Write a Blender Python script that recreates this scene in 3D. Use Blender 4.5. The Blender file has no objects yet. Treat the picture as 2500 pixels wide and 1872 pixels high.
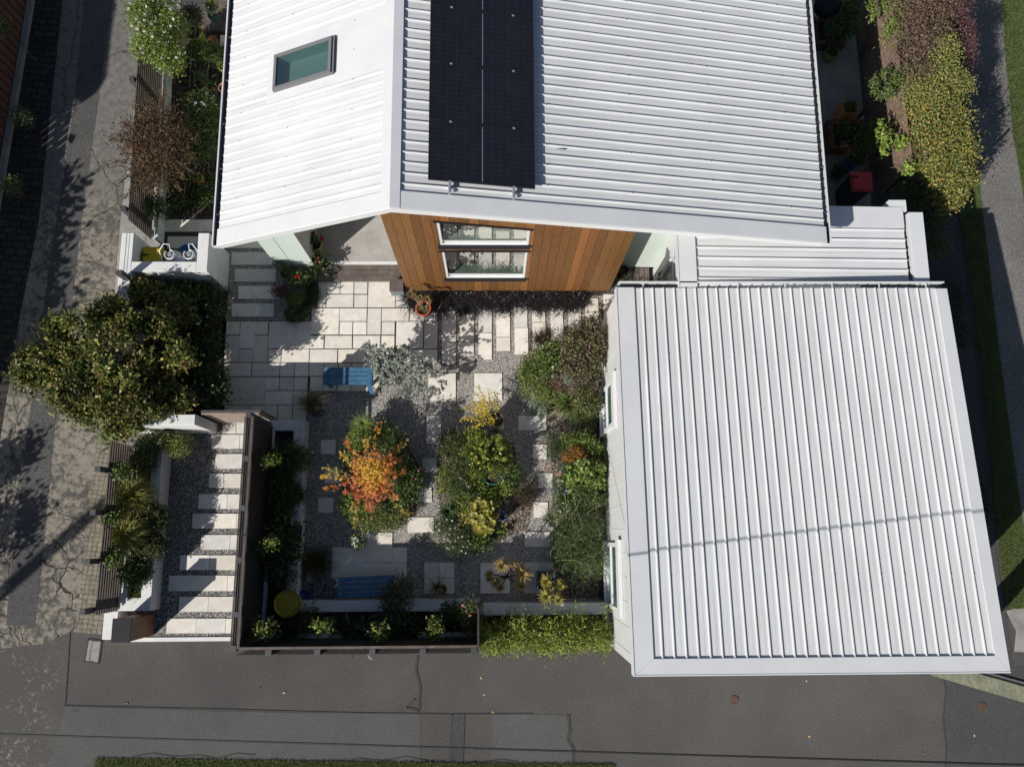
import bpy, math, random
import numpy as np
from mathutils import Vector, Matrix
R = math.radians
SC = bpy.context.scene
# ------------------------------------------------------------------ camera
CAMH = 17.5; FPX = 2000.0; NX, NY, YAW = 1208.0, 1319.5, -0.006
_d = Vector(((NX-1250)/FPX, -(NY-936)/FPX, -1.0)).normalized()
_Z = -_d
_X = (Vector((1, 0, 0)) - _Z*_Z.x).normalized(); _Y = _Z.cross(_X)
_X, _Y = _X*math.cos(YAW)-_Y*math.sin(YAW), _X*math.sin(YAW)+_Y*math.cos(YAW)
RW = Matrix((_X, _Y, _Z))                       # camera space -> world
cam = bpy.data.cameras.new('camera'); camo = bpy.data.objects.new('camera', cam)
SC.collection.objects.link(camo); SC.camera = camo
cam.sensor_width = 36.0; cam.sensor_fit = 'HORIZONTAL'; cam.lens = 36.0*FPX/2500.0
cam.clip_start = 0.5; cam.clip_end = 400
camo.matrix_world = Matrix.Translation((0, 0, CAMH)) @ RW.to_4x4()
# ------------------------------------------------------------------ sky, sun, exposure
SUN_AZ, SUN_EL = R(43.0), R(35.0)               # azimuth the light travels to, from +X
world = bpy.data.worlds.new('World'); SC.world = world; world.use_nodes = True
nt = world.node_tree; bg = nt.nodes['Background']
sky = nt.nodes.new('ShaderNodeTexSky'); sky.sky_type = 'NISHITA'; sky.sun_disc = False
sky.sun_elevation = SUN_EL; sky.sun_rotation = math.atan2(-math.cos(SUN_AZ), -math.sin(SUN_AZ))
sky.air_density = 1.0; sky.dust_density = 1.0; sky.ozone_density = 1.0
nt.links.new(sky.outputs[0], bg.inputs[0]); bg.inputs[1].default_value = 0.062
sl = bpy.data.lights.new('sun', 'SUN'); sl.energy = 5.0; sl.angle = R(0.5); sl.color = (1.0, 0.955, 0.89)
so = bpy.data.objects.new('sun', sl); SC.collection.objects.link(so)
LDIR = Vector((math.cos(SUN_AZ)*math.cos(SUN_EL), math.sin(SUN_AZ)*math.cos(SUN_EL), -math.sin(SUN_EL)))
so.rotation_euler = LDIR.to_track_quat('-Z', 'Y').to_euler(); so.location = (-20, -20, 30)
SC.view_settings.view_transform = 'Standard'; SC.view_settings.look = 'None'
SC.view_settings.exposure = 0.27; SC.view_settings.gamma = 1.0
SC.cycles.max_bounces = 6; SC.cycles.transparent_max_bounces = 12

# ------------------------------------------------------------------ picture point -> place
CR = dict(D=(0,0,1.1302),A1=(0,0,.33816),A2=(500,440,.37435),A3=(1000,440,.37435),A4=(1500,0,.45893),B1=(0,540,.32603),B2=(0,1000,.37435),B3=(500,940,.27778),B4=(980,940,.27778),C1=(550,1280,.45208),C2=(0,1500,.5877),C3=(1200,1500,.5877),C4=(1440,680,.61592),E1=(2250,1500,.22462),E2=(1930,0,.15702),E3=(1930,240,.16904),E5=(2150,480,.3139),E6=(300,0,.14493),E7=(330,240,.1691),F1=(280,500,.16275),F2=(620,520,.18112),F3=(1460,500,.14493),F4=(1060,520,.12658),F5=(620,1360,.17179),F6=(1000,1330,.23508),F7=(560,60,.13562),F8=(1000,200,.19324),H1=(540,580,.12683),H2=(540,770,.12683),H3=(800,770,.12683),H4=(400,1360,.12077),H5=(450,1020,.12077),H6=(800,1280,.15371),H7=(1180,700,.15371),H8=(1000,880,.18083),T1=(0,0,.24155),N=(0,0,1.0))
CC = Vector((0, 0, CAMH))
def ray(c, x, y):
    o = CR[c]; px, py = o[0]+x*o[2], o[1]+y*o[2]
    return RW @ Vector(((px-1250)/FPX, -(py-936)/FPX, -1.0))
def Q(c, x, y, z=0.0):
    r = ray(c, x, y); return CC + r*((z-CAMH)/r.z)
def QP(c, x, y, n, k):                           # on the plane n.p = k
    r = ray(c, x, y); n = Vector(n); return CC + r*((k-n.dot(CC))/n.dot(r))

# ------------------------------------------------------------------ objects
COL = SC.collection
rnd = random.Random(7); NR = np.random.default_rng(11)
def tag(o, label=None, cat=None, group=None, kind=None):
    if label: o['label'] = label
    if cat: o['category'] = cat
    if group: o['group'] = group
    if kind or label: o['kind'] = kind or 'thing'
    return o
def empty(name, loc, label, cat, group=None):
    o = bpy.data.objects.new(name, None); COL.objects.link(o); o.location = loc; o.empty_display_size = .2
    return tag(o, label, cat, group)
def wloc(p):
    v = Vector((0, 0, 0))
    while p is not None: v = v + p.location; p = p.parent
    return v
class MB:
    def __init__(s): s.v = []; s.f = []; s.c = []; s.cc = (1, 1, 1)
    def add(s, vs, fs):
        b = len(s.v); s.v += [tuple(v) for v in vs]; s.f += [tuple(b+i for i in f) for f in fs]; s.c += [s.cc]*len(vs)
        return s
    def box(s, x0, x1, y0, y1, z0, z1):
        if x0 > x1: x0, x1 = x1, x0
        if y0 > y1: y0, y1 = y1, y0
        return s.add([(x0,y0,z0),(x1,y0,z0),(x1,y1,z0),(x0,y1,z0),(x0,y0,z1),(x1,y0,z1),(x1,y1,z1),(x0,y1,z1)],
                     [(0,3,2,1),(4,5,6,7),(0,1,5,4),(1,2,6,5),(2,3,7,6),(3,0,4,7)])
    def bbox(s, x0, x1, y0, y1, z0, z1, b=.006):  # top edges chamfered
        return s.add([(x0,y0,z0),(x1,y0,z0),(x1,y1,z0),(x0,y1,z0),(x0,y0,z1-b),(x1,y0,z1-b),(x1,y1,z1-b),(x0,y1,z1-b),
                      (x0+b,y0+b,z1),(x1-b,y0+b,z1),(x1-b,y1-b,z1),(x0+b,y1-b,z1)],
                     [(0,3,2,1),(0,1,5,4),(1,2,6,5),(2,3,7,6),(3,0,4,7),(4,5,9,8),(5,6,10,9),(6,7,11,10),(7,4,8,11),(8,9,10,11)])
    def prism(s, poly, z0, z1):
        n = len(poly); a = sum(poly[i][0]*poly[(i+1)%n][1]-poly[(i+1)%n][0]*poly[i][1] for i in range(n))
        if a < 0: poly = poly[::-1]
        f0 = z0 if callable(z0) else (lambda x, y: z0); f1 = z1 if callable(z1) else (lambda x, y: z1)
        vs = [(p[0], p[1], f0(p[0], p[1])) for p in poly]+[(p[0], p[1], f1(p[0], p[1])) for p in poly]
        return s.add(vs, [tuple(range(n-1, -1, -1)), tuple(range(n, 2*n))]+[(i, (i+1)%n, n+(i+1)%n, n+i) for i in range(n)])
    def obox(s, c, ux, uy, uz):                  # box from centre and three half vectors
        c, ux, uy, uz = map(Vector, (c, ux, uy, uz)); vs = []
        for k in (-1, 1):
            for a, b in ((-1,-1),(1,-1),(1,1),(-1,1)): vs.append(c+ux*a+uy*b+uz*k)
        return s.add(vs, [(0,3,2,1),(4,5,6,7),(0,1,5,4),(1,2,6,5),(2,3,7,6),(3,0,4,7)])
    def beam(s, a, b, w, h, up=(0, 0, 1)):
        a, b = Vector(a), Vector(b); d = b-a; L = d.length; d.normalize()
        sd = d.cross(Vector(up)).normalized(); u = sd.cross(d)
        return s.obox((a+b)/2, d*L/2, sd*w/2, u*h/2)
    def tube(s, pts, r, n=8, cap=True):
        pts = [Vector(p) for p in pts]; rs = r if isinstance(r, (list, tuple)) else [r]*len(pts); vs = []; fs = []
        for i, p in enumerate(pts):
            d = (pts[min(i+1, len(pts)-1)]-pts[max(i-1, 0)]).normalized()
            a = d.cross(Vector((0, 0, 1)) if abs(d.z) < .9 else Vector((1, 0, 0))).normalized(); b = d.cross(a)
            for k in range(n):
                t = 2*math.pi*k/n; vs.append(p+(a*math.cos(t)+b*math.sin(t))*rs[i])
        for i in range(len(pts)-1):
            for k in range(n): fs.append((i*n+k, i*n+(k+1)%n, (i+1)*n+(k+1)%n, (i+1)*n+k))
        if cap: fs += [tuple(range(n)), tuple((len(pts)-1)*n+k for k in range(n-1, -1, -1))]
        return s.add(vs, fs)
    def lathe(s, c, prof, n=28, tilt=None):      # prof: (radius, z) outside up, inside down
        vs = []; fs = []; m = len(prof); c = Vector(c)
        for r, z in prof:
            for k in range(n):
                t = 2*math.pi*k/n; v = Vector((r*math.cos(t), r*math.sin(t), z))
                if tilt: v = tilt @ v
                vs.append(c+v)
        for i in range(m-1):
            for k in range(n): fs.append((i*n+k, i*n+(k+1)%n, (i+1)*n+(k+1)%n, (i+1)*n+k))
        fs.append(tuple(range(n-1, -1, -1))); fs.append(tuple((m-1)*n+k for k in range(n)))
        return s.add(vs, fs)
    def build(s, name, mat, parent=None, smooth=False, label=None):
        off = wloc(parent) if parent else Vector((0, 0, 0))
        me = bpy.data.meshes.new(name)
        me.from_pydata([(v[0]-off.x, v[1]-off.y, v[2]-off.z) for v in s.v], [], s.f)
        if any(c != (1, 1, 1) for c in s.c):
            ca = me.color_attributes.new('Col', 'FLOAT_COLOR', 'POINT')
            ca.data.foreach_set('color', [q for c in s.c for q in (c[0], c[1], c[2], 1.0)])
        me.materials.append(mat)
        if smooth: me.polygons.foreach_set('use_smooth', [True]*len(me.polygons))
        o = bpy.data.objects.new(name, me); COL.objects.link(o)
        if parent: o.parent = parent
        if label: o['label'] = label
        return o
def solo(mb, name, mat, label, cat, group=None, smooth=False, base=None):
    """a thing that is one mesh, its origin at its base"""
    xs = np.array(mb.v); c = base or ((xs[:,0].min()+xs[:,0].max())/2, (xs[:,1].min()+xs[:,1].max())/2, xs[:,2].min())
    mb.v = [(v[0]-c[0], v[1]-c[1], v[2]-c[2]) for v in mb.v]
    o = mb.build(name, mat, None, smooth); o.location = c
    return tag(o, label, cat, group)
def struct(mb, name, mat): return tag(mb.build(name, mat), kind='structure')
def sheet(name, mat, poly, z): return struct(MB().add([(p[0], p[1], z) for p in poly], [tuple(range(len(poly)))]), name, mat)
def ccw(poly):
    n = len(poly); a = sum(poly[i][0]*poly[(i+1)%n][1]-poly[(i+1)%n][0]*poly[i][1] for i in range(n))
    return poly if a > 0 else poly[::-1]

# ------------------------------------------------------------------ materials
def nodes(name):
    m = bpy.data.materials.new(name); m.use_nodes = True; t = m.node_tree
    return m, t, t.nodes['Principled BSDF']
def N(t, typ, **kw):
    n = t.nodes.new(typ)
    for k, v in kw.items():
        if k in n.inputs.keys() if isinstance(k, str) else False: n.inputs[k].default_value = v
        else: setattr(n, k, v)
    return n
def ramp(t, src, stops):
    r = t.nodes.new('ShaderNodeValToRGB'); e = r.color_ramp.elements
    while len(e) < len(stops): e.new(.5)
    for i, (p, c) in enumerate(stops): e[i].position = p; e[i].color = (*c, 1) if len(c) == 3 else c
    t.links.new(src, r.inputs[0]); return r.outputs[0]
def mixc(t, a, b, f, mode='MIX'):
    m = t.nodes.new('ShaderNodeMix'); m.data_type = 'RGBA'; m.blend_type = mode
    for s, v in ((m.inputs[0], f), (m.inputs[6], a), (m.inputs[7], b)):
        if hasattr(v, 'is_output'): t.links.new(v, s)
        else: s.default_value = v if isinstance(v, (int, float)) else ((*v, 1) if len(v) == 3 else v)
    return m.outputs[2]
def coord(t, kind='Object'): return t.nodes.new('ShaderNodeTexCoord').outputs[kind]
def noise(t, scale, detail=5, rough=.6, vec=None, dist=0):
    n = t.nodes.new('ShaderNodeTexNoise'); n.inputs['Scale'].default_value = scale; n.inputs['Detail'].default_value = detail
    n.inputs['Roughness'].default_value = rough; n.inputs['Distortion'].default_value = dist
    t.links.new(vec if vec else coord(t), n.inputs['Vector']); return n.outputs['Fac']
def voro(t, scale, feature='F1', out='Color', vec=None, rnd_=1.0):
    n = t.nodes.new('ShaderNodeTexVoronoi'); n.feature = feature; n.inputs['Scale'].default_value = scale
    n.inputs['Randomness'].default_value = rnd_
    t.links.new(vec if vec else coord(t), n.inputs['Vector']); return n.outputs[out]
def bump(t, b, h, strength, dist=.01):
    n = t.nodes.new('ShaderNodeBump'); n.inputs['Strength'].default_value = strength; n.inputs['Distance'].default_value = dist
    t.links.new(h, n.inputs['Height']); t.links.new(n.outputs[0], b.inputs['Normal'])
def M(name, c, rough=.6, c2=None, scale=3.0, lo=.35, hi=.65, bmp=None, spec=.4, metal=0.0, fine=None):
    m, t, b = nodes(name); b.inputs['Roughness'].default_value = rough; b.inputs['Specular IOR Level'].default_value = spec
    b.inputs['Metallic'].default_value = metal
    out = None
    if c2 is not None: out = ramp(t, noise(t, scale), [(lo, c), (hi, c2)])
    if fine:
        g = ramp(t, noise(t, fine[0], 3), [(.3, (1-fine[1],)*3), (.7, (1+fine[1],)*3)])
        out = mixc(t, out if out else c, g, 1.0, 'MULTIPLY')
    if out: t.links.new(out, b.inputs['Base Color'])
    else: b.inputs['Base Color'].default_value = (*c, 1)
    if bmp: bump(t, b, noise(t, bmp[0], 4), bmp[1])
    return m
def MCOL(name, rough=.6, trans=0.0, spec=.4, grain=None):
    """colour from the mesh: each leaf, board or pebble has its own"""
    m, t, b = nodes(name); a = t.nodes.new('ShaderNodeVertexColor'); a.layer_name = 'Col'
    b.inputs['Roughness'].default_value = rough; b.inputs['Specular IOR Level'].default_value = spec
    col = a.outputs[0]
    if grain:
        mp = t.nodes.new('ShaderNodeMapping'); mp.inputs['Scale'].default_value = grain[0]; t.links.new(coord(t), mp.inputs[0])
        g = ramp(t, noise(t, grain[1], 4, vec=mp.outputs[0], dist=.6), [(.25, (1-grain[2],)*3), (.75, (1+grain[2],)*3)])
        col = mixc(t, col, g, 1.0, 'MULTIPLY')
    t.links.new(col, b.inputs['Base Color'])
    if trans:
        tr = t.nodes.new('ShaderNodeBsdfTranslucent'); t.links.new(col, tr.inputs[0])
        mx = t.nodes.new('ShaderNodeMixShader'); mx.inputs[0].default_value = trans
        t.links.new(b.outputs[0], mx.inputs[1]); t.links.new(tr.outputs[0], mx.inputs[2])
        t.links.new(mx.outputs[0], t.nodes['Material Output'].inputs[0])
    return m
def xyz(t):
    s = t.nodes.new('ShaderNodeSeparateXYZ'); t.links.new(coord(t), s.inputs[0]); return s.outputs
def math_(t, op, a, b=None, clamp=False):
    n = t.nodes.new('ShaderNodeMath'); n.operation = op; n.use_clamp = clamp
    for s, v in zip(n.inputs, (a, b)):
        if v is None: continue
        if hasattr(v, 'is_output'): t.links.new(v, s)
        else: s.default_value = v
    return n.outputs[0]
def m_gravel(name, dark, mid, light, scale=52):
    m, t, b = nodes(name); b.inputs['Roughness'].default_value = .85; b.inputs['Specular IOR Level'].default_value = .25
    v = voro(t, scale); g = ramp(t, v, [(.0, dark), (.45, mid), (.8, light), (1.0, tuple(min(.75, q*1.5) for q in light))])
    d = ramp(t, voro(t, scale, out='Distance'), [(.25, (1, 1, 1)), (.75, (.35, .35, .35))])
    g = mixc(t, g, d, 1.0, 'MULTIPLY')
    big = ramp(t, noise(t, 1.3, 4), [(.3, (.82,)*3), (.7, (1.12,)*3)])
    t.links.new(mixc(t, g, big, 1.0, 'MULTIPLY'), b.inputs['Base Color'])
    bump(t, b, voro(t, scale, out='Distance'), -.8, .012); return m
def m_asphalt(name, c, c2, spk=.5, lichen=None):
    m, t, b = nodes(name); b.inputs['Roughness'].default_value = .9; b.inputs['Specular IOR Level'].default_value = .25
    g = ramp(t, noise(t, .55, 6, .62), [(.3, c), (.7, c2)])
    s = ramp(t, noise(t, 42, 3, .8), [(.3, (1-spk,)*3), (.5, (1, 1, 1)), (.7, (1+spk,)*3)])
    g = mixc(t, g, s, 1.0, 'MULTIPLY')
    bl = ramp(t, noise(t, .33, 6, .7, dist=.8), [(.3, (.86, .86, .87)), (.5, (1, 1, 1)), (.72, (1.15, 1.14, 1.12))]); g = mixc(t, g, bl, 1.0, 'MULTIPLY')
    dk = ramp(t, noise(t, 1.7, 4, .6), [(.66, (1, 1, 1)), (.75, (.8, .8, .8))]); g = mixc(t, g, dk, 1.0, 'MULTIPLY')
    st = ramp(t, noise(t, 2.6, 6, .7), [(.60, (0, 0, 0)), (.78, (1, 1, 1))])
    g = mixc(t, g, tuple(q*1.35 for q in c2), mixc(t, (0, 0, 0), st, .5))
    w = ramp(t, noise(t, 30, 1, .5), [(.76, (0, 0, 0)), (.78, (1, 1, 1))])
    g = mixc(t, g, (.19, .185, .17), w)
    if lichen:
        x, y, z = xyz(t)
        f = math_(t, 'MULTIPLY', math_(t, 'SUBTRACT', lichen, x), 1.2, True)
        l = ramp(t, noise(t, 9, 5, .75), [(.55, (0, 0, 0)), (.62, (1, 1, 1))])
        l2 = ramp(t, noise(t, .9, 3), [(.42, (0, 0, 0)), (.58, (1, 1, 1))])
        l = mixc(t, l, l2, 1.0, 'MULTIPLY'); l = mixc(t, (0, 0, 0), l, f)
        g = mixc(t, g, (.24, .24, .2), l)
    t.links.new(g, b.inputs['Base Color']); bump(t, b, noise(t, 110, 2), .35, .008); return m
def m_crazed(name):
    m, t, b = nodes(name); b.inputs['Roughness'].default_value = .92; b.inputs['Specular IOR Level'].default_value = .2
    n = noise(t, 6.5, 9, .74, dist=.35); big = noise(t, .8, 3)
    n = math_(t, 'ADD', math_(t, 'MULTIPLY', n, .72), math_(t, 'MULTIPLY', big, .28))
    g = ramp(t, n, [(.42, (.07, .066, .060)), (.485, (.115, .106, .093)), (.52, (.20, .18, .148)), (.72, (.275, .245, .20))])
    gy = math_(t, 'MULTIPLY', math_(t, 'SUBTRACT', xyz(t)[1], 7.2), .9, True); g = mixc(t, g, ramp(t, noise(t, 7, 7, .7), [(.35, (.10, .096, .09)), (.65, (.17, .162, .15))]), gy)
    s = ramp(t, noise(t, 70, 2, .7), [(.25, (.6,)*3), (.75, (1.35,)*3)]); g = mixc(t, g, s, 1.0, 'MULTIPLY')
    wv = t.nodes.new('ShaderNodeVectorMath'); wv.operation = 'ADD'
    nz = t.nodes.new('ShaderNodeTexNoise'); nz.inputs['Scale'].default_value = 3.2; t.links.new(coord(t), nz.inputs['Vector'])
    sc = t.nodes.new('ShaderNodeVectorMath'); sc.operation = 'SCALE'; sc.inputs[3].default_value = .28
    t.links.new(nz.outputs['Color'], sc.inputs[0]); t.links.new(coord(t), wv.inputs[0]); t.links.new(sc.outputs[0], wv.inputs[1])
    x, y, z = xyz(t)
    # cracks: wide plates everywhere, small plates towards the footpath and the kerb side
    e1 = ramp(t, voro(t, .3, 'DISTANCE_TO_EDGE', 'Distance', wv.outputs[0]), [(.0015, (.25, .25, .25)), (.0045, (1, 1, 1))])
    e2 = ramp(t, voro(t, 2.3, 'DISTANCE_TO_EDGE', 'Distance', wv.outputs[0]), [(.012, (.1, .1, .1)), (.038, (1, 1, 1))])
    f = math_(t, 'MULTIPLY', math_(t, 'SUBTRACT', .9, y), .8, True)
    f2 = ramp(t, noise(t, .8, 2), [(.42, (0, 0, 0)), (.5, (1, 1, 1))])
    e2 = mixc(t, (1, 1, 1), e2, mixc(t, (0, 0, 0), f2, f))
    k = mixc(t, e1, e2, 1.0, 'MULTIPLY')
    moss = ramp(t, noise(t, 4, 3), [(.5, (.024, .022, .02)), (.66, (.05, .056, .018))])
    t.links.new(mixc(t, moss, g, k), b.inputs['Base Color']); bump(t, b, k, .8, .02); return m
def m_blocks(name, c, c2, mortar, scale, rot=0.0, off=.5, ratio=.5, size=.02):
    m, t, b = nodes(name); b.inputs['Roughness'].default_value = .9; b.inputs['Specular IOR Level'].default_value = .2
    mp = t.nodes.new('ShaderNodeMapping'); mp.inputs['Rotation'].default_value = (0, 0, rot); t.links.new(coord(t), mp.inputs[0])
    br = t.nodes.new('ShaderNodeTexBrick'); br.offset = off; br.inputs['Color1'].default_value = (*c, 1); br.inputs['Color2'].default_value = (*c2, 1)
    br.inputs['Mortar'].default_value = (*mortar, 1); br.inputs['Scale'].default_value = scale; br.inputs['Mortar Size'].default_value = size
    br.inputs['Brick Width'].default_value = ratio; br.inputs['Row Height'].default_value = .25; t.links.new(mp.outputs[0], br.inputs['Vector'])
    g = mixc(t, br.outputs[0], ramp(t, noise(t, 14, 5, .7), [(.3, (.55,)*3), (.7, (1.4,)*3)]), 1.0, 'MULTIPLY')
    t.links.new(g, b.inputs['Base Color']); bump(t, b, br.outputs['Fac'], -.6, .01); return m
def m_glass(name, tint, refl):
    m, t, b = nodes(name); tr = t.nodes.new('ShaderNodeBsdfTransparent'); tr.inputs[0].default_value = (*tint, 1)
    gl = t.nodes.new('ShaderNodeBsdfGlossy'); gl.inputs['Roughness'].default_value = .01; gl.inputs['Color'].default_value = (.95, .97, .97, 1)
    ge = t.nodes.new('ShaderNodeNewGeometry'); dp = t.nodes.new('ShaderNodeVectorMath'); dp.operation = 'DOT_PRODUCT'
    t.links.new(ge.outputs['Incoming'], dp.inputs[0]); t.links.new(ge.outputs['Normal'], dp.inputs[1])
    g1 = math_(t, 'SUBTRACT', 1.0, math_(t, 'ABSOLUTE', dp.outputs['Value']), True)
    fac = math_(t, 'ADD', refl[0], math_(t, 'MULTIPLY', math_(t, 'POWER', g1, 2.0), refl[1]), True)
    mx = t.nodes.new('ShaderNodeMixShader'); t.links.new(fac, mx.inputs[0])
    t.links.new(tr.outputs[0], mx.inputs[1]); t.links.new(gl.outputs[0], mx.inputs[2])
    t.links.new(mx.outputs[0], t.nodes['Material Output'].inputs[0]); return m
W = {}
W['roof'] = M('white_roofing_steel', (.51, .52, .535), .5, (.555, .565, .575), 1.2, fine=(40, .03), spec=.3)
def m_roof(name, c, axis, worn):
    m, t, b = nodes(name); b.inputs['Roughness'].default_value = .5; b.inputs['Specular IOR Level'].default_value = .3
    g = ramp(t, noise(t, 1.1, 5), [(.3, tuple(q*.95 for q in c)), (.7, tuple(q*1.04 for q in c))])
    mp = t.nodes.new('ShaderNodeMapping'); mp.inputs['Scale'].default_value = (.35, 9, 1) if axis == 'x' else (9, .35, 1); t.links.new(coord(t), mp.inputs[0])
    st = ramp(t, noise(t, 1.6, 6, .65, mp.outputs[0]), [(.48, (1, 1, 1)), (.8, (1-worn,)*3)])
    sp = ramp(t, noise(t, 21, 2, .5), [(.74, (1, 1, 1)), (.79, (.62, .6, .56))])
    t.links.new(mixc(t, mixc(t, g, st, 1.0, 'MULTIPLY'), sp, 1.0, 'MULTIPLY'), b.inputs['Base Color']); return m
W['roof'] = m_roof('white_roofing_steel', (.54, .55, .56), 'x', .22)
W['roofy'] = m_roof('white_garage_roofing', (.56, .565, .57), 'y', .22)
W['trim'] = M('white_painted_steel', (.52, .53, .545), .5, (.56, .57, .58), 1.5, fine=(30, .02))
W['gutter'] = M('slate_grey_gutter', (.07, .075, .09), .5, (.10, .105, .12), 2)
W['white'] = M('white_plaster', (.55, .555, .55), .75, (.61, .61, .60), 2.2, fine=(18, .05), bmp=(160, .15))
W['whitedirty'] = M('weathered_white_plaster', (.46, .465, .47), .8, (.60, .60, .59), 3.5, .3, .6, fine=(24, .08), bmp=(140, .2))
W['mint'] = M('pale_mint_panel', (.50, .575, .53), .55, (.53, .60, .555), 1.0)
W['grey'] = M('grey_render', (.36, .36, .34), .8, (.42, .415, .395), 3)
W['wallwhite'] = M('white_weatherboard', (.49, .495, .49), .6, (.53, .535, .53), 2.4, fine=(12, .03))
W['black'] = M('black_aluminium', (.012, .013, .017), .6, spec=.25)
W['dark'] = M('dark_steel', (.035, .036, .042), .45, (.05, .05, .055), 6)
W['frame'] = M('white_window_frame', (.60, .61, .61), .4)
W['glass'] = m_glass('window_glass', (.86, .93, .88), (.14, 1.25))
W['glass2'] = m_glass('garage_window_glass', (.88, .94, .93), (.06, .6))
W['skyglass'] = m_glass('skylight_glass', (.60, .70, .68), (.06, .7))
W['interior'] = M('pale_green_reveal', (.36, .44, .38), .7)
W['room'] = M('dark_room', (.05, .055, .06), .9)
W['bluedark'] = M('slate_blue_lining', (.06, .09, .14), .7)
W['panelcell'] = None
W['alu'] = M('bare_aluminium', (.55, .57, .60), .3, metal=.7)
W['slab'] = M('cream_concrete_slab', (.575, .55, .51), .8, (.62, .595, .55), 2.6, .3, .7, fine=(26, .07), bmp=(220, .1), spec=.3)
W['slabcol'] = MCOL('cream_paving', .8, 0, .3, ((1, 1, 1), 6, .13))
W['joint'] = M('dark_joint_sand', (.05, .045, .04), .95)
W['gravel'] = m_gravel('garden_gravel', (.07, .066, .062), (.33, .31, .28), (.56, .535, .50), 62)
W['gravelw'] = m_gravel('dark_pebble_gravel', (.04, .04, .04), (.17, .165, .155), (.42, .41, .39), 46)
W['soil'] = M('bark_soil', (.022, .017, .013), .95, (.06, .044, .032), 11, fine=(60, .5), bmp=(40, .8))
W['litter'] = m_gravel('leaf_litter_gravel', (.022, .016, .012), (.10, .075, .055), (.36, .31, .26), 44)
W['asphalt'] = m_asphalt('footpath_asphalt', (.064, .061, .058), (.080, .076, .072), .5, -8.6)
W['asphalt2'] = m_asphalt('patched_asphalt', (.073, .073, .071), (.088, .088, .085), .34)
W['asphalt3'] = m_asphalt('dark_asphalt', (.050, .049, .049), (.066, .065, .064), .45)
W['asphaltstrip'] = m_asphalt('strip_asphalt', (.058, .058, .058), (.085, .084, .082), .6)
W['lane'] = m_asphalt('lane_chip_seal', (.115, .11, .105), (.165, .158, .15), .9)
W['seam'] = M('bitumen_seam', (.04, .039, .038), .85)
W['concrete'] = m_crazed('crazed_concrete')
W['conc'] = M('plain_concrete', (.19, .185, .175), .9, (.27, .26, .245), 2.0, fine=(40, .2), bmp=(90, .2))
W['block'] = m_blocks('dark_mossy_block_paving', (.030, .028, .026), (.048, .045, .040), (.010, .012, .007), 1.55, R(5), .35, .42, .018)
W['cobble'] = m_blocks('sandy_block_paving', (.165, .145, .115), (.22, .195, .155), (.05, .052, .03), 2.6, R(5.5), 0, .26, .014)
W['slat'] = M('charcoal_timber_slat', (.022, .020, .020), .6, (.038, .033, .032), 5, fine=(50, .2))
W['slatbrown'] = M('brown_stained_slat', (.06, .047, .040), .7, (.095, .075, .064), 4, fine=(45, .25))
W['post'] = M('charcoal_post', (.045, .045, .05), .55, (.065, .065, .07), 6)
W['deck'] = M('weathered_decking', (.075, .058, .05), .75, (.13, .105, .092), 6, fine=(60, .3), bmp=(60, .3))
W['gate'] = M('silvered_timber', (.20, .155, .125), .75, (.29, .235, .195), 5, fine=(40, .2))
W['redfence'] = M('rust_stained_paling', (.11, .042, .028), .8, (.16, .065, .042), 3, fine=(30, .25))
W['board'] = MCOL('oiled_cedar', .5, 0, .4, ((14, 14, 1.1), 4.2, .42))
W['boxwood'] = M('oiled_brown_timber', (.16, .07, .038), .55, (.24, .11, .06), 5, fine=(40, .25))
W['fencebrown'] = M('brown_fence_board', (.13, .088, .066), .8, (.21, .145, .11), 6, fine=(50, .3))
W['terracotta'] = M('terracotta', (.40, .14, .065), .75, (.50, .20, .10), 8)
W['redpot'] = M('orange_red_glazed_pot', (.52, .09, .035), .35)
W['greenpot'] = M('olive_green_glazed_pot', (.20, .24, .035), .3, (.27, .31, .06), 4)
W['tealpot'] = M('teal_glazed_pot', (.02, .075, .085), .35, (.035, .12, .13), 9)
W['bluepot'] = M('cobalt_blue_pot', (.02, .045, .22), .3)
W['bluerim'] = M('blue_glazed_pot', (.05, .12, .42), .3, (.09, .2, .5), 9)
W['greypot'] = M('stoneware_pot', (.17, .15, .12), .7, (.24, .215, .175), 8)
W['darkpot'] = M('black_nursery_pot', (.012, .012, .013), .6)
W['yellow'] = M('dull_yellow_tub', (.30, .24, .015), .6, (.38, .30, .03), 3, fine=(25, .12))
W['binyellow'] = M('yellow_bin_lid', (.46, .35, .006), .45)
W['binred'] = M('red_bin_lid', (.42, .03, .04), .5, (.47, .045, .05), 3)
W['binblue'] = M('blue_tub_lid', (.01, .09, .19), .5)
W['bench'] = M('blue_painted_timber', (.026, .095, .18), .65, (.045, .135, .235), 9, fine=(45, .25))
W['gas'] = M('pale_grey_gas_bottle', (.50, .53, .51), .4)
W['stone'] = M('river_stone', (.09, .09, .095), .7, (.20, .195, .19), 4)
W['brick'] = m_blocks('old_red_brick', (.13, .055, .038), (.18, .08, .055), (.07, .06, .05), 2.2)
W['bark'] = M('bark', (.07, .048, .035), .9, (.13, .10, .075), 14, bmp=(60, .6))
W['rustiron'] = M('rusty_iron', (.06, .035, .026), .8, (.10, .055, .038), 30)
W['lid'] = M('pale_concrete_lid', (.19, .185, .178), .85, (.25, .245, .235), 8, fine=(60, .12))
W['mosspole'] = M('mossy_concrete_pole', (.11, .115, .085), .9, (.18, .19, .135), 5, fine=(40, .25), bmp=(60, .4))
W['wire'] = M('black_cable', (.008, .008, .009), .6)
W['lawn'] = M('turf', (.036, .056, .014), .95, (.066, .096, .024), 5, fine=(70, .35), bmp=(60, .6))
W['leaf'] = MCOL('leaf', .5, .28, .4)
W['gloss'] = MCOL('glossy_leaf', .36, .2, .5)
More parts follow.
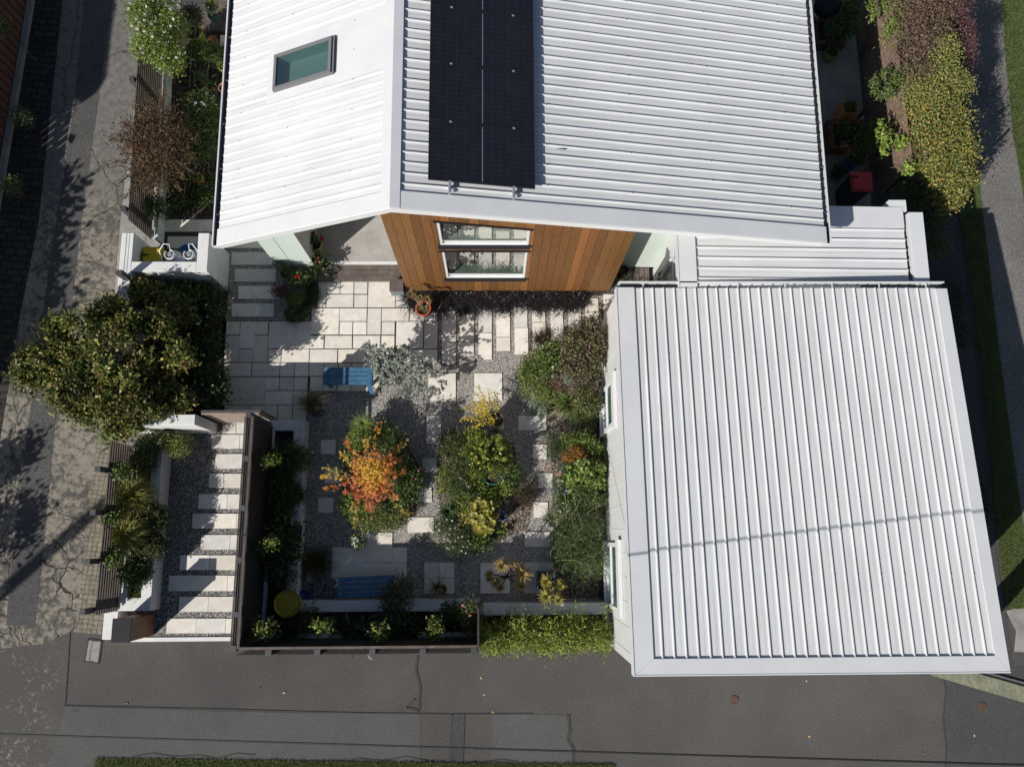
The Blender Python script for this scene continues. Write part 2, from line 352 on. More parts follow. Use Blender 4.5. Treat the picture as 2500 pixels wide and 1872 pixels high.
W['dull'] = MCOL('dry_leaf', .7, .3, .3)
W['petal'] = MCOL('petal', .6, .35, .3)
W['whiteplastic'] = M('white_chair_paint', (.62, .68, .72), .4)
def m_cells():
    m, t, b = nodes('solar_cells'); b.inputs['Roughness'].default_value = .32; b.inputs['Specular IOR Level'].default_value = .35
    br = t.nodes.new('ShaderNodeTexBrick'); br.offset = 0; br.inputs['Scale'].default_value = 1.0
    br.inputs['Brick Width'].default_value = .0885; br.inputs['Row Height'].default_value = .0177; br.inputs['Mortar Size'].default_value = .0012
    br.inputs['Color1'].default_value = (.0065, .0068, .011, 1); br.inputs['Color2'].default_value = (.008, .0085, .014, 1); br.inputs['Mortar'].default_value = (.017, .018, .027, 1)
    t.links.new(coord(t), br.inputs['Vector']); g = br.outputs[0]
    b2 = t.nodes.new('ShaderNodeTexBrick'); b2.offset = 0; b2.inputs['Scale'].default_value = 1.0; b2.inputs['Brick Width'].default_value = .1475; b2.inputs['Row Height'].default_value = .0865; b2.inputs['Mortar Size'].default_value = .005; b2.inputs['Mortar Smooth'].default_value = .6
    t.links.new(coord(t), b2.inputs['Vector']); g = mixc(t, g, (.024, .026, .036), math_(t, 'MULTIPLY', b2.outputs['Fac'], .6))
    w = ramp(t, noise(t, 16, 1, .5), [(.79, (0, 0, 0)), (.80, (1, 1, 1))]); g = mixc(t, g, (.06, .06, .06), w)
    d = ramp(t, noise(t, 2.5, 5), [(.4, (0, 0, 0)), (.8, (1, 1, 1))]); g = mixc(t, g, (.03, .03, .032), math_(t, 'MULTIPLY', d, .3))
    t.links.new(g, b.inputs['Base Color']); return m
W['panelcell'] = m_cells()
# ================================================================== ground
def poly(c, pts, z=0.0): return ccw([tuple(Q(c, x, y, z)[:2]) for x, y in pts])
def T(c, pts): o = CR[c]; return [(o[0]+x*o[2], o[1]+y*o[2]) for x, y in pts]
sheet('ground', W['asphalt3'], [(-60, -45), (60, -45), (60, 60), (-60, 60)], -.012)
Yf = Q('N', 440, 1561)[1]                        # street edge of the garden
sheet('footpath', W['asphalt'], [(-40, -14), (40, -14), (40, Yf+.3), (-40, Yf+.3)], 0)
sheet('gravel_garden', W['gravel'], [(-6.0, Yf+.02), (3.4, Yf+.02), (3.4, 12), (-6.0, 12)], .004)
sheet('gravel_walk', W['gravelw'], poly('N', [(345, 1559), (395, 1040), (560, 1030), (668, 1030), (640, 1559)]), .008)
sheet('asphalt_patch', W['asphalt2'], poly('C2', [(270, 380), (1250, 408), (1380, 407), (1745, 410), (1745, 620), (400, 600), (240, 700), (200, 640)]), .004)
sheet('trench_patch', W['asphalt3'], poly('C2', [(1880, 415), (1932, 412), (1922, 610), (1868, 612)]), .008)
sheet('asphalt_patch', W['asphalt2'], poly('C3', [(0, 412), (322, 415), (338, 560), (335, 640), (0, 640)]), .004)
sheet('asphalt_patch', W['asphalt3'], poly('C3', [(1870, 215), (1885, 320), (1878, 430), (1900, 700), (2300, 700), (2300, 215)]), .004)
def seam(c, pts, w, z=.011):
    P_ = [Q(c, x, y, z) for x, y in pts]; mb = MB()
    for a, b in zip(P_[:-1], P_[1:]):
        d = (b-a).normalized(); s = Vector((-d.y, d.x, 0))*w/2; mb.add([a-s, b-s, b+s, a+s], [(0, 1, 2, 3)])
    return mb
sm = seam('C2', [(290, 75), (281, 220), (270, 378), (500, 383), (900, 392), (1250, 402), (1480, 408), (1885, 413), (2212, 411)], .02)
for pts, w in (([(1878, 412), (1868, 612)], .03), ([(1930, 412), (1922, 612)], .02), ([(560, 586), (640, 575), (720, 588), (830, 583), (900, 597), (985, 575), (1060, 582)], .022),
               ([(1440, 610), (1500, 596), (1590, 606), (1690, 588), (1780, 608)], .02), ([(1735, 170), (1728, 230), (1745, 300), (1740, 400), (1690, 385), (1725, 350)], .05), ([(2000, 615), (2080, 600), (2150, 610)], .02)):
    s2 = seam('C2', pts, w); sm.add(s2.v, s2.f)
s2 = seam('C3', [(318, 415), (325, 480), (318, 520), (340, 560), (335, 632)], .06); sm.add(s2.v, s2.f)
s2 = seam('C3', [(1872, 225), (1888, 320), (1876, 430), (1890, 560), (1885, 640)], .035); sm.add(s2.v, s2.f)
struct(sm, 'pavement_seam', W['seam'])
# left driveway: strips that run away from the street
stL = [(230, -120), (205, 0), (184, 237), (104, 768), (67, 1061), (41, 1262), (15, 1526)]
stR = [(295, -120), (276, 0), (242, 237), (199, 541), (173, 768), (138, 1000), (114, 1262), (86, 1526)]
c1L = [(165, -120), (150, 34), (95, 541), (50, 768), (3, 1061), (-20, 1262), (-45, 1590)]
c2R = [(355, -120), (345, 0), (335, 203), (294, 541), (290, 572), (272, 800), (242, 1040), (215, 1262), (187, 1524)]
sheet('driveway', W['conc'], poly('N', [(60, -400), (-60, 1578), (104, 1566), (163, 1541), (187, 1521), (330, 1545), (470, -400)]), .002)
sheet('block_drive', W['block'], poly('N', [(-900, -200)]+c1L[:-1]+[(-45, 1586), (-900, 1690)]), .006)
sheet('concrete_strip', W['concrete'], poly('N', c1L+[(0, 1583)]+stL[::-1]), .008)
sheet('asphalt_strip', W['asphaltstrip'], poly('N', stL+stR[::-1]), .012)
sheet('concrete_strip', W['concrete'], poly('N', stR+[(15, 1526), (-45, 1590), (0, 1582), (106, 1571), (165, 1545), (187, 1524)]+c2R[::-1]), .0085)
sheet('cobbled_strip', W['cobble'], poly('N', [(242, 1040), (215, 1262), (187, 1524), (180, 1542), (252, 1548), (300, 1300), (318, 1040)]), .010)
sheet('concrete_edging', W['conc'], poly('N', [(345, -120), (335, 203), (294, 541), (272, 800), (242, 1040), (320, 1040), (345, 700), (420, -120)]), .009)
# right side: gravelly asphalt path, turf strip, lane
sheet('side_lane', W['lane'], poly('N', [(2290, -200), (2345, 130), (2392, 480), (2440, 870), (2500, 1290), (2540, 1500), (3600, 1500), (3600, -200)]), .004)
sheet('concrete_crossing', W['conc'], poly('N', [(2455, 1490), (2500, 1480), (3600, 1480), (3600, 1640), (2475, 1590), (2480, 1540)]), .008)
sheet('side_path', W['asphalt3'], poly('N', [(2080, -200), (2150, 480), (2180, 900), (2200, 1640), (2480, 1640), (2440, 1400), (2330, 600), (2290, 400), (2230, -200)]), .002)
sheet('grass_strip', W['lawn'], poly('N', [(2300, 300), (2345, 540), (2372, 700), (2400, 900), (2420, 1100), (2442, 1390), (2460, 1485), (2540, 1485), (2500, 1290), (2440, 870), (2395, 480), (2375, 300)]), .012)
sheet('grass_bank', W['lawn'], poly('N', [(2440, -200), (2455, 150), (2475, 330), (2520, 640), (3300, 640), (3300, -200)]), .012)
sheet('grass_verge', W['lawn'], poly('N', [(232, 1900), (232, 1862), (245, 1848), (420, 1850), (800, 1857), (1500, 1866), (1500, 2100), (232, 2100)]), .010)
sheet('side_court', W['conc'], poly('N', [(1850, -200), (1900, 700), (2140, 700), (2120, 400), (2060, -200)]), .010)
# soil in the beds
sheet('garden_soil', W['soil'], poly('N', [(315, 690), (330, 1035), (545, 1010), (552, 780), (560, 700)]), .012)
sheet('garden_soil', W['soil'], poly('N', [(380, 30), (400, 530), (540, 528), (560, 60)]), .010)
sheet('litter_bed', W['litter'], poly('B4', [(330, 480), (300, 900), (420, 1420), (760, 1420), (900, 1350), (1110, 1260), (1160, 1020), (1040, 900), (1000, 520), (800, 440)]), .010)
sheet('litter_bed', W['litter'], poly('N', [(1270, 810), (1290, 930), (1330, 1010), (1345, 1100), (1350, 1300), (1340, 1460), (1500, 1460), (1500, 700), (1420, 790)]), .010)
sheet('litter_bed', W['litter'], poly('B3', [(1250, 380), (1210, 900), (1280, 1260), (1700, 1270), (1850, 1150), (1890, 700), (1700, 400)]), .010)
sheet('garden_soil', W['soil'], poly('N', [(1128, 690), (1128, 722), (1490, 722), (1490, 690)]), .009)
kb = MB(); a = Q('B2', 850, 1497); b = Q('B2', 1515, 1498); kb.box(a.x, b.x+.5, Yf-.03, Yf+.05, 0, .03); struct(kb, 'threshold_strip', W['white'])
# patio: flags with dark joints
mb = MB(); flags = []
def fl(c, *rs):
    for r in rs:
        p, q = Q(c, r[0], r[1], .03), Q(c, r[2], r[3], .03)
        k = rnd.uniform(.86, 1.05); w = rnd.uniform(-.012, .018); mb.cc = (.635*k+w, .605*k, .555*k-w)
        mb.bbox(p.x+.007, q.x-.007, q.y+.003, p.y-.003, .0, .03, .004)
fl('F2', (865,920,970,1270),(978,920,1160,1085),(1166,920,1345,1087),(978,1095,1342,1270),(1351,920,1532,1088),(1351,1098,1532,1270),(1541,920,1905,1270),(1912,920,2098,1270),
   (775,1281,1145,1637),(1154,1281,1522,1455),(1154,1463,1328,1637),(1335,1463,1520,1637),(1530,1281,1712,1637),(1720,1281,2090,1455),(1720,1463,1900,1637))
fl('A2', (1336,832,1518,916),(1248,921,1425,1096),(1430,921,1518,1096),(688,1012,776,1096),(782,1012,961,1096),(966,1012,1145,1096),(1151,1012,1238,1096),
   (684,1101,864,1188),(869,1101,1050,1188),(1055,1101,1240,1188),(1245,1101,1518,1190),(681,1192,773,1277),(777,1192,866,1277),(870,1192,957,1277),(961,1192,1048,1277),(1052,1192,1140,1277),
   (686,1281,770,1375),(774,1281,860,1375),(864,1281,950,1375),(954,1281,1046,1375),(1050,1281,1140,1375))
fl('H2', (95,115,355,372),(368,115,628,634),(640,115,898,372),(918,115,1436,634),(1448,115,1717,634),(75,382,333,898),(343,643,600,898),(622,380,880,898),(890,643,1150,898),(1162,643,1692,898),
   (50,910,572,1170),(592,910,1122,1170),(1136,910,1405,1170),(1415,910,1682,1170),(30,1184,292,1720),(304,1184,838,1720),(852,1184,1112,1440),(1124,1184,1392,1440),(1402,1184,1660,1440),(845,1450,1380,1720),(1390,1450,1655,1720))
fl('A2', (125,1467,284,1560),(291,1467,470,1560),(476,1467,567,1560),(573,1467,662,1560))
struct(mb, 'patio', W['slabcol'])
sheet('patio_bed', W['joint'], poly('N', [(545, 784), (758, 784), (758, 752), (776, 752), (776, 687), (1070, 687), (1070, 887), (930, 887), (930, 956), (750, 956), (750, 1026), (540, 1026)]), .012)
# loose slabs
def slab(c, r, label, group, name='paving_slab'):
    p, q = Q(c, r[0], r[1], .028), Q(c, r[2], r[3], .028); m = MB()
    k = rnd.uniform(.84, 1.05); w = rnd.uniform(-.012, .016); m.cc = (.625*k+w, .595*k, .545*k-w)
    m.bbox(p.x, q.x, q.y, p.y, .0, .028, .004)
    return solo(m, name, W['slabcol'], label, 'paving slab', group)
G1 = 'cream slabs laid crosswise along the entrance walk beside the slatted fence'
for i, (y0, y1, xs) in enumerate([(78,155,[1450,1540,1612]),(162,252,[1378,1563,1655]),(288,382,[1403,1587]),(416,508,[1362,1459,1645]),(550,645,[1293,1481,1670]),(677,772,[1253,1348,1541,1635]),(815,910,[1310,1500,1690]),(948,1043,[1173,1365,1558,1650]),(1080,1180,[1100,1291,1483,1578]),(1218,1315,[1167,1358,1550]),(1360,1455,[1087,1278,1471,1560])]):
    for x0, x1 in zip(xs[:-1], xs[1:]):
        slab('B2', (x0+3.5, y0, x1-3.5, y1), 'cream concrete slab in the stepped crosswise rows of the entrance walk', G1)
G2 = 'shaded slabs of the side path beside the white gas enclosure'
for r in ((90,-50,243,203),(252,-50,785,203),(200,280,715,526),(726,280,985,526),(265,605,785,850),(798,605,1048,850),(333,930,585,1180),(604,930,1120,1180),(208,1270,732,1520),(745,1270,1008,1520)):
    slab('H1', r, 'grey looking cream slab in the shaded side path between gas enclosure and mint wall', G2)
for r in ((715,222,915,404),(928,222,1318,404),(1332,222,1720,404),(795,475,1188,655),(1196,475,1590,655)):
    slab('F1', r, 'cream slab in shade behind the white gas enclosure, under the eave', 'slabs behind the gas enclosure')
slab('E6', (1640,595,2000,780), 'large pale square slab by the terracotta saucer under the eave', None)
G3 = 'upright cream slabs set in gravel below the cedar wall'
for c, rs in (('A2', [(1548,760,1637,848),(1548,850,1637,1017),(1548,1022,1637,1190),(1667,800,1755,870),(1667,874,1755,1050),(1667,1055,1755,1140),(1786,810,1873,990),(1786,995,1873,1168)]),
              ('A3', [(566,752,654,845),(566,848,656,1020),(567,1024,657,1110),(683,780,769,957),(686,961,775,1135),(799,760,886,922),(802,927,889,1098),(917,780,1003,871),(920,876,1005,1048),(1033,742,1118,916),(1036,920,1122,1095),(1145,769,1233,856),(1148,861,1237,1030),(1264,742,1350,916),(1268,920,1354,1090)])):
    for r in rs: slab(c, r, 'sunny cream slab in the upright rows between cedar wall and gravel', G3)
for c, r, l in (('A2',(1460,1258,1637,1436),'large square stepping slab half under the silver shrub shadow beside the patio'),
    ('H8',(875,168,1252,540),'large square stepping slab above the yellow potted shrub'),('H8',(1080,735,1275,930),'square slab carrying the stoneware pot of yellow leaves'),
    ('H8',(233,740,425,1122),'upright oblong stepping slab between silver shrub and maple'),('H8',(1465,744,1848,940),'dappled oblong stepping slab left of the flax straps'),
    ('B4',(1155,520,1282,645),'square stepping slab touching the dark conifer bush'),('B4',(1203,772,1332,902),'bright square stepping slab below the pink flowers'),
    ('B4',(1163,1027,1290,1158),'square stepping slab left of the small white flowered mound'),('B4',(1082,1290,1310,1419),'shaded oblong stepping slab left of the lavender'),
    ('B3',(1912,642,2037,767),'square stepping slab right of the maple, shadow flecked'),('B3',(1870,900,1995,1025),'square stepping slab below the shadow flecked one, right of the maple'),
    ('B4',(57,1160,285,1291),'oblong stepping slab left of the white daisy mound'),
    ('B3',(1022,480,1147,604),'topmost small square slab in shade right of the white planter'),('B3',(1055,735,1181,861),'small square slab under the overhanging yellow maple sprig'),('B3',(1000,990,1126,1118),'lowest of the small square slabs left of the maple')):
    slab(c, r, l, 'stepping slabs scattered through the gravel garden', 'stepping_slab')
G4 = 'slabs under and around the lower blue bench'
for r in ((75,365,547,836),(560,125,1020,601),(1028,364,1255,601),(551,611,778,850),(788,611,1250,850),(62,856,535,1100),(545,860,1000,1100),(1010,860,1248,1100)):
    slab('H6', r, 'pale shaded slab of the small paved area around the lower blue bench', G4)
for r in ((1535,600,1766,840),(1775,600,2010,840),(1535,850,1766,1092),(1775,850,2008,1092)):
    slab('H6', r, 'small shaded slab in the square of four under the spiky dry plant', 'four slabs under the spiky plant')
slab('F6', (735,185,1042,500), 'shaded square slab under the tall rosette succulents', None)
slab('F6', (1190,180,1500,496), 'shaded square slab under the teal square pot', None)

# ================================================================== house
YF = 5.43; EX0, EX1 = -5.02, 6.05; RX = -1.69; ZR = 4.95; YB = 12.6; YR = 5.30
SR, SL_ = .2, .515
def zr(x): return ZR-SR*(x-RX)
def zl(x): return ZR-SL_*(RX-x)
ZE0, ZE1 = zl(EX0), zr(EX1)
house = empty('house', (-1.7, YF, 0), 'white steel roofed house with oiled cedar gable wall and four black solar panels on top', 'house')
PIT = .187
PROF = [(0, 0), (.04, 0), (.052, .0016), (.082, .0016), (.094, 0), (.132, 0), (.145, .033), (.157, .033), (.169, 0)]
def ribs(y0, y1, pit=PIT, prof=PROF):
    out = [(y0, 0)]; y = y0
    while y < y1-.001:
        for d, h in prof:
            if y+d*pit/.187 < y1: out.append((y+d*pit/.187, h))
        y += pit
    out.append((y1, 0)); o2 = []
    for p in out:
        if not o2 or p[0] > o2[-1][0]+1e-5: o2.append(p)
    return o2
def corr_y(mb, x0, x1, zf, y0, y1, pit=PIT):
    """ribs run along x, profile along y"""
    pr = ribs(y0, y1, pit); n = len(pr)
    vs = [(x0, y, zf(x0)+h) for y, h in pr]+[(x1, y, zf(x1)+h) for y, h in pr]
    fs = [(i, n+i, n+i+1, i+1) for i in range(n-1)]
    if x0 > x1: fs = [f[::-1] for f in fs]
    mb.add(vs, fs)
roof = MB()
Y0 = YR+.29
corr_y(roof, RX+.1, EX1, zr, Y0, YB)
SKX0, SKX1, SKY0, SKY1 = -4.0, -2.84, 8.0, 8.7
ys0 = Y0+PIT*12; ys1 = Y0+PIT*18
corr_y(roof, EX0, RX-.1, zl, Y0, ys0); corr_y(roof, EX0, SKX0-.12, zl, ys0, ys1); corr_y(roof, EX0, RX-.1, zl, ys1, YB)
ro = roof.build('roof', W['roof'], house)
fl_ = MB()
# skylight surround flashing with an opening
for x0, x1, y0, y1 in ((SKX0-.14, SKX0, ys0-.02, ys1+.02), (SKX1, RX-.1, ys0-.02, ys1+.02), (SKX0, SKX1, ys0-.02, SKY0), (SKX0, SKX1, SKY1, ys1+.02)):
    fl_.prism([(x0, y0), (x1, y0), (x1, y1), (x0, y1)], lambda x, y: zl(x)+.026, lambda x, y: zl(x)+.034)
# front barge flashings, ridge cap, fascia
fl_.prism([(RX+.01, YR), (EX1+.02, YR), (EX1+.02, Y0+.01), (RX+.01, Y0+.01)], lambda x, y: zr(x)+.012, lambda x, y: zr(x)+.042)
fl_.prism([(EX0-.02, YR), (RX-.01, YR), (RX-.01, Y0+.01), (EX0-.02, Y0+.01)], lambda x, y: zl(x)+.012, lambda x, y: zl(x)+.042)
fl_.build('barge_flashing', W['trim'], ro)
rc = MB()
for s, zf in ((-1, zl), (1, zr)):
    x1 = RX+s*.16
    rc.prism([(RX, YR-.006), (x1, YR-.006), (x1, YB), (RX, YB)], lambda x, y: zf(x)+.036, lambda x, y: zf(x)+.052)
rc.build('ridge_cap', W['trim'], ro)
fa = MB()
for (xa, xb, zf) in ((EX0-.02, RX, zl), (RX, EX1+.02, zr)):
    fa.prism([(xa, YR), (xb, YR), (xb, YR+.03), (xa, YR+.03)], lambda x, y: zf(x)-.17, lambda x, y: zf(x)+.012)
    fa.prism([(xa, YR-.022), (xb, YR-.022), (xb, YR), (xa, YR)], lambda x, y: zf(x)-.07, lambda x, y: zf(x)+.040)
fa.build('fascia', M('white_fascia', (.60, .61, .61), .45), ro)
so_ = MB()
so_.prism([(EX0, YR+.03), (RX, YR+.03), (RX, YB), (EX0, YB)], lambda x, y: zl(x)-.19, lambda x, y: zl(x)-.16)
so_.prism([(RX, YR+.03), (EX1, YR+.03), (EX1, YB), (RX, YB)], lambda x, y: zr(x)-.19, lambda x, y: zr(x)-.16)
so_.build('soffit', W['wallwhite'], ro)
def screws(pts, parent):
    m = MB(); p = pts[0]; m.lathe(p, [(.011, 0), (.011, .006), (.004, .011)], 6); o = m.build('roof_screw', W['gutter'] if parent is ro else W['trim'], parent)
    for q in pts[1:]:
        c = o.copy(); COL.objects.link(c); c.location = Vector(q)-Vector(p)+o.location
sp_ = []
for x in (EX0+.35, EX0+1.35, EX0+2.6):
    for k in range(2, int((YB-Y0)/PIT)-8, 3):
        if not (SKX0-.25 < x < SKX1+.2 and 7.6 < Y0+PIT*k < 9): sp_.append((x, Y0+PIT*k+.15, zl(x)+.03))
for x in np.arange(RX+2.6, EX1-.1, 1.5):
    for k in range(1, int((YB-Y0)/PIT)-8, 2): sp_.append((x, Y0+PIT*k+.15, zr(x)+.03))
screws(sp_, ro)
for s, x0, ze in ((-1, EX0, ZE0), (1, EX1, ZE1)):
    g = MB(); x1 = x0+s*.125; zb = ze-.13
    g.box(x0-s*.02, x1, YR+.01, YB, zb, zb+.006)
    gt = g.build('gutter', W['gutter'], house)
    lip = MB(); lip.box(x1-s*.012, x1, YR+.01, YB, zb-.01, ze-.035); lip.box(x1-s*.022, x1+s*.004, YR+.01, YB, ze-.035, ze-.02)
    lip.box(x0-s*.02, x1, YR-.0, YR+.01, zb-.01, ze-.035)
    lip.build('gutter_lip', W['trim'], gt)
    li = MB(); li.box(x0-s*.03, x0-s*.02, YR+.02, YB, zb, ze-.02)
    for y in np.arange(YR+.6, YB, .9): li.box(x0-s*.02, x1, y, y+.02, ze-.05, ze-.04)
    li.build('gutter_bracket', W['gutter'], gt)
# cedar wall
WX0, WX1 = -1.93, 2.56
def ztop(x): return (zr(x) if x > RX else zl(x))-.2
bd = MB(); nb = 27; bw = (WX1-WX0)/nb
UW = dict(x0=-1.0, x1=.64); 
def uwt(x): return 4.075-.217*(x+1.0)
for i in range(nb):
    xa = WX0+i*bw; xb = xa+bw-.006; k = rnd.uniform(.72, 1.22); w = rnd.uniform(-.02, .02)
    segs = [(.06, ztop((xa+xb)/2))]
    if xb > UW['x0']-.03 and xa < UW['x1']+.03:
        segs = [(.06, .875), (2.645, 2.835), (None, None)]
        for a_, b_ in ((xa, min(xb, UW['x0']-.004)), (max(xa, UW['x1']+.004), xb)):
            if b_-a_ > .004: bd.cc = (.185*k, .083*k, .027*k); bd.prism([(a_, YF), (b_, YF), (b_, YF+.021), (a_, YF+.021)], .878, 2.642); bd.prism([(a_, YF), (b_, YF), (b_, YF+.021), (a_, YF+.021)], 2.838, lambda x, y: uwt(x)+.027)
    for z0, z1 in segs:
        if rnd.random() < .45: k = rnd.uniform(.7, 1.22)
        bd.cc = (.185*k+w*.7, .083*k, .027*k)
        P4 = [(xa, YF), (xb, YF), (xb, YF+.022), (xa, YF+.022)]
        if z0 is None: bd.prism(P4, lambda x, y: uwt(x)+.03, lambda x, y: ztop(x))
        else: bd.prism(P4, z0, (lambda x, y: ztop(x)) if z1 > 3 else z1)
cw = bd.build('cedar_wall', W['board'], house)
bk = MB()
for x0, x1, z0, z1 in ((WX0, UW['x0'], .05, None), (UW['x1'], WX1, .05, None), (UW['x0'], UW['x1'], .05, .9), (UW['x0'], UW['x1'], 2.6, 2.9)):
    bk.prism([(x0, YF+.024), (x1, YF+.024), (x1, YF+.11), (x0, YF+.11)], z0, (lambda x, y: ztop(x)) if z1 is None else z1)
bk.prism([(UW['x0'], YF+.024), (UW['x1'], YF+.024), (UW['x1'], YF+.11), (UW['x0'], YF+.11)], lambda x, y: uwt(x)+.04, lambda x, y: ztop(x))
bk.build('wall_cavity', W['black'], cw)
def window(parent, x0, x1, zb, zt, sill=True):
    """front window: zt is a function of x"""
    f = MB(); t = .042
    f.box(x0, x1, YF-.01, YF+.06, zb, zb+.042)
    f.prism([(x0, YF-.005), (x0+t, YF-.005), (x0+t, YF+.06), (x0, YF+.06)], zb+.05, lambda x, y: zt(x))
    f.prism([(x1-t, YF-.005), (x1, YF-.005), (x1, YF+.06), (x1-t, YF+.06)], zb+.05, lambda x, y: zt(x))
    f.prism([(x0+t, YF+.0), (x1-t, YF+.0), (x1-t, YF+.06), (x0+t, YF+.06)], lambda x, y: zt(x)-.05, lambda x, y: zt(x))
    wo = f.build('window', W['frame'], parent)
    g = MB(); g.add([(x0+t, YF+.03, zb+.05), (x1-t, YF+.03, zb+.05), (x1-t, YF+.03, zt(x1-t)-.05), (x0+t, YF+.03, zt(x0+t)-.05)], [(0, 1, 2, 3)]); g.build('pane', W['glass'], wo)
    s = MB(); s.box(x0-.05, x1+.03, YF-.055, YF+.0, zb-.11, zb-.004); s.build('sill', W['black'], wo); s = MB(); s.prism([(x0-.06, YF-.03), (x1+.06, YF-.03), (x1+.06, YF-.002), (x0-.06, YF-.002)], lambda x, y: zt(x)+.002, lambda x, y: zt(x)+.025); s.build('head_flashing', W['black'], wo)
    r = MB(); yb = YF+.3
    r.box(x0, x1, YF+.062, yb, zb-.02, zb+.02); r.build('reveal', W['interior'], wo)
    d = MB(); d.add([(x0-.6, yb+.9, zb-.8), (x1+.6, yb+.9, zb-.8), (x1+.6, yb+.9, 4.4), (x0-.6, yb+.9, 4.4)], [(0, 3, 2, 1)]); d.build('room_back', W['room'], wo)
window(cw, -1.0, .64, 2.95, uwt); window(cw, -1.0, .64, 1.0, lambda x: 2.6)
# inner body: keeps the interior dark
ib = MB(); 
ib.box(-4.72, -3.95, 5.96, 12.5, .1, 2.0); ib.prism([(-4.72, 5.96), (-3.95, 5.96), (-3.95, 12.5), (-4.72, 12.5)], 2.0, lambda x, y: zl(x)-.2)
gw = ib.build('wall', W['grey'], house)
mp = MB()
for x0, x1 in ((-4.75, -4.40), (-4.385, -3.93)):
    mp.prism([(x0, 5.925), (x1, 5.925), (x1, 5.955), (x0, 5.955)], .05, lambda x, y: zl(x)-.2)
mp.prism([(-4.752, 5.96), (-4.725, 5.96), (-4.725, 12.5), (-4.752, 12.5)], .05, lambda x, y: zl(x)-.2)
mp.build('mint_panel', W['mint'], gw)
w2 = MB()
w2.prism([(WX0, YF+.115), (WX0+.1, YF+.115), (WX0+.1, 8.3), (WX0, 8.3)], .05, lambda x, y: ztop(x))
w2.box(-3.95, WX0, 8.2, 8.3, .05, 3.5); w2.build('porch_wall', W['grey'], house)
w3 = MB(); w3.prism([(2.56, 5.97), (3.34, 5.97), (3.34, 6.02), (2.56, 6.02)], .1, lambda x, y: zr(x)-.2)
w3.prism([(5.70, 5.97), (5.75, 5.97), (5.75, 12.5), (5.70, 12.5)], .05, lambda x, y: zr(x)-.2)
w3.prism([(3.34, 5.97), (5.70, 5.97), (5.70, 6.02), (3.34, 6.02)], .1, lambda x, y: zr(x)-.2)
w3.prism([(2.55, YF+.115), (2.46, YF+.115), (2.46, 5.97), (2.55, 5.97)], .05, lambda x, y: zr(x)-.2)
w3.build('mint_wall', W['mint'], house)
# porch floor and deck step
pf = MB(); yt1, yt0 = Q('F2', 1400, 652, .165).y, Q('F2', 1400, 688, .165).y; pf.box(-3.95, -1.9, yt1+.002, 8.2, .02, .16); struct(pf, 'porch_floor', M('porch_tile', (.30, .285, .265), .6, (.37, .355, .335), 3, fine=(8, .06)))
pt = MB(); pt.box(-3.93, -1.9, yt0, yt1, .02, .165); struct(pt, 'porch_threshold', W['white'])
dk = MB(); a = Q('F2', 800, 690, .12); b = Q('F2', 800, 914, .12); n = 3; dy = (a.y-b.y)/n
for i in range(n): dk.bbox(a.x, -1.62, b.y+i*dy+.003, b.y+(i+1)*dy-.003, .02, .12, .004)
solo(dk, 'deck_step', W['deck'], 'low dark timber step of three long boards in front of the porch', 'step')
wl = MB(); p = Q('F2', 1512, 75, 3.0); wl.lathe((p.x, p.y+.15, 3.2), [(.02, .9), (.05, .25), (.06, .06), (.05, 0)], 14); wl.build('porch_light', W['dark'], house)
dl = MB(); dl.lathe((2.78, 5.75, 3.35), [(.05, .2), (.055, .02), (.05, 0)], 14); dl.build('soffit_light', W['grey'], house)
# skylight
sky_ = MB(); h = .12
def slp(x, o): return zl(x)+o
def ring(mb, x0, x1, y0, y1, t, o0, o1):
    for a, b, c, d in ((x0, x1, y0, y0+t), (x0, x1, y1-t, y1), (x0, x0+t, y0+t, y1-t), (x1-t, x1, y0+t, y1-t)):
        mb.prism([(a, c), (b, c), (b, d), (a, d)], lambda x, y: zl(x)+o0, lambda x, y: zl(x)+o1)
ring(sky_, SKX0, SKX1, SKY0, SKY1, .055, .0, .135); sky_.prism([(SKX1, SKY0), (SKX1+.05, SKY0), (SKX1+.05, SKY1), (SKX1, SKY1)], lambda x, y: zl(x)+.03, lambda x, y: zl(x)+.10)
sk = sky_.build('skylight', M('charcoal_skylight_frame', (.14, .14, .15), .45), ro)
g = MB(); g.prism([(SKX0+.05, SKY0+.05), (SKX1-.05, SKY0+.05), (SKX1-.05, SKY1-.05), (SKX0+.05, SKY1-.05)], lambda x, y: zl(x)+.105, lambda x, y: zl(x)+.112); g.build('skylight_pane', W['skyglass'], sk)
s = MB(); s.prism([(SKX0+.06, SKY1-.06), (SKX1-.06, SKY1-.06), (SKX1-.06, SKY1-.055), (SKX0+.06, SKY1-.055)], 2.8, lambda x, y: zl(x)+.09); s.add([(SKX1-.055, SKY0, 2.8), (SKX1-.055, SKY1, 2.8), (SKX1-.055, SKY1, zl(SKX1)), (SKX1-.055, SKY0, zl(SKX1))], [(0, 1, 2, 3)]); s.build('skylight_lining', W['interior'], sk)
s = MB(); s.box(SKX0, SKX1, SKY0, SKY1, 2.75, 2.8); s.box(SKX0+.05, SKX0+.055, SKY0, SKY1, 2.8, zl(SKX0)+.02); s.box(SKX0+.06, SKX1-.06, SKY0+.05, SKY0+.055, 2.8, zl(SKX0)-.02); s.build('skylight_floor', W['bluedark'], sk)
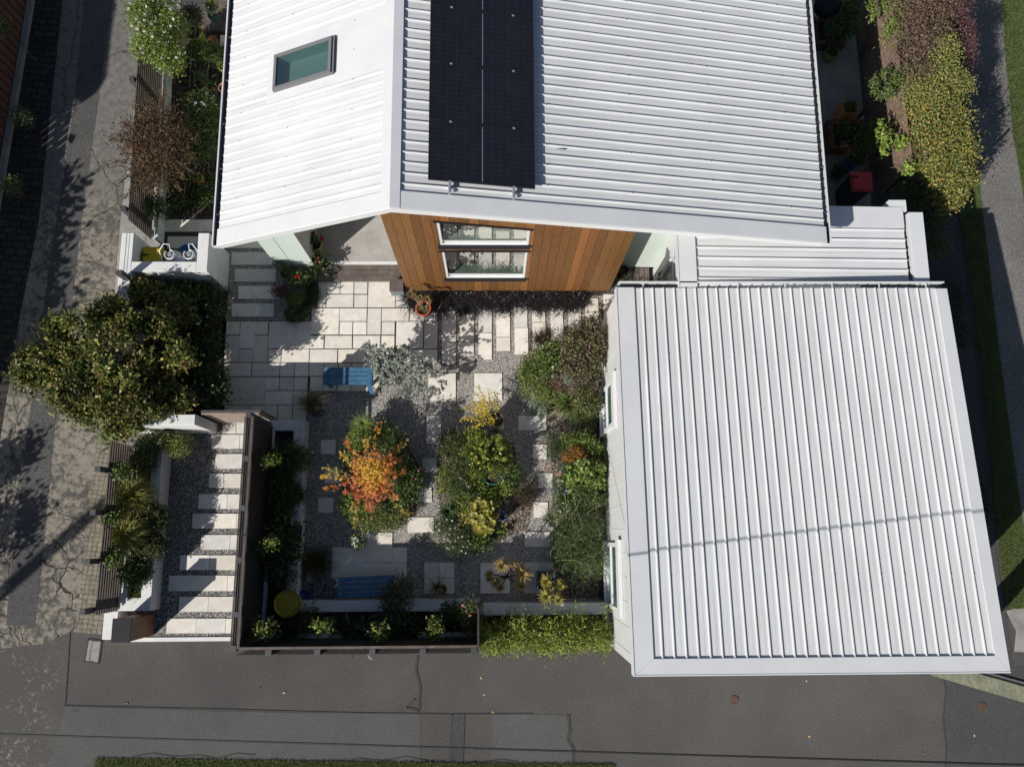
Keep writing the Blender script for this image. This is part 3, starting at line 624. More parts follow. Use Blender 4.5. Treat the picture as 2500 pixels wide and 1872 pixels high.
# solar panels
PX0, PX1 = -1.075, .69; nrm = Vector((SR, 0, 1)).normalized(); ux = Vector((1, 0, -SR)).normalized()
ORD = ['lowest solar panel, with its two feet on the white roof', 'second solar panel from the eave end, above the lowest one', 'third solar panel from the front edge of the roof', 'topmost solar panel, cut off by the top of the photo']
for i in range(4):
    y0 = 5.80+1.062*i; y1 = y0+1.045; c = Vector((PX0, y0, zr(PX0)+.14))
    pn = empty('solar_panel', c, 'black '+ORD[i], 'solar panel', 'black solar panels in a column on the right roof slope')
    L = (PX1-PX0)/ux.x
    def bx(mb, u0, u1, v0, v1, w0, w1):
        mb.obox(c+ux*((u0+u1)/2)+Vector((0, (v0+v1)/2, 0))+nrm*((w0+w1)/2), ux*(u1-u0)/2, Vector((0, (v1-v0)/2, 0)), nrm*(w1-w0)/2)
    f = MB(); t = .016; D_ = y1-y0
    for q in ((0, L, 0, t), (0, L, D_-t, D_), (0, t, t, D_-t), (L-t, L, t, D_-t)): bx(f, *q, -.035, .004)
    bx(f, t, L-t, t, D_-t, -.03, -.025); f.build('panel_frame', W['black'], pn)
    f = MB(); bx(f, t, L-t, t, D_-t, -.008, 0); f.build('cell_sheet', W['panelcell'], pn)
    f = MB(); bx(f, L/2-.008, L/2+.008, .03, D_-.03, 0, .002); f.build('busbar_strip', M('busbar_grey', (.12, .14, .19), .4), pn)
    for u in (.36, L-.36):
        f = MB(); bx(f, u-.022, u+.022, -.024, .006, .004, .012); bx(f, u-.01, u+.01, -.014, -.004, .012, .018); f.build('clamp', W['alu'], pn)
        if i == 0:
            f = MB(); bx(f, u-.02, u+.02, -.20, 0, -.075, -.04); bx(f, u-.012, u+.012, -.19, -.01, -.04, -.03); bx(f, u-.018, u+.018, -.11, -.07, -.135, -.07); f.build('mounting_foot', W['alu'], pn)
# ================================================================== link roof
lk = empty('entry_annex', (5.5, 5.6, 0), 'low white ribbed annex roof between the house eave and the garage', 'annex')
ZL = 2.70
def zk(x): return ZL-.035*(x-3.3)
xl = Q('F3', 1345, 900, ZL).x; xr0 = Q('A4', 1545, 1300, ZL-.18).x; yb0 = Q('A4', 1300, 1101, ZL-.12).y
m = MB(); corr_y(m, xl+.33, xr0, zk, 4.70, yb0-.42, .205); lr = m.build('roof', W['roof'], lk)
m = MB(); m.box(xl, xl+.34, 4.68, yb0-.3, ZL-.2, ZL+.032); m.prism([(xl+.34, yb0-.42), (xr0, yb0-.42), (xr0, yb0), (xl+.34, yb0)], ZL-.4, lambda x, y: zk(x)+.034); m.box(xl-.02, xl, 4.68, yb0-.3, ZL-.14, ZL+.044)
m.build('flashing', W['trim'], lr)
ZL -= .18; px0 = Q('A4', 1565, 1130, ZL+.1).x; px1 = Q('A4', 1640, 1130, ZL+.1).x; py1 = Q('A4', 1600, 1130, ZL+.1).y
m = MB(); m.box(px0, px1, 4.74, py1, ZL-.4, ZL+.10); m.box(xr0-.25, px0, py1+.05, py1+.28, ZL-.4, ZL+.04); m.build('parapet', W['trim'], lk)
m = MB(); m.box(xr0-.1, px0, 4.74, py1+.05, ZL-.2, ZL-.12); m.build('box_gutter', W['gutter'], lk)
m = MB(); m.box(xl+.06, px1-.05, 4.86, 5.955, .0, ZL-.21); m.box(5.78, px1-.05, 5.96, yb0-.05, 0, ZL-.21); m.build('wall', W['wallwhite'], lk)
m = MB(); xd = xl+.055
for y0, y1, z0, z1 in ((4.8, 4.9, .1, 2.1), (5.55, 5.62, .1, 2.1), (4.9, 5.55, 2.03, 2.1), (4.9, 5.55, .1, .2), (4.9, 5.55, 1.0, 1.06)): m.box(xd-.03, xd, y0, y1, z0, z1)
dr = m.build('door', W['frame'], lk)
m = MB(); m.box(xd-.012, xd-.002, 4.9, 5.55, .2, 2.03); m.build('door_pane', W['glass2'], dr)
m = MB(); m.box(xd-.06, xd-.03, 5.50, 5.53, .95, 1.15); m.box(xd-.09, xd-.06, 5.36, 5.53, 1.0, 1.03); m.build('handle', W['dark'], dr)
m = MB(); p = Q('F3', 1285, 830, 2.4); m.box(p.x-.05, xl-.02, p.y-.1, p.y+.1, 2.3, 2.52); m.tube([(p.x+.02, p.y, 2.3), (xl-.0, p.y-.02, 2.1), (xl+.02, p.y-.03, .1)], .035); m.build('downpipe', W['trim'], lk)
m = MB()
a = Q('F3', 610, 1060, .1); b = Q('F3', 880, 1340, .1)
for i in range(3):
    w = (b.x-a.x)/3; m.bbox(a.x+i*w, a.x+(i+1)*w-.012, b.y-.2, a.y, .02, .1, .004)
solo(m, 'door_step', W['deck'], 'small brown timber step by the annex door beside the mint wall', 'step')
# ================================================================== garage
GX0, GX1, GY0, GY1, GZ0, GZ1 = 2.30, 8.58, -2.19, 4.66, 3.34, 2.72     # high at the street, low at the gutter
def zg(y): return GZ0+(GZ1-GZ0)*(y-GY0)/(GY1-GY0)
gar = empty('garage', (5.4, 1.2, 0), 'white garage with long ribbed mono pitch steel roof and two white windows', 'garage')
pr = [(x, h) for x, h in ribs(GX0+.32, GX1-.2, .2015)]; n = len(pr); ya, yb = GY0+.24, GY1
m = MB(); m.add([(x, ya, zg(ya)+h) for x, h in pr]+[(x, yb, zg(yb)+h) for x, h in pr], [(i, i+1, n+i+1, n+i) for i in range(n-1)])
gr = m.build('roof', W['roofy'], gar)
m = MB()
m.prism([(GX0, GY0), (GX0+.33, GY0+.25), (GX0+.33, GY1), (GX0, GY1)], lambda x, y: zg(y)-.02, lambda x, y: zg(y)+.037)
m.prism([(GX1, GY0), (GX1, GY1-.02), (GX1-.215, GY1-.02), (GX1-.215, GY0+.25)], lambda x, y: zg(y)-.02, lambda x, y: zg(y)+.037)
m.prism([(GX0+.004, GY0), (GX1-.004, GY0), (GX1-.218, GY0+.25), (GX0+.333, GY0+.25)], lambda x, y: zg(y)-.02, lambda x, y: zg(y)+.0375)
m.prism([(GX0-.02, GY0-.02), (GX0-.001, GY0-.02), (GX0-.001, GY1), (GX0-.02, GY1)], lambda x, y: zg(y)-.15, lambda x, y: zg(y)+.05)
m.box(GX0, GX1, GY0-.02, GY0-.001, GZ0-.16, GZ0+.045)
m.build('flashing', W['trim'], gr)
screws([(x+.008, GY0+.24+1.32*k, zg(GY0+.24+1.32*k)+.03) for k in range(1, 5) for i, (x, h) in enumerate(q for q in pr if q[1] > .02) if i % 4 == (k % 2)*2], gr)
m = MB(); m.box(GX0+.05, GX1-.02, GY1-.02, GY1+.11, GZ1-.16, GZ1-.15); m.box(GX0+.05, GX1-.02, GY1-.04, GY1-.03, GZ1-.15, GZ1-.02); gg = m.build('gutter', W['gutter'], gar)
m = MB(); m.box(GX0+.05, GX1-.02, GY1+.11, GY1+.122, GZ1-.17, GZ1+.0); m.box(GX0+.05, GX1-.02, GY1+.102, GY1+.128, GZ1, GZ1+.012)
for x in np.arange(GX0+.5, GX1, .9): m.box(x, x+.02, GY1-.02, GY1+.11, GZ1-.02, GZ1-.01)
m.build('gutter_lip', W['trim'], gg)
WXg = 2.34
m = MB(); m.prism([(WXg, -2.1), (GX1-.1, -2.1), (GX1-.1, 4.65), (WXg, 4.65)], 0, lambda x, y: zg(y)-.03); gw2 = m.build('wall', W['wallwhite'], gar)
m = MB()
for k in range(16):
    y = -1.95+k*.425; m.prism([(WXg-.006, y), (WXg-.001, y), (WXg-.001, y+.022), (WXg-.006, y+.022)], .1, lambda x, y: zg(y)-.16)
m.build('batten', W['trim'], gw2)
for y0, y1 in ((2.18, 3.13), (-1.33, -.05)):
    m = MB(); x0, x1 = WXg-.05, WXg-.002; z0, z1 = .33, 1.82
    m.box(x0, x1, y0, y0+.08, z0, z1); m.box(x0, x1, y1-.08, y1, z0, z1); m.box(x0, x1, y0+.08, y1-.08, z0, z0+.08); m.box(x0, x1, y0+.08, y1-.08, z1-.08, z1); m.box(x0, x1, y0+.08, y1-.08, .86, .98)
    m.box(x0-.06, x1, y0-.04, y1+.04, z0-.06, z0-.002)
    wo = m.build('window', W['frame'], gar)
    m = MB(); m.box(x0+.015, x0+.02, y0+.08, y1-.08, z0+.08, .86); m.build('pane', W['glass2'], wo)
    m = MB(); m.box(x0+.015, x0+.02, y0+.08, y1-.08, .98, z1-.08); m.build('pane', W['glass2'], wo)
    m = MB(); m.box(WXg-.014, WXg-.006, y0+.08, y1-.08, z0+.08, z1-.08); m.build('blind', M('grey_green_blind', (.22, .28, .27), .7), wo)
    m = MB(); m.bbox(WXg-.075, WXg-.002, y0-.06, y1+.06, 1.84, 2.16); m.build('hood', W['trim'], wo)
# ================================================================== fences, walls, planters
def slat_run(mb, a, b, z0, z1, hgt=.065, gap=.014, th=.02, n=None):
    """horizontal boards from a to b"""
    z = z0
    while z+hgt <= z1+.001:
        mb.beam((a[0], a[1], z+hgt/2), (b[0], b[1], z+hgt/2), th, hgt); z += hgt+gap
# --- low slat fence along the driveway, charcoal
A_ = Q('B2', 850, 235, .5); B_ = Q('B2', 757, 1312, .5); A_.z = B_.z = 0
fen = empty('slat_fence', ((A_.x+B_.x)/2, (A_.y+B_.y)/2, 0), 'low charcoal horizontal slat fence with projecting posts between driveway blocks and grassy planter', 'fence')
m = MB(); slat_run(m, A_, B_, .1, 1.42, .055, .045, .022); m.build('slat_panel', W['slatbrown'], fen)
for (px, py) in ((645, 385), (615, 668), (578, 990), (545, 1318)):
    z = 1.68; p = Q('B2', px-10, py, z); m = MB(); m.box(p.x-.05, p.x+.05, p.y-.05, p.y+.05, 0, z)
    m.build('post', W['post'], fen)
    t = MB(); yy = p.y; fx = A_.x+(B_.x-A_.x)*(yy-A_.y)/(B_.y-A_.y); t.box(p.x+.05, fx-.012, yy-.03, yy+.03, 1.0, 1.06); t.build('bracket', W['post'], fen)
# --- taller slat fence further up, brown
A2_ = Q('N', 408, 150); B2_ = Q('F1', 640, 600)
fe2 = empty('slat_fence', ((A2_.x+B2_.x)/2, (A2_.y+B2_.y)/2, 0), 'taller brown slat fence under the bronze shrub, ending at the white gas enclosure', 'fence')
m = MB(); slat_run(m, A2_, B2_, .35, 1.5, .066, .03, .022); m.build('slat_panel', W['slatbrown'], fe2)
for t in (.3, .62, .95):
    p = A2_.lerp(B2_, t); m = MB(); m.box(p.x-.14, p.x-.04, p.y-.05, p.y+.05, 0, 1.53); m.build('post', W['post'], fe2)
m = MB(); p, q = A2_+Vector((.1, 0, 0)), B2_+Vector((.1, 0, 0)); m.beam((p.x, p.y, .18), (q.x, q.y, .18), .09, .36); solo(m, 'garden_kerb_wall', W['whitedirty'], 'low weathered white wall along the foot of the taller brown slat fence', 'wall')
# --- dark slat screen between walk and raised planter
ZF = 1.9; FX0 = Q('B2', 1612, 40, ZF).x; A3_ = Q('B2', 1645, 40, ZF); B3_ = Q('B2', 1550, 1560, ZF)
fe3 = empty('slat_screen', ((A3_.x+B3_.x)/2, (A3_.y+B3_.y)/2, 0), 'tall charcoal slat screen running along the right side of the entrance walk', 'fence')
m = MB(); slat_run(m, A3_, B3_, .3, ZF-.06, .064, .004, .02); m.build('slat_panel', W['slat'], fe3)
m = MB(); q1, q2 = A3_-Vector((.14, 0, 0)), B3_-Vector((.14, 0, 0)); slat_run(m, q1, q2, .12, ZF-.08, .064, .05, .018); m.build('outer_slats', W['slat'], fe3)
m = MB(); m.beam((A3_.x-.0, A3_.y, ZF-.02), (B3_.x, B3_.y, ZF-.02), .045, .03); m.beam((A3_.x-.145, A3_.y, ZF-.05), (B3_.x-.145, B3_.y, ZF-.05), .02, .03); m.build('top_rail', W['slatbrown'], fe3)
for y in (30, 330, 660, 1000, 1345, 1556):
    t = (y-40)/1520; p = A3_.lerp(B3_, t); m = MB(); m.box(p.x-.125, p.x-.025, p.y-.05, p.y+.05, 0, ZF+.0); m.build('post', W['post'], fe3)
# --- dark slat screen along the footpath
A4_ = Vector((B3_.x-.06, Q('C1', 700, 664, ZF).y, ZF)); B4_ = Vector((Q('C1', 1360, 670, ZF).x, A4_.y, ZF))
fe4 = empty('slat_screen', ((A4_.x+B4_.x)/2, A4_.y, 0), 'tall charcoal slat screen facing the footpath, running left to right', 'fence')
m = MB(); slat_run(m, A4_+Vector((.1, 0, 0)), B4_, .3, ZF-.04, .064, .004, .02); m.build('slat_panel', W['slat'], fe4)
m = MB(); slat_run(m, A4_-Vector((0, .13, 0)), B4_-Vector((0, .13, 0)), .1, ZF-.1, .064, .05, .018); m.build('outer_slats', W['slat'], fe4)
m = MB(); m.beam((A4_.x+.08, A4_.y, ZF-.02), (B4_.x, B4_.y, ZF-.02), .045, .03); m.build('top_rail', W['deck'], fe4)
for x in (232, 496, 793, 1067, 1342):
    p = Q('C1', x, 682, ZF); m = MB(); m.box(p.x-.055, p.x+.055, A4_.y-.125, A4_.y-.025, 0, ZF); m.build('post', W['post'], fe4)
yt = Q('C1', 1363, 455, ZF).y
m = MB(); slat_run(m, (B4_.x+.02, A4_.y-.12, 0), (B4_.x+.02, yt, 0), .3, ZF-.05, .064, .012, .02); m.beam((B4_.x+.02, A4_.y-.12, ZF-.02), (B4_.x+.02, yt, ZF-.02), .035, .03); m.build('return_panel', W['slat'], fe4)
m = MB(); p = Q('C1', 1378, 466, 1.4); m.box(p.x-.055, p.x+.055, p.y-.06, p.y+.06, 0, 1.4)
solo(m, 'timber_post', W['gate'], 'short greyish timber post at the end of the footpath screen beside the bamboo', 'post')
# --- walls
def wall(name, label, boxes, mat='white', cat='wall', group=None):
    m = MB()
    for b in boxes: m.bbox(*b, .008)
    return solo(m, name, W[mat], label, cat, group)
# raised planter between screen and garden: three joined sides
x0 = Q('B3', 585, 600, .45).x; x1 = Q('B3', 780, 420, .45).x; x2 = Q('B3', 876, 305, .45).x; yT = Q('B3', 700, 302, .45).y; yI = Q('B3', 700, 399, .45).y
yN0 = Q('C1', 800, 470, .45).y; yN1 = Q('C1', 800, 409, .45).y; xE = Q('C1', 1372, 440, .45).x; yS = Q('C1', 800, 588, .45).y; yS0 = Q('C1', 800, 632, .45).y
x00 = Q('B3', 545, 600, .45).x
pl = empty('raised_planter', ((x0+x2)/2, yT-1, 0), 'long white rendered L shaped raised planter inside the dark screens', 'planter')
m = MB(); m.bbox(x00, x0+.03, yS0, yT, 0, .45); m.bbox(x0+.03, x2, yI, yT, 0, .45); m.bbox(x1, x2, yN1, yI, 0, .45); m.bbox(x1, xE, yN0, yN1, 0, .45); m.bbox(x0+.03, xE, yS0, yS, 0, .45)
m.build('planter_wall', W['whitedirty'], pl)
m = MB(); m.prism([(x0+.03, yS), (xE, yS), (xE, yN0), (x1, yN0), (x1, yI), (x0+.03, yI)], .1, .33); m.build('soil', W['soil'], pl)
# bamboo bed wall
xa = Q('C1', 1392, 450, .5).x; xb = Q('C1', 2066, 450, .5).x; ya = Q('C1', 1800, 488, .5).y; yb = Q('C1', 1800, 424, .5).y
wall('garden_wall', 'sunlit white garden wall behind the bamboo, ending near the garage', [(xa, xb, ya, yb, 0, .5)])
wall('garden_wall', 'short white wall stub at the street end of the bamboo hedge', [(xa-.02, xa+.45, Yf-.02, Yf+.2, 0, .28)])
m = MB(); a = Q('C1', 1900, 622, .08); b = Q('C1', 2064, 640, .08); m.bbox(a.x-2.6, b.x, b.y, b.y+.05, 0, .08); solo(m, 'timber_edging', W['gate'], 'thin timber edging board between the bamboo bed and the footpath', 'edging')
sheet('bamboo_soil', W['soil'], [(xa, Yf+.03), (xb, Yf+.03), (xb, ya), (xa, ya)], .012)
# left planter beside the low slat fence
zP = .5; a = Q('B2', 1060, 262, zP); b = Q('B2', 978, 1310, zP)
pl2 = empty('raised_planter', (b.x-.4, (a.y+b.y)/2, 0), 'narrow white rendered planter of golden grasses between low slat fence and entrance walk', 'planter')
fxl = lambda y: A_.x+(B_.x-A_.x)*(y-A_.y)/(B_.y-A_.y)+.03
m = MB(); yA = a.y; yB_ = b.y
def qd(xf0, xf1, y0, y1, z0, z1): m.prism([(xf0(y0), y0), (xf1(y0), y0), (xf1(y1), y1), (xf0(y1), y1)], z0, z1)
xr = lambda y: a.x+(b.x-a.x)*(y-a.y)/(b.y-a.y)
qd(lambda y: xr(y)-.2, xr, yB_, yA, 0, zP); qd(lambda y: fxl(y), lambda y: fxl(y)+.16, yB_, yA+.1, 0, zP-.004); qd(lambda y: fxl(y)+.16, lambda y: xr(y)-.2, yB_, yB_+.25, 0, zP-.002)
m.build('planter_wall', W['white'], pl2)
m = MB(); qd(lambda y: fxl(y)+.16, lambda y: xr(y)-.2, yB_+.25, yA, .1, .36); m.build('soil', W['soil'], pl2)
# letterbox pillar
c1_, c2_ = Q('B2', 735, 1360, 1.15), Q('B2', 848, 1516, 1.15)
lb = empty('letterbox', ((c1_.x+c2_.x)/2, (c1_.y+c2_.y)/2, 0), 'oiled timber letterbox pillar with flat black top at the start of the entrance walk', 'letterbox')
m = MB(); 
for i in range(7): m.bbox(c1_.x+.012, c2_.x-.012, c2_.y+.012, c1_.y-.012, .02+i*.159, .02+i*.159+.154, .004)
m.build('timber_body', W['boxwood'], lb)
m = MB(); m.bbox(c1_.x, c2_.x, c2_.y, c1_.y, 1.135, 1.155, .004); m.build('top_plate', W['black'], lb)
p, q = Q('B2', 680, 1312, .45), Q('B2', 757, 1497, .45)
wall('low_wall', 'low white wall standing against the letterbox pillar at the footpath', [(p.x, q.x, q.y, p.y, 0, .45)])
# gate and gate pillar wall
zg_ = 1.28; p, q = Q('B2', 1312, 20, zg_), Q('B2', 1606, 20, zg_); q.x = A3_.x; g_ = empty('garden_gate', ((p.x+q.x)/2, p.y, 0), 'silvered timber board gate closing the top of the entrance walk', 'gate')
m = MB()
for i in range(8): m.bbox(p.x, q.x, p.y-.03, p.y, .08+i*.15, .08+i*.15+.146, .003)
m.build('board_panel', W['gate'], g_)
m = MB(); m.box(p.x-.0, q.x, p.y+.0, p.y+.05, zg_-.05, zg_+.02); m.box(p.x, p.x+.05, p.y, p.y+.05, .05, zg_-.05); m.box(q.x-.05, q.x, p.y, p.y+.05, .05, zg_-.05); m.build('gate_frame', W['post'], g_)
m = MB(); m.box(q.x-.16, q.x-.13, p.y-.075, p.y-.03, .95, 1.08); m.build('handle', W['dark'], g_)
z_ = 1.34; y0, y1 = Q('B2', 1272, 97, z_).y, Q('B2', 1272, 30, z_).y; xR = Q('B2', 1272, 60, z_).x; xL = Q('B2', 690, 70, z_).x
wall('gate_wall', 'white rendered wall under the tree, ending as the gate pillar', [(xL, xR, y0, y1, 0, z_)])
# boundary wall along the drive, with the gas enclosure
z_ = 1.32; xa0, xa1 = Q('F1', 205, 500, z_).x-.12, Q('F1', 268, 700, z_).x; yTop = Q('F1', 200, 420, z_).y
wall('boundary_wall', 'white grooved boundary wall along the driveway, left of the gas bottles', [(xa0-.02, xa0+.085, y1, yTop, 0, z_), (xa0+.09, xa0+.145, y1, yTop, 0, z_-.003), (xa0+.15, xa1, y1, yTop, 0, z_)])
yb0_, yb1_ = Q('F1', 800, 1000, z_).y, Q('F1', 800, 850, z_).y; xc0, xc1 = Q('F1', 1240, 700, z_).x, Q('F1', 1405, 700, z_).x
wall('gas_enclosure', 'white rendered enclosure walls around the gas bottles and the yellow bin', [(xa1, xc0, yb0_, yb1_, 0, z_-.002), (xc0, xc1, yb0_, yTop, 0, z_)])
m = MB(); p = Q('F1', 60, 1010, 1.72); m.box(p.x-.06, p.x+.06, p.y-.05, p.y+.05, 0, 1.72); solo(m, 'fence_post', W['post'], 'dark square post rising from the boundary wall below the gas enclosure', 'post')
m = MB(); p = Q('F1', 670, 1110, .7); m.obox((p.x, p.y, .78), (.11, .03, 0), (-.02, .1, 0), (0, 0, .04)); m.box(p.x-.03, p.x+.03, p.y-.03, p.y+.03, 0, .74)
solo(m, 'meter_box', W['grey'], 'small grey tilted box in the leaves below the gas enclosure', 'meter box')
m = MB(); p = Q('F1', 1460, 1175, .9); m.tube([(p.x, p.y+.1, .9), (p.x, p.y, .9), (p.x+.02, p.y-.03, .05)], .02); solo(m, 'hose_tap', W['dark'], 'dark pipe stand against the end of the gas enclosure', 'pipe')
# --- bins and gas bottles
def wheelie(name, label, c4, ztop, mat, rot=0):
    r = empty(name, ((c4[0]+c4[1])/2, (c4[2]+c4[3])/2, 0), label, 'bin'); x0, x1, y0, y1 = c4
    m = MB(); vs = []
    for z, k in ((.06, .82), (ztop-.09, .98)):
        for a, b in ((-1,-1),(1,-1),(1,1),(-1,1)): vs.append(((x0+x1)/2+a*k*(x1-x0)/2, (y0+y1)/2+b*k*(y1-y0)/2, z))
    m.add(vs, [(0,3,2,1),(4,5,6,7),(0,1,5,4),(1,2,6,5),(2,3,7,6),(3,0,4,7)]); m.build('bin_body', W['darkpot'], r)
    m = MB(); m.bbox(x0-.015, x1+.015, y0-.015, y1+.015, ztop-.088, ztop-.05, .004); cx, cy = (x0+x1)/2, (y0+y1)/2
    n = 20; hx, hy = (x1-x0)/2-.01, (y1-y0)/2-.01
    sup = lambda k, z: [(cx+k*hx*math.copysign(abs(math.cos(2*math.pi*i/n))**.25, math.cos(2*math.pi*i/n)), cy+k*hy*math.copysign(abs(math.sin(2*math.pi*i/n))**.25, math.sin(2*math.pi*i/n)), z) for i in range(n)]
    vs = sup(1, ztop-.05)+sup(.97, ztop-.015)+sup(.86, ztop); fs = [(j*n+i, j*n+(i+1)%n, (j+1)*n+(i+1)%n, (j+1)*n+i) for j in (0, 1) for i in range(n)]+[tuple(range(2*n, 3*n))]
    m.add(vs, fs); m.build('bin_lid', mat, r)
    m = MB(); m.bbox(x0-.02, x0+.13, cy+.07, cy+.10, ztop-.005, ztop+.014, .004); m.build('lid_handle', W['black'], r); return r
p, q = Q('F1', 415, 622, .98), Q('F1', 712, 842, .98); p = Q('F1', 440, 630, .98)
wheelie('wheelie_bin', 'wheelie bin with a yellow lid inside the white enclosure', (p.x-.03, q.x-.03, p.y-.52, p.y), .98, W['binyellow'])
p = Q('F1', 1105, 745, .85); m = MB(); rr = .29
t_ = empty('round_tub', (p.x, p.y, 0), 'round tub with a blue lid behind the right hand gas bottle', 'tub'); p = Q('F1', 1105, 752, .85)
m.lathe((p.x, p.y, 0), [(.2, 0), (.25, .75)], 28); m.build('tub_body', W['darkpot'], t_, True)
m = MB(); m.lathe((p.x, p.y, 0), [(.255, .74), (.265, .80), (.255, .85), (.235, .85), (.23, .84)], 32); m.build('tub_lid', W['binblue'], t_)
for cx, cy, lab in ((822, 745, 'pale gas bottle with a looping hose, next to the yellow bin'), (1110, 745, 'pale gas bottle in front of the blue lidded tub')):
    p = Q('F1', cx, cy, 1.25); b = empty('gas_bottle', (p.x, p.y, 0), lab, 'gas bottle', 'gas bottles in the white enclosure')
    m = MB(); m.lathe((p.x, p.y, 0), [(.15, .02), (.18, .06), (.183, .98), (.165, 1.07), (.11, 1.13), (.04, 1.15)], 28); m.build('cylinder_body', W['gas'], b, True)
    m = MB(); n = 22; vs = []; fs = []
    for i in range(n+1):
        t = math.pi*.78+i/n*math.pi*1.7
        for r_, z in ((.105, 1.12), (.105, 1.28), (.092, 1.28), (.092, 1.12)): vs.append((p.x+r_*math.cos(t), p.y+r_*math.sin(t), z))
    for i in range(n):
        for k in range(4): fs.append((i*4+k, i*4+(k+1)%4, i*4+4+(k+1)%4, i*4+4+k))
    m.add(vs, fs); m.build('collar', W['frame'], b, True)
    m = MB(); m.lathe((p.x, p.y, 1.14), [(.032, 0), (.032, .05), (.022, .055), (.022, .09), (.045, .09), (.045, .105), (.012, .11)], 12); m.box(p.x-.05, p.x-.03, p.y-.05, p.y-.02, 1.15, 1.2); m.build('valve', W['alu'], b)
    m = MB(); s = -1 if cx < 900 else 1
    pts = [(p.x+.02, p.y+.05, 1.25), (p.x-.0, p.y+.2, 1.30), (p.x-.12 if s < 0 else p.x+.08, p.y+.21, 1.3), (p.x-.22 if s < 0 else p.x+.17, p.y+.08, 1.24), (p.x-.2 if s < 0 else p.x+.2, p.y-.08, 1.1), (p.x-.13 if s < 0 else p.x+.2, p.y-.17, .95)]
    m.tube(pts, .012, 6); m.build('hose', W['frame'], b, True)
m = MB(); p = Q('F1', 985, 810, 1.15); m.bbox(p.x-.1, p.x+.1, p.y-.06, p.y+.04, .95, 1.16); solo(m, 'regulator_box', M('pale_blue_grey_box', (.42, .45, .52), .5), 'small pale blue regulator cover between the two gas bottles', 'cover', base=(p.x, p.y, .95))
# --- benches
def bench(name, label, corners, zs, rot, n=4, back=False, ends=True):
    (ax, ay), (bx_, by_) = corners; c = Vector(((ax+bx_)/2, (ay+by_)/2, 0)); L, D_ = abs(bx_-ax), abs(by_-ay)
    b = empty(name, c, label, 'bench'); Rm = Matrix.Rotation(rot, 3, 'Z')
    def ob(m, x0, x1, y0, y1, z0, z1):
        m.obox(c+Rm @ Vector(((x0+x1)/2, (y0+y1)/2, 0))+Vector((0, 0, (z0+z1)/2)), Rm @ Vector(((x1-x0)/2, 0, 0)), Rm @ Vector((0, (y1-y0)/2, 0)), (0, 0, (z1-z0)/2))
    w = D_/n
    for i in range(n):
        m = MB(); ob(m, -L/2, L/2, -D_/2+i*w+.006, -D_/2+(i+1)*w-.006, zs-.03, zs); m.build('seat_slat', W['bench'], b)
    for s in (-1, 1):
        for t in (-1, 1):
            m = MB(); ob(m, s*(L/2-.09)-.03, s*(L/2-.09)+.03, t*(D_/2-.05)-.03, t*(D_/2-.05)+.03, 0, zs-.03); m.build('leg', W['bench'], b)
        m = MB(); ob(m, s*(L/2-.09)-.02, s*(L/2-.09)+.02, -D_/2+.08, D_/2-.08, zs-.12, zs-.03); m.build('apron', W['bench'], b)
    return b, ob, L, D_
p, q = Q('H3', -40, 997, .43), Q('H3', 835, 1338, .43); p.x = Q('A2', 776, 1220, .43).x
b, ob, L, D_ = bench('garden_bench', 'blue plank bench in sun at the edge of the patio, left third in shade', ((p.x, p.y), (q.x, q.y)), .43, 0)
m = MB(); ob(m, L/2-.005, L/2+.022, -D_/2-.0, D_/2, .43-.16, .445); ob(m, L/2-.08, L/2-.015, -D_/2, D_/2, .43, .438); m.build('end_board', W['bench'], b)
m = MB(); P3 = [(L/2-.1, -D_/2), (L/2+.0, -D_/2), (L/2+.03, -D_/2-.14), (L/2-.06, -D_/2-.14)]; m.prism([(b.location.x+x, b.location.y+y) for x, y in P3], lambda x, y: .41+(y-(b.location.y-D_/2))*2.2, lambda x, y: .43+(y-(b.location.y-D_/2))*2.2); m.build('splayed_leg', W['bench'], b)
p, q = Q('H6', 172, 822, .42), Q('H6', 1075, 1130, .42)
bench('garden_bench', 'dark blue slatted bench standing slightly askew in the shade near the street', ((p.x, p.y), (q.x, q.y-.02)), .42, R(2.6))
# --- block seat, timber seat, tub
p, q = Q('F2', 1828, 890, .42), Q('F2', 2012, 1050, .42)
s_ = empty('block_seat', ((p.x+q.x)/2, (p.y+q.y)/2, 0), 'small square brown block seat at the foot of the cedar wall corner', 'seat')
m = MB(); m.bbox(p.x, q.x, q.y, p.y, .36, .42, .005); m.build('seat_top', W['deck'], s_)
m = MB(); m.box(p.x+.01, q.x-.01, q.y+.008, p.y-.008, .0, .36); m.build('seat_base', M('slate_grey_board', (.15, .17, .19), .7), s_)
p, q = Q('B3', 745, 1225, .49), Q('B3', 848, 1365, .49)
m = MB(); m.bbox(p.x-.0, q.x, q.y, p.y, .452, .49, .005); solo(m, 'timber_bench', W['slatbrown'], 'dark timber seat board resting on the long white planter wall', 'seat')
p = Q('C1', 335, 427, .72); m = MB(); m.lathe((p.x, p.y, .34), [(.2, 0), (.25, .32), (.268, .37), (.262, .385), (.245, .37), (.238, .35)], 40); solo(m, 'yellow_tub', W['yellow'], 'dull yellow round tub standing in the corner of the raised planter', 'tub', smooth=False)
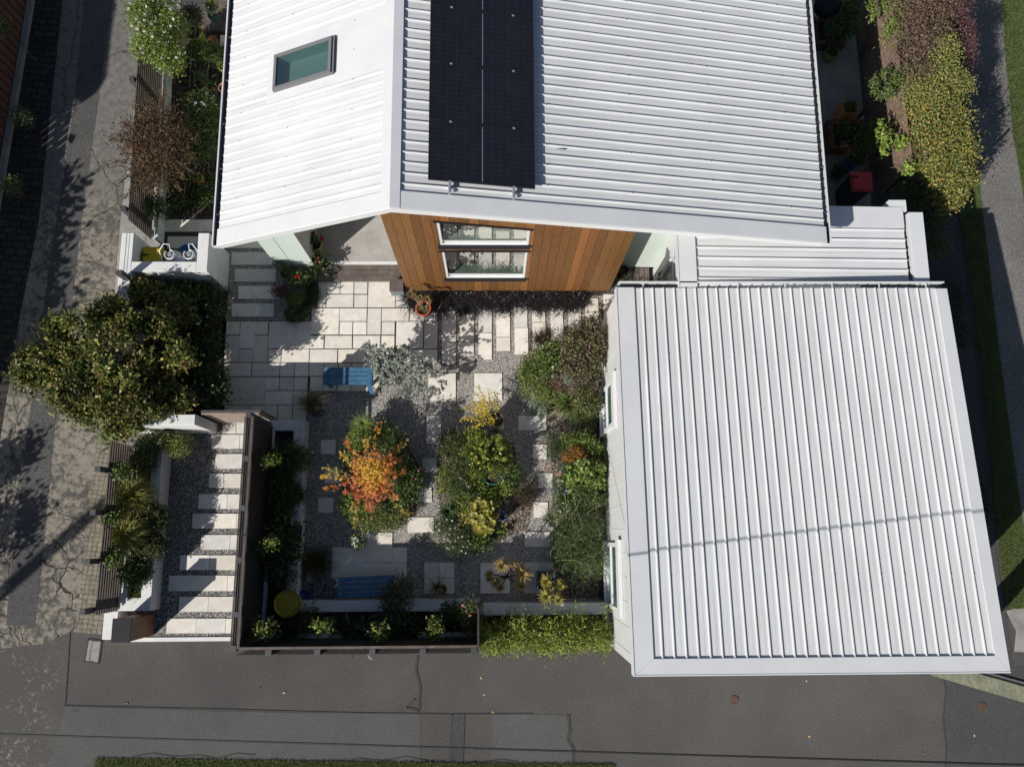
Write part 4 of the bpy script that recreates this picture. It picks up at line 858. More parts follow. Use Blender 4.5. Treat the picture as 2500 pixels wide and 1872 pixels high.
# --- letter/meter lid with raised writing
lidp = [Q('C2', *q) for q in ((372, 105), (420, 111), (408, 197), (357, 190))]
ld = empty('utility_lid', sum(lidp, Vector())/4, 'pale rectangular concrete utility lid with worn lettering set in the footpath', 'utility lid')
m = MB(); m.prism([(v.x, v.y) for v in lidp], .004, .02); m.build('lid_slab', W['lid'], ld)
m = MB()
for i in range(4):
    a, b2 = lidp[i].copy(), lidp[(i+1) % 4].copy(); d = (b2-a).normalized(); a -= d*.025; b2 += d*.025; s = Vector((-d.y, d.x, 0)); m.add([a+Vector((0,0,.014)), b2+Vector((0,0,.014)), b2-s*-.03+Vector((0,0,.014)), a-s*-.03+Vector((0,0,.014))], [(0,1,2,3)])
m.build('lid_surround', W['seam'], ld)
ax_ = (lidp[0]-lidp[3]).normalized(); bx2 = Vector((ax_.y, -ax_.x, 0)); cen = sum(lidp, Vector())/4
m = MB()
for u0, u1, v0, v1 in ((-.2, .2, -.055, -.045), (-.2, -.19, -.045, .05), (.19, .2, -.045, .05)):
    m.add([cen+ax_*u0+bx2*v0+Vector((0,0,.022)), cen+ax_*u1+bx2*v0+Vector((0,0,.022)), cen+ax_*u1+bx2*v1+Vector((0,0,.022)), cen+ax_*u0+bx2*v1+Vector((0,0,.022))], [(0,1,2,3)])
m.build('lid_border', W['rustiron'], ld)
cu = bpy.data.curves.new('lettering', 'FONT'); cu.body = 'EGONV'; cu.size = .1; cu.align_x = 'CENTER'; cu.align_y = 'CENTER'; cu.extrude = .003; cu.materials.append(W['rustiron'])
co_ = bpy.data.objects.new('lettering_curve', cu); COL.objects.link(co_); bpy.context.view_layer.update()
me_ = bpy.data.meshes.new_from_object(co_.evaluated_get(bpy.context.evaluated_depsgraph_get())); bpy.data.objects.remove(co_)
o = bpy.data.objects.new('lettering', me_); COL.objects.link(o); o.parent = ld; o.location = (0, 0, .016); o.rotation_euler = (0, 0, math.atan2(-ax_.y, -ax_.x))
for (c, x, y, l) in (('C3', 1008, 353, 'round rusty valve cover in the asphalt in front of the garage'), ('C3', 2038, 380, 'round rusty valve cover near the mossy pole')):
    p = Q(c, x, y); m = MB(); m.lathe((p.x, p.y, .002), [(.085, 0), (.085, .012), (.07, .014), (.068, .009), (.04, .01), (.03, .014), (.012, .014)], 24); solo(m, 'valve_cover', W['rustiron'], l, 'valve cover', 'rusty valve covers in the footpath')
# --- pole and overhead wire
p = Vector((9.12, -2.62, 0)); po = empty('power_pole', p, 'mossy concrete pole with cables running up it, leaning out of frame by the garage corner', 'pole')
m = MB(); n = 5; vs = []
for z, h in ((0, .15), (9, .10)):
    for a, b in ((-1,-1),(1,-1),(1,1),(-1,1)): vs.append((p.x+a*h, p.y+b*h, z))
m.add(vs, [(0,3,2,1),(4,5,6,7),(0,1,5,4),(1,2,6,5),(2,3,7,6),(3,0,4,7)]); m.build('shaft', W['mosspole'], po)
m = MB(); m.tube([(p.x-.06, p.y+.18, 0), (p.x-.03, p.y+.14, 8.5)], .022, 8); m.build('white_conduit', W['frame'], po)
m = MB(); m.tube([(p.x+.02, p.y+.19, 0), (p.x+.03, p.y+.15, 8.6)], .03, 8); m.tube([(p.x+.1, p.y+.19, 0), (p.x+.09, p.y+.15, 8.6)], .015, 6); m.build('cable', W['wire'], po)
# wire: the line seen in the photo and its shadow on the garage roof together fix where it hangs
def wire_at(px):
    py = 1791+(1866-1791)*px/2500
    return ray('N', px, py)
s1, s2 = Q('C4', 165, 1092, 3.2), Q('C4', 1550, 918, 3.0)
s1 = QP('C4', 205, 1086, (0, .0905, 1), 3.34+.03-.0905*2.19); s2 = QP('C4', 1550, 918, (0, .0905, 1), 3.34+.03-.0905*2.19)
nrm_ = (s2-s1).cross(LDIR).normalized()
pa, pb = [CC+wire_at(x)*(nrm_.dot(s1-CC)/nrm_.dot(wire_at(x))) for x in (-250, 2750)]
print('WIRE', pa, pb)
m = MB(); m.tube([pa, pb], .013, 6); solo(m, 'overhead_wire', W['wire'], 'thin black overhead wire crossing above the footpath', 'wire', base=tuple((pa+pb)/2))
# --- right side: timber fence, court furniture
A5 = Vector((Q('E2', 1010, 400, 0).x-.02, 12.4, 0)); B5 = Q('E3', 1255, 1430, 0); A5.x = Q('E2', 1000, 100).x-.02
f5 = empty('board_fence', ((A5.x+B5.x)/2, 8.5, 0), 'brown horizontal board fence beside the shaded side court, top sunlit', 'fence')
zt_ = 1.62; m = MB()
for i in range(14): z = .06+i*.112; m.beam((A5.x, A5.y, z+.054), (B5.x, B5.y, z+.054), .03, .108)
m.build('board_panel', W['fencebrown'], f5)
for t in (.2, .37, .52, .66, .8, .96):
    p = A5.lerp(B5, t); m = MB(); m.box(p.x+.25, p.x+.35, p.y-.05, p.y+.05, 0, 1.72); m.build('post', W['slatbrown'], f5)
m = MB()
for z in (.9, 1.3, 1.6): m.tube([(A5.x+.31, A5.y, z), (B5.x+.31, B5.y, z)], .005, 4)
m.build('fence_wire', W['alu'], f5)
def planterbox(label, c, x0, y0, x1, y1, z, mat='brick', t=.11):
    p, q = Q(c, x0, y0, z), Q(c, x1, y1, z); r = empty('brick_planter', ((p.x+q.x)/2, (p.y+q.y)/2, 0), label, 'planter'); m = MB()
    m.bbox(p.x, q.x, p.y-t, p.y, 0, z); m.bbox(p.x, q.x, q.y, q.y+t, 0, z); m.bbox(p.x, p.x+t, q.y+t, p.y-t, 0, z); m.bbox(q.x-t, q.x, q.y+t, p.y-t, 0, z); m.build('brick_edge', W[mat], r)
    m = MB(); m.box(p.x+t, q.x-t, q.y+t, p.y-t, 0, z-.06); m.build('soil', W['soil'], r)
planterbox('low brick planter below the white chair in the side court', 'E2', 350, 270, 860, 690, .3)
planterbox('low brick planter by the square terracotta pot in the side court', 'E3', 545, 305, 1100, 735, .3)
p, q = Q('E3', 755, 45, .55), Q('E3', 985, 225, .55); pp = empty('square_pot', ((p.x+q.x)/2, (p.y+q.y)/2, 0), 'square terracotta pot in the shaded side court', 'pot'); m = MB(); t = .03
m.box(p.x, q.x, p.y-t, p.y, 0, .55); m.box(p.x, q.x, q.y, q.y+t, 0, .55); m.box(p.x, p.x+t, q.y+t, p.y-t, 0, .55); m.box(q.x-t, q.x, q.y+t, p.y-t, 0, .55); m.build('pot_wall', W['terracotta'], pp)
m = MB(); m.box(p.x+t, q.x-t, q.y+t, p.y-t, .1, .48); m.build('soil', W['soil'], pp)
p, q = Q('E3', 870, 1045, 1.05), Q('E3', 1215, 1330, 1.05); rb = wheelie('wheelie_bin', 'wheelie bin with a red lid in the shaded side court', (p.x+.02, q.x-.02, q.y+.02, p.y-.02), 1.05, W['binred'])
# white chair and barbecue
p = Q('E2', 370, 150, .45); ch = empty('garden_chair', (p.x, p.y, 0), 'white metal garden chair in the shaded side court at the top', 'chair')
Rm = Matrix.Rotation(R(-20), 3, 'Z'); L_ = lambda x, y, z: Vector((p.x, p.y, 0))+Rm @ Vector((x, y, 0))+Vector((0, 0, z))
m = MB(); m.lathe((p.x, p.y, .43), [(.19, 0), (.2, .015), (.19, .03), (.02, .03)], 20); m.build('seat', W['whiteplastic'], ch)
for x, y in ((-.16, -.16), (.16, -.16), (-.17, .17), (.17, .17)):
    m = MB(); m.tube([L_(x*.8, y*.8, .43), L_(x*1.15, y*1.15, 0)], .012, 6); m.build('leg', W['whiteplastic'], ch)
m = MB(); m.tube([L_(-.18, .15, .43), L_(-.19, .24, .8), L_(-.1, .27, .9), L_(.1, .27, .9), L_(.19, .24, .8), L_(.18, .15, .43)], .013, 6); m.tube([L_(-.07, .17, .44), L_(-.07, .27, .89)], .009, 6); m.tube([L_(.07, .17, .44), L_(.07, .27, .89)], .009, 6); m.build('backrest', W['whiteplastic'], ch)
p = Q('E2', 610, 20, .9); bq = empty('kettle_barbecue', (p.x, p.y, 0), 'black covered barbecue at the top edge of the side court', 'barbecue')
m = MB(); m.lathe((p.x, p.y, .5), [(.1, 0), (.27, .12), (.3, .26), (.28, .38), (.18, .48), (.04, .51)], 24); m.build('kettle', W['black'], bq, True)
for k in range(3):
    t = k*2.1+.4; m = MB(); m.tube([(p.x+.15*math.cos(t), p.y+.15*math.sin(t), .55), (p.x+.3*math.cos(t), p.y+.3*math.sin(t), 0)], .015, 6); m.build('leg', W['dark'], bq)
# --- top left: neighbour's fence and the house that throws the big shade
na, nb_ = Q('T1', 290, 0), Q('T1', 62, 1350)
na = na+(na-nb_)*.3; nb2 = nb_+(nb_-na)*.45
nf = empty('paling_fence', (na+nb_)/2, 'rust red slatted neighbour fence in shade at the left edge', 'fence')
dv = (nb2-na).normalized(); nv = Vector((-dv.y, dv.x, 0)); m = MB(); Lf = (nb2-na).length
for i in range(int(Lf/.20)):
    q = na+dv*(i*.20+.08); m.beam((q.x, q.y, .1), (q.x, q.y, 1.4), .155, .02, up=tuple(nv))
m.build('palings', W['redfence'], nf)
m = MB()
for z in (.3, .75, 1.2): m.beam((na.x-nv.x*.045, na.y-nv.y*.045, z), (nb2.x-nv.x*.045, nb2.y-nv.y*.045, z), .04, .09)
m.build('rail', W['redfence'], nf)
m = MB(); o_ = nv*.05*(1 if nv.x > 0 else -1); m.beam((na.x+o_.x*2, na.y+o_.y*2, .06), (nb2.x+o_.x*2, nb2.y+o_.y*2, .06), .12, .12); solo(m, 'kerb_wall', W['conc'], 'low grey kerb along the foot of the rust red fence', 'kerb')
ZN = 5.2
def back(px, py, z): g = Q('N', px, py); return g-LDIR*(z/-LDIR.z)*-1*-1 if False else g-LDIR*(z/(-LDIR.z))
sh = [back(292, -60, ZN), back(262, 190, ZN), back(238, 226, ZN), back(213, 243, ZN), back(185, 208, ZN)]
cx = min(v.x for v in sh)-5
pl_ = [(v.x, v.y) for v in sh]+[(cx, sh[-1].y-.2), (cx, sh[0].y+6), (sh[0].x, sh[0].y+6)]
nh = empty('neighbour_house', (cx+2.5, sh[0].y+1, 0), 'neighbour house left of the driveway, out of view', 'house')
m = MB(); m.prism(pl_, ZN-.12, ZN); m.build('roof', W['roof'], nh)
m = MB(); k = .93; mx_ = sum(v[0] for v in pl_)/len(pl_); my_ = sum(v[1] for v in pl_)/len(pl_); m.prism([(mx_+(v[0]-mx_)*k, my_+(v[1]-my_)*k) for v in pl_], 0, ZN-.13); m.build('wall', W['grey'], nh)
g = back(0, 1450, 6.5); m = MB(); m.tube([(g.x, g.y, 0), (g.x, g.y, 9)], [.17, .13], 14); solo(m, 'street_pole', W['mosspole'], 'tall pole left of the driveway, out of view', 'pole', smooth=True)
# ================================================================== plants
def fastmesh(name, V, F, C_, mat, parent=None):
    off = wloc(parent) if parent else Vector((0, 0, 0))
    V = np.asarray(V, dtype=np.float32)-np.array(off, dtype=np.float32); F = np.asarray(F, dtype=np.int32)
    me = bpy.data.meshes.new(name); k = F.shape[1]
    me.vertices.add(len(V)); me.vertices.foreach_set('co', V.ravel())
    me.loops.add(F.size); me.loops.foreach_set('vertex_index', F.ravel())
    me.polygons.add(len(F)); me.polygons.foreach_set('loop_start', np.arange(0, F.size, k, dtype=np.int32))
    me.update(calc_edges=True)
    ca = me.color_attributes.new('Col', 'FLOAT_COLOR', 'POINT')
    ca.data.foreach_set('color', np.concatenate([C_, np.ones((len(C_), 1))], 1).astype(np.float32).ravel())
    me.materials.append(mat); o = bpy.data.objects.new(name, me); COL.objects.link(o)
    if parent: o.parent = parent
    return o
def unit(a): return a/np.maximum(np.linalg.norm(a, axis=1, keepdims=True), 1e-6)
def pick(pal, n, var=.22):
    pal = np.array(pal, float); c = pal[NR.integers(0, len(pal), n)]
    return np.clip(c*(1+NR.uniform(-var, var, (n, 1)))*(1+NR.uniform(-.08, .08, (n, 3))), 0, 1)
class Lf:                                        # collects leaves, blades and petals
    def __init__(s): s.V = []; s.F = []; s.C = []; s.n = 0
    def put(s, V, F, C_):
        s.V.append(V); s.F.append(F+s.n); s.C.append(C_); s.n += len(V)
    def leaves(s, P_, A, Nn, L, Wd, C_, fold=.12):
        """diamond leaves: centre P, along A, facing N"""
        n = len(P_); A = unit(A); U = unit(np.cross(Nn, A)); Nn = np.cross(A, U)
        L = np.broadcast_to(L, (n,))[:, None]; Wd = np.broadcast_to(Wd, (n,))[:, None]
        b = P_-A*L*.5; t = P_+A*L*.5-Nn*L*.10; m_ = P_+A*L*.04
        l = m_+U*Wd*.5+Nn*Wd*fold; r = m_-U*Wd*.5+Nn*Wd*fold
        V = np.stack([b, r, t, l], 1).reshape(-1, 3); i = np.arange(n)[:, None]*4
        F = np.concatenate([i+np.array([[0, 1, 2]]), i+np.array([[0, 2, 3]])], 0)
        s.put(V, F, np.repeat(C_, 4, 0)); return s
    def blades(s, B, D, reach, rise, droop, wd, C_, seg=5, tipc=None):
        """arching straps from base B heading D (horizontal)"""
        n = len(B); D = unit(D*np.array([1, 1, 0.0])+1e-9); S_ = np.stack([-D[:, 1], D[:, 0], np.zeros(n)], 1)
        reach, rise, droop, wd = [np.broadcast_to(q, (n,))[:, None, None] for q in (reach, rise, droop, wd)]
        t = np.linspace(0, 1, seg+1)[None, :, None]
        c = B[:, None, :]+D[:, None, :]*reach*(t**1.25)+np.array([0, 0, 1.0])*(rise*t*(1.6-.6*t)-droop*t**2.4)
        w = wd*(1-.92*t**1.6)*np.minimum(1, .55+t*2)*.5
        V = np.concatenate([c-S_[:, None, :]*w, c+S_[:, None, :]*w], 2).reshape(n, seg+1, 2, 3)
        k = (seg+1)*2; V = V.reshape(-1, 3); base = np.arange(n)[:, None]*k; Fq = []
        for j in range(seg):
            a = base+2*j; Fq += [np.concatenate([a, a+1, a+3], 1), np.concatenate([a, a+3, a+2], 1)]
        cc = np.repeat(C_[:, None, :], seg+1, 1)
        if tipc is not None: cc = cc*(1-t**1.5)+np.array(tipc)[None, None, :]*t**1.5
        s.put(V, np.concatenate(Fq, 0), np.repeat(cc, 2, 1).reshape(-1, 3)); return s
    def build(s, name, mat, parent=None): return fastmesh(name, np.concatenate(s.V), np.concatenate(s.F), np.concatenate(s.C), mat, parent)
def blobpts(blobs, n, inner=.35, top=.0):
    """points in a union of ellipsoids, mostly near the skin, with the outward direction"""
    bl = np.array(blobs, float); vol = (bl[:, 3]*bl[:, 4]*bl[:, 5])**.72; k = NR.choice(len(bl), n, p=vol/vol.sum()); bb = bl[k]
    d = unit(NR.normal(size=(n, 3))); d[:, 2] = np.where((d[:, 2] < 0) & (NR.random(n) < .62+top), -d[:, 2], d[:, 2])
    r = 1-(1-inner)*NR.random(n)**1.7; r *= 1+NR.normal(0, .07, n)
    P_ = bb[:, :3]+d*bb[:, 3:6]*r[:, None]
    P_[:, 2] = np.maximum(P_[:, 2], .02); return P_, d, k
def cloud(lf, blobs, n, L, Wd, pal, inner=.35, flat=.5, lump=0.0, var=.25):
    n = int(n*1.35); L *= 1.12; Wd *= 1.15
    P_, d, k = blobpts(blobs, n, inner)
    # twig clusters: leaves gather in tufts so the outline breaks up
    tuft = max(1, n//9); cP, cd, _ = blobpts(blobs, tuft, inner); j = NR.integers(0, tuft, n); q = NR.random(n) < .72
    spread = np.mean(np.array(blobs)[:, 3])*.13+L*.6
    P_ = np.where(q[:, None], cP[j]+NR.normal(0, spread, (n, 3))*np.array([1, 1, .7]), P_); d = np.where(q[:, None], cd[j], d)
    P_[:, 2] = np.maximum(P_[:, 2], .02)
    A = unit(d*.6+NR.normal(0, .6, (n, 3))+np.array([0, 0, .1])); Nn = unit(d*(1-flat)+np.array([0, 0, flat])+NR.normal(0, .45, (n, 3)))
    tint = 1+NR.normal(0, .16, (tuft, 1))[j]
    lf.leaves(P_, A, Nn, L*NR.uniform(.65, 1.25, n), Wd*NR.uniform(.7, 1.2, n), np.clip(pick(pal, n, var)*tint, 0, 1)); return lf
def flowers(lf, P_, r, pal, petals=6, centre=None, up=None):
    n = len(P_); c = pick(pal, n, .1)
    N0 = unit(NR.normal(0, .35, (n, 3))+np.array([0, 0, 1.0])) if up is None else up
    X_ = unit(np.cross(N0, NR.normal(size=(n, 3)))); Y_ = np.cross(N0, X_)
    for k in range(petals):
        t = 2*math.pi*k/petals; A = X_*math.cos(t)+Y_*math.sin(t)
        lf.leaves(P_+A*r*.5, A, N0, r, r*1.0*min(1, 5/petals), c, .1)
    if centre is not None: lf.leaves(P_+N0*r*.08, X_, N0, r*.6, r*.6, pick([centre], n, .1), 0)
    return lf
def stems(blobs, base, mat='bark', r0=.03, parent=None, name='stem', n=None):
    m = MB(); B = Vector(base)
    for b in blobs:
        e = Vector(b[:3])+Vector((0, 0, b[5]*.2)); md = B.lerp(e, .5)+Vector((rnd.uniform(-.05, .05), rnd.uniform(-.05, .05), (e.z-B.z)*.12))
        if (e-B).length < .05: continue
        m.tube([B, md, e], [r0, r0*.7, r0*.3], 6)
        for _ in range(3):
            s = e+Vector((rnd.uniform(-1, 1)*b[3], rnd.uniform(-1, 1)*b[4], rnd.uniform(-.2, .8)*b[5]))*.8; m.tube([md.lerp(e, .6), md.lerp(s, .6), s], [r0*.4, r0*.25, r0*.1], 5)
    return m.build(name, W[mat], parent) if m.v else None
PXM = 114.3
def blob(c, x, y, r, z, rz=None, ry=None):
    """ellipsoid centred on a photo point at height z, radius given in that crop's units"""
    p = Q(c, x, y, z); s = CR[c][2]/PXM*(1-z/CAMH); rx = r*s
    return (p.x, p.y, z, rx, (ry*s if ry else rx), rz if rz else rx)
def plant(name, label, cat, blobs, n, L, Wd, pal, mat='leaf', group=None, inner=.35, flat=.5, fl=None, stem=True, base=None, var=.25):
    bx_ = np.array(blobs); b0 = base or (bx_[:, 0].mean(), bx_[:, 1].mean(), max(0, (bx_[:, 2]-bx_[:, 5]).min()) if not stem else .01)
    b0 = (b0[0], b0[1], max(.01, b0[2])); r = empty(name, b0, label, cat, group)
    lf = Lf(); cloud(lf, blobs, n, L, Wd, pal, inner, flat, var=var); lf.build('foliage', W[mat], r)
    if stem: stems(blobs, b0, r0=max(.012, .035*max(b[5] for b in blobs)), parent=r)
    if fl:
        for (m_, rad, pl__, cen, nm) in ([fl] if isinstance(fl, tuple) else fl):
            P_, d, _ = blobpts(blobs, m_*3, .9); P_ = P_[d[:, 2] > .15][:m_]+np.array([0, 0, .03])
            for q in P_: f = Lf(); flowers(f, q[None, :], rad, pl__, 6, cen); f.build('flower', W['petal'], r)
    return r
def tuft(name, label, cat, base, n, reach, rise, droop, wd, pal, mat='leaf', group=None, tip=None, spread=.06, bias=None, rootless=False):
    r = empty(name, base, label, cat, group); lf = Lf(); t = NR.uniform(0, 2*math.pi, n); D = np.stack([np.cos(t), np.sin(t), 0*t], 1)
    if bias is not None: D = D+np.array([bias[0], bias[1], 0.0])
    B = np.array(base)+np.stack([NR.normal(0, spread, n), NR.normal(0, spread, n), np.zeros(n)], 1); k = NR.uniform(.45, 1.1, n)
    lf.blades(B, D, reach*k, rise*NR.uniform(.6, 1.15, n), droop*k*NR.uniform(.7, 1.2, n), wd*NR.uniform(.7, 1.2, n), pick(pal, n), 5, tip); lf.build('foliage', W[mat], r); return r
def rosette(lf, c, r, n, pal, tip=None, rise=.35, wd=.2, layers=3):
    for k in range(layers):
        m_ = n-k*2; f = 1-k*.3; t = np.arange(m_)*2*math.pi/m_+k*.4+NR.uniform(-.12, .12, m_); D = np.stack([np.cos(t), np.sin(t), 0*t], 1)
        lf.blades(np.tile(np.array(c)+[0, 0, .012*k], (m_, 1)), D, r*f*NR.uniform(.85, 1.1, m_), r*(rise+.3*k), r*(.12), r*wd, pick(pal, m_, .15), 4, tip)
def pot(name, label, p, r, h, mat, foot=.72, soil=True, cat='pot', parent=None, n=30, bulge=1.0):
    r_ = parent or empty(name, (p.x, p.y, 0), label, cat); m = MB()
    m.lathe((p.x, p.y, .005), [(r*foot, 0), (r*(foot+1)/2*bulge, h*.5), (r*.97, h*.9), (r*1.03, h*.93), (r*1.03, h), (r*.9, h), (r*.86, h*.86)], n); m.build('pot', W[mat], r_, True)
    if soil:
        m = MB(); m.lathe((p.x, p.y, h*.80), [(r*.87, 0), (r*.87, h*.08)], n); m.build('soil', W['soil'], r_)
    return r_
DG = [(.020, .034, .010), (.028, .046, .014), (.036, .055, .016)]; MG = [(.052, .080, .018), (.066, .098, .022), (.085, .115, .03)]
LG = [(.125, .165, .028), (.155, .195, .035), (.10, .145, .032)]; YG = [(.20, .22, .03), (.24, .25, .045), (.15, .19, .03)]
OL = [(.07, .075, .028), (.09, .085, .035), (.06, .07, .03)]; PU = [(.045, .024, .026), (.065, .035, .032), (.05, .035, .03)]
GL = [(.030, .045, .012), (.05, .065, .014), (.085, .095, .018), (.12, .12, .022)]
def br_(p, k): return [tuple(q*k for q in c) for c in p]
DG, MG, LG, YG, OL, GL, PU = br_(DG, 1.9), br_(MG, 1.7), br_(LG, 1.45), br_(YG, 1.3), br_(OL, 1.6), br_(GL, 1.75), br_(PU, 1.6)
BZ = [(.125, .070, .045), (.165, .092, .056), (.095, .062, .04), (.13, .10, .04)]; WH = [(.72, .72, .69)]
SV = [(.30, .34, .32), (.37, .40, .37), (.24, .29, .27), (.38, .38, .27)]
# --- the big glossy tree over the drive
tb = [blob('B1', 380, 1080, 200, 1.9, .5), blob('B1', 570, 890, 190, 2.1, .55), blob('B1', 640, 1200, 240, 2.1, .6), blob('B1', 800, 740, 165, 1.9, .5), blob('B1', 900, 1000, 270, 2.25, .65),
      blob('B1', 1000, 1290, 230, 2.0, .6), blob('B1', 1160, 790, 200, 1.8, .55), blob('B1', 1200, 1060, 240, 1.9, .55), blob('B1', 1290, 1310, 180, 1.7, .5), blob('B1', 940, 1470, 125, 1.8, .4),
      blob('B1', 700, 1390, 140, 1.8, .4), blob('B1', 1080, 520, 95, 1.2, .3), blob('B1', 1330, 660, 140, 1.2, .45), blob('B1', 260, 1130, 100, 1.8, .3), blob('B1', 950, 1540, 85, 1.6, .25)]
tbase = (Q('B1', 1330, 1010).x, Q('B1', 1330, 1010).y, .01); tr = empty('broadleaf_tree', tbase, 'large glossy olive green tree overhanging the driveway by the gate wall', 'tree')
lf = Lf(); TG = [(.055, .078, .022), (.075, .10, .028), (.10, .125, .032), (.15, .16, .042), (.19, .18, .055), (.15, .105, .04)]
for b in tb:
    for _ in range(max(5, int(b[3]*15))):          # each limb carries several uneven tufts
        d = Vector((rnd.gauss(0, 1), rnd.gauss(0, 1), rnd.gauss(.3, .8))).normalized(); k = rnd.uniform(.35, .98); rr = rnd.uniform(.13, .30); g_ = rnd.uniform(1.3, 2.5)
        cloud(lf, [(b[0]+d.x*b[3]*k, b[1]+d.y*b[4]*k, b[2]+d.z*b[5]*k, rr, rr*rnd.uniform(.7, 1.1), rr*.75)], int(1500*rr), .085, .045, br_(TG, g_), .2, .4, var=.28); lf.build('crown', W['gloss'], tr)
m = MB(); tp = Vector(tbase); md = Vector((tb[4][0]+.3, tb[4][1], 1.2)); m.tube([tp, tp.lerp(md, .5)+Vector((0, 0, .15)), md], [.09, .075, .06], 10)
for b in tb:
    e = Vector(b[:3]); m.tube([md, md.lerp(e, .5)+Vector((0, 0, .1)), e], [.045, .03, .012], 6)
m.build('trunk', W['bark'], tr)
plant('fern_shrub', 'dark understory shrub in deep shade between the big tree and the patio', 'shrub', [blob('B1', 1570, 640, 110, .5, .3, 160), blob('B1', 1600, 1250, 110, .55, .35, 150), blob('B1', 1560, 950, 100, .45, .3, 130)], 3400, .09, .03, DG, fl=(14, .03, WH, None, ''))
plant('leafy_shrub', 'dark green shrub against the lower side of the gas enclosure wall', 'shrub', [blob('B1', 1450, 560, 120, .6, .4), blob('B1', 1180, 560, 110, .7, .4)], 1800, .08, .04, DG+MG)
# --- shrubs along the drive further up
plant('climbing_rose', 'bright green bush full of white flowers spilling over the fence at the top', 'bush', [blob('E6', 420, 330, 330, 1.7, .5), blob('E6', 560, 760, 330, 1.7, .5, 380), blob('E6', 800, 1000, 300, 1.5, .5), blob('E6', 880, 480, 230, 1.6, .45, 340), blob('E6', 350, 860, 180, 1.5, .35), blob('E6', 650, 60, 300, 1.7, .45)], 9500, .05, .024, MG+LG+LG, fl=(95, .032, WH, (.5, .45, .15), ''))
br = plant('bronze_shrub', 'spiky bronze leaved shrub leaning over the driveway and brown fence', 'shrub', [blob('A1', 1150, 900, 190, 1.5, .4), blob('A1', 1010, 1010, 170, 1.5, .35), blob('A1', 1180, 1080, 200, 1.6, .45), blob('A1', 1100, 1240, 170, 1.4, .4), blob('A1', 1290, 980, 110, 1.4, .3)], 4200, .10, .017, BZ, 'dull', flat=.25, inner=.2)
m = MB(); lf = Lf(); b0 = Vector(br.location)+Vector((0, 0, .9)); ends = [(1000, 860), (940, 960), (1050, 1250), (1150, 1320), (1200, 1150), (1330, 1080), (1280, 860), (1100, 800), (1020, 1130), (1160, 980), (800, 1010), (700, 1215), (850, 1330), (900, 1430), (1090, 1410), (1220, 1400), (1300, 1370), (1420, 1020), (1390, 1120), (1390, 900), (1180, 640), (960, 740), (1060, 1380), (1330, 1290), (1240, 760), (880, 880)]
for x, y in ends:
    e = Q('A1', x, y, rnd.uniform(1.3, 1.8)); c_ = b0.lerp(e, .55)+Vector((0, 0, .18)); m.tube([b0, c_, e], [.014, .010, .004], 5)
    nn = 90; t = NR.uniform(.2, 1.03, nn)[:, None]; P_ = (np.array(b0)*(1-t)**2+2*np.array(c_)*t*(1-t)+np.array(e)*t**2)+NR.normal(0, .035, (nn, 3)); A = unit(np.array(e-b0)[None, :]+NR.normal(0, .5, (nn, 3)))
    lf.leaves(P_, A, unit(NR.normal(0, .5, (nn, 3))+[0, 0, 1]), .10, .018, pick(BZ+[(.20, .16, .05)], nn))
m.build('branch', W['bark'], br); lf.build('sprig_leaves', W['dull'], br)
plant('green_shrub', 'dark bushy shrub between the bronze shrub and the house eave', 'shrub', [blob('A1', 1470, 800, 150, .9, .4), blob('A1', 1500, 980, 150, .8, .4), blob('A1', 1440, 1080, 120, .6, .3)], 3600, .06, .022, DG+MG, fl=(6, .035, WH, (.3, .3, .1), ''))
plant('green_shrub', 'dark low shrub under the bronze shrub at the brown fence end', 'shrub', [blob('A1', 1130, 1500, 90, .7, .35)], 1100, .05, .02, DG)
plant('ground_plants', 'small dark seedlings and leaves on the shaded soil beside the eave', 'plants', [blob('E7', 1000, 1400, 220, .12, .1), blob('E7', 700, 1150, 120, .15, .12), blob('E7', 1100, 1150, 100, .1, .08), blob('E7', 640, 1500, 120, .15, .12)], 700, .07, .028, DG+MG, stem=False)
tuft('iris', 'upright grey green iris straps in the top left bed', 'iris', tuple(Q('E6', 1420, 1430, .02)), 26, .28, .55, .2, .03, [(.09, .14, .06), (.11, .16, .08)])
plant('feathery_shrub', 'feathery shrub behind the terracotta saucer in the top left bed', 'shrub', [blob('E6', 1520, 900, 200, .45, .3), blob('E6', 1250, 900, 150, .4, .3)], 1700, .06, .016, DG+MG)
pr_ = pot('planter_urn', 'large olive urn planter with a bronze shrub by the top left bush', Q('E6', 1200, 560, .55), .2, .6, 'greenpot', .6, cat='urn', bulge=1.15); lf = Lf(); cloud(lf, [blob('E6', 1180, 300, 180, 1.0, .3)], 1300, .05, .02, OL+PU); lf.build('foliage', W['leaf'], pr_)
pr_ = pot('flower_pot', 'teal pot of yellow daisies on the dark decking at the top', Q('E6', 1500, 260, .28), .105, .3, 'tealpot'); lf = Lf(); cloud(lf, [blob('E6', 1480, 130, 110, .5, .14)], 340, .05, .02, DG); lf.build('foliage', W['leaf'], pr_); lf = Lf(); P_ = np.array([tuple(Q('E6', x, y, .66)) for x, y in ((1460, 30), (1530, 55), (1590, 30), (1435, 130), (1470, 195), (1545, 195), (1660, 160), (1665, 200), (1620, 75), (1510, 5))]); flowers(lf, P_, .03, [(.62, .50, .03)], 7, (.5, .3, .05)); lf.build('flowers', W['petal'], pr_)
pot('clay_saucer', 'wide shallow terracotta bowl in the top left bed', Q('E6', 1500, 690, .14), .13, .14, 'terracotta', .8)
pr_ = pot('flower_pot', 'green glazed pot near the eave in the top left bed', Q('E6', 1690, 1130, .32), .105, .34, 'greenpot'); lf = Lf(); cloud(lf, [blob('E6', 1660, 1120, 70, .34, .08)], 160, .04, .018, MG); lf.build('foliage', W['leaf'], pr_)
pot('clay_pot', 'empty terracotta pot near the eave below the green pot', Q('E6', 1690, 1480, .3), .11, .32, 'terracotta')
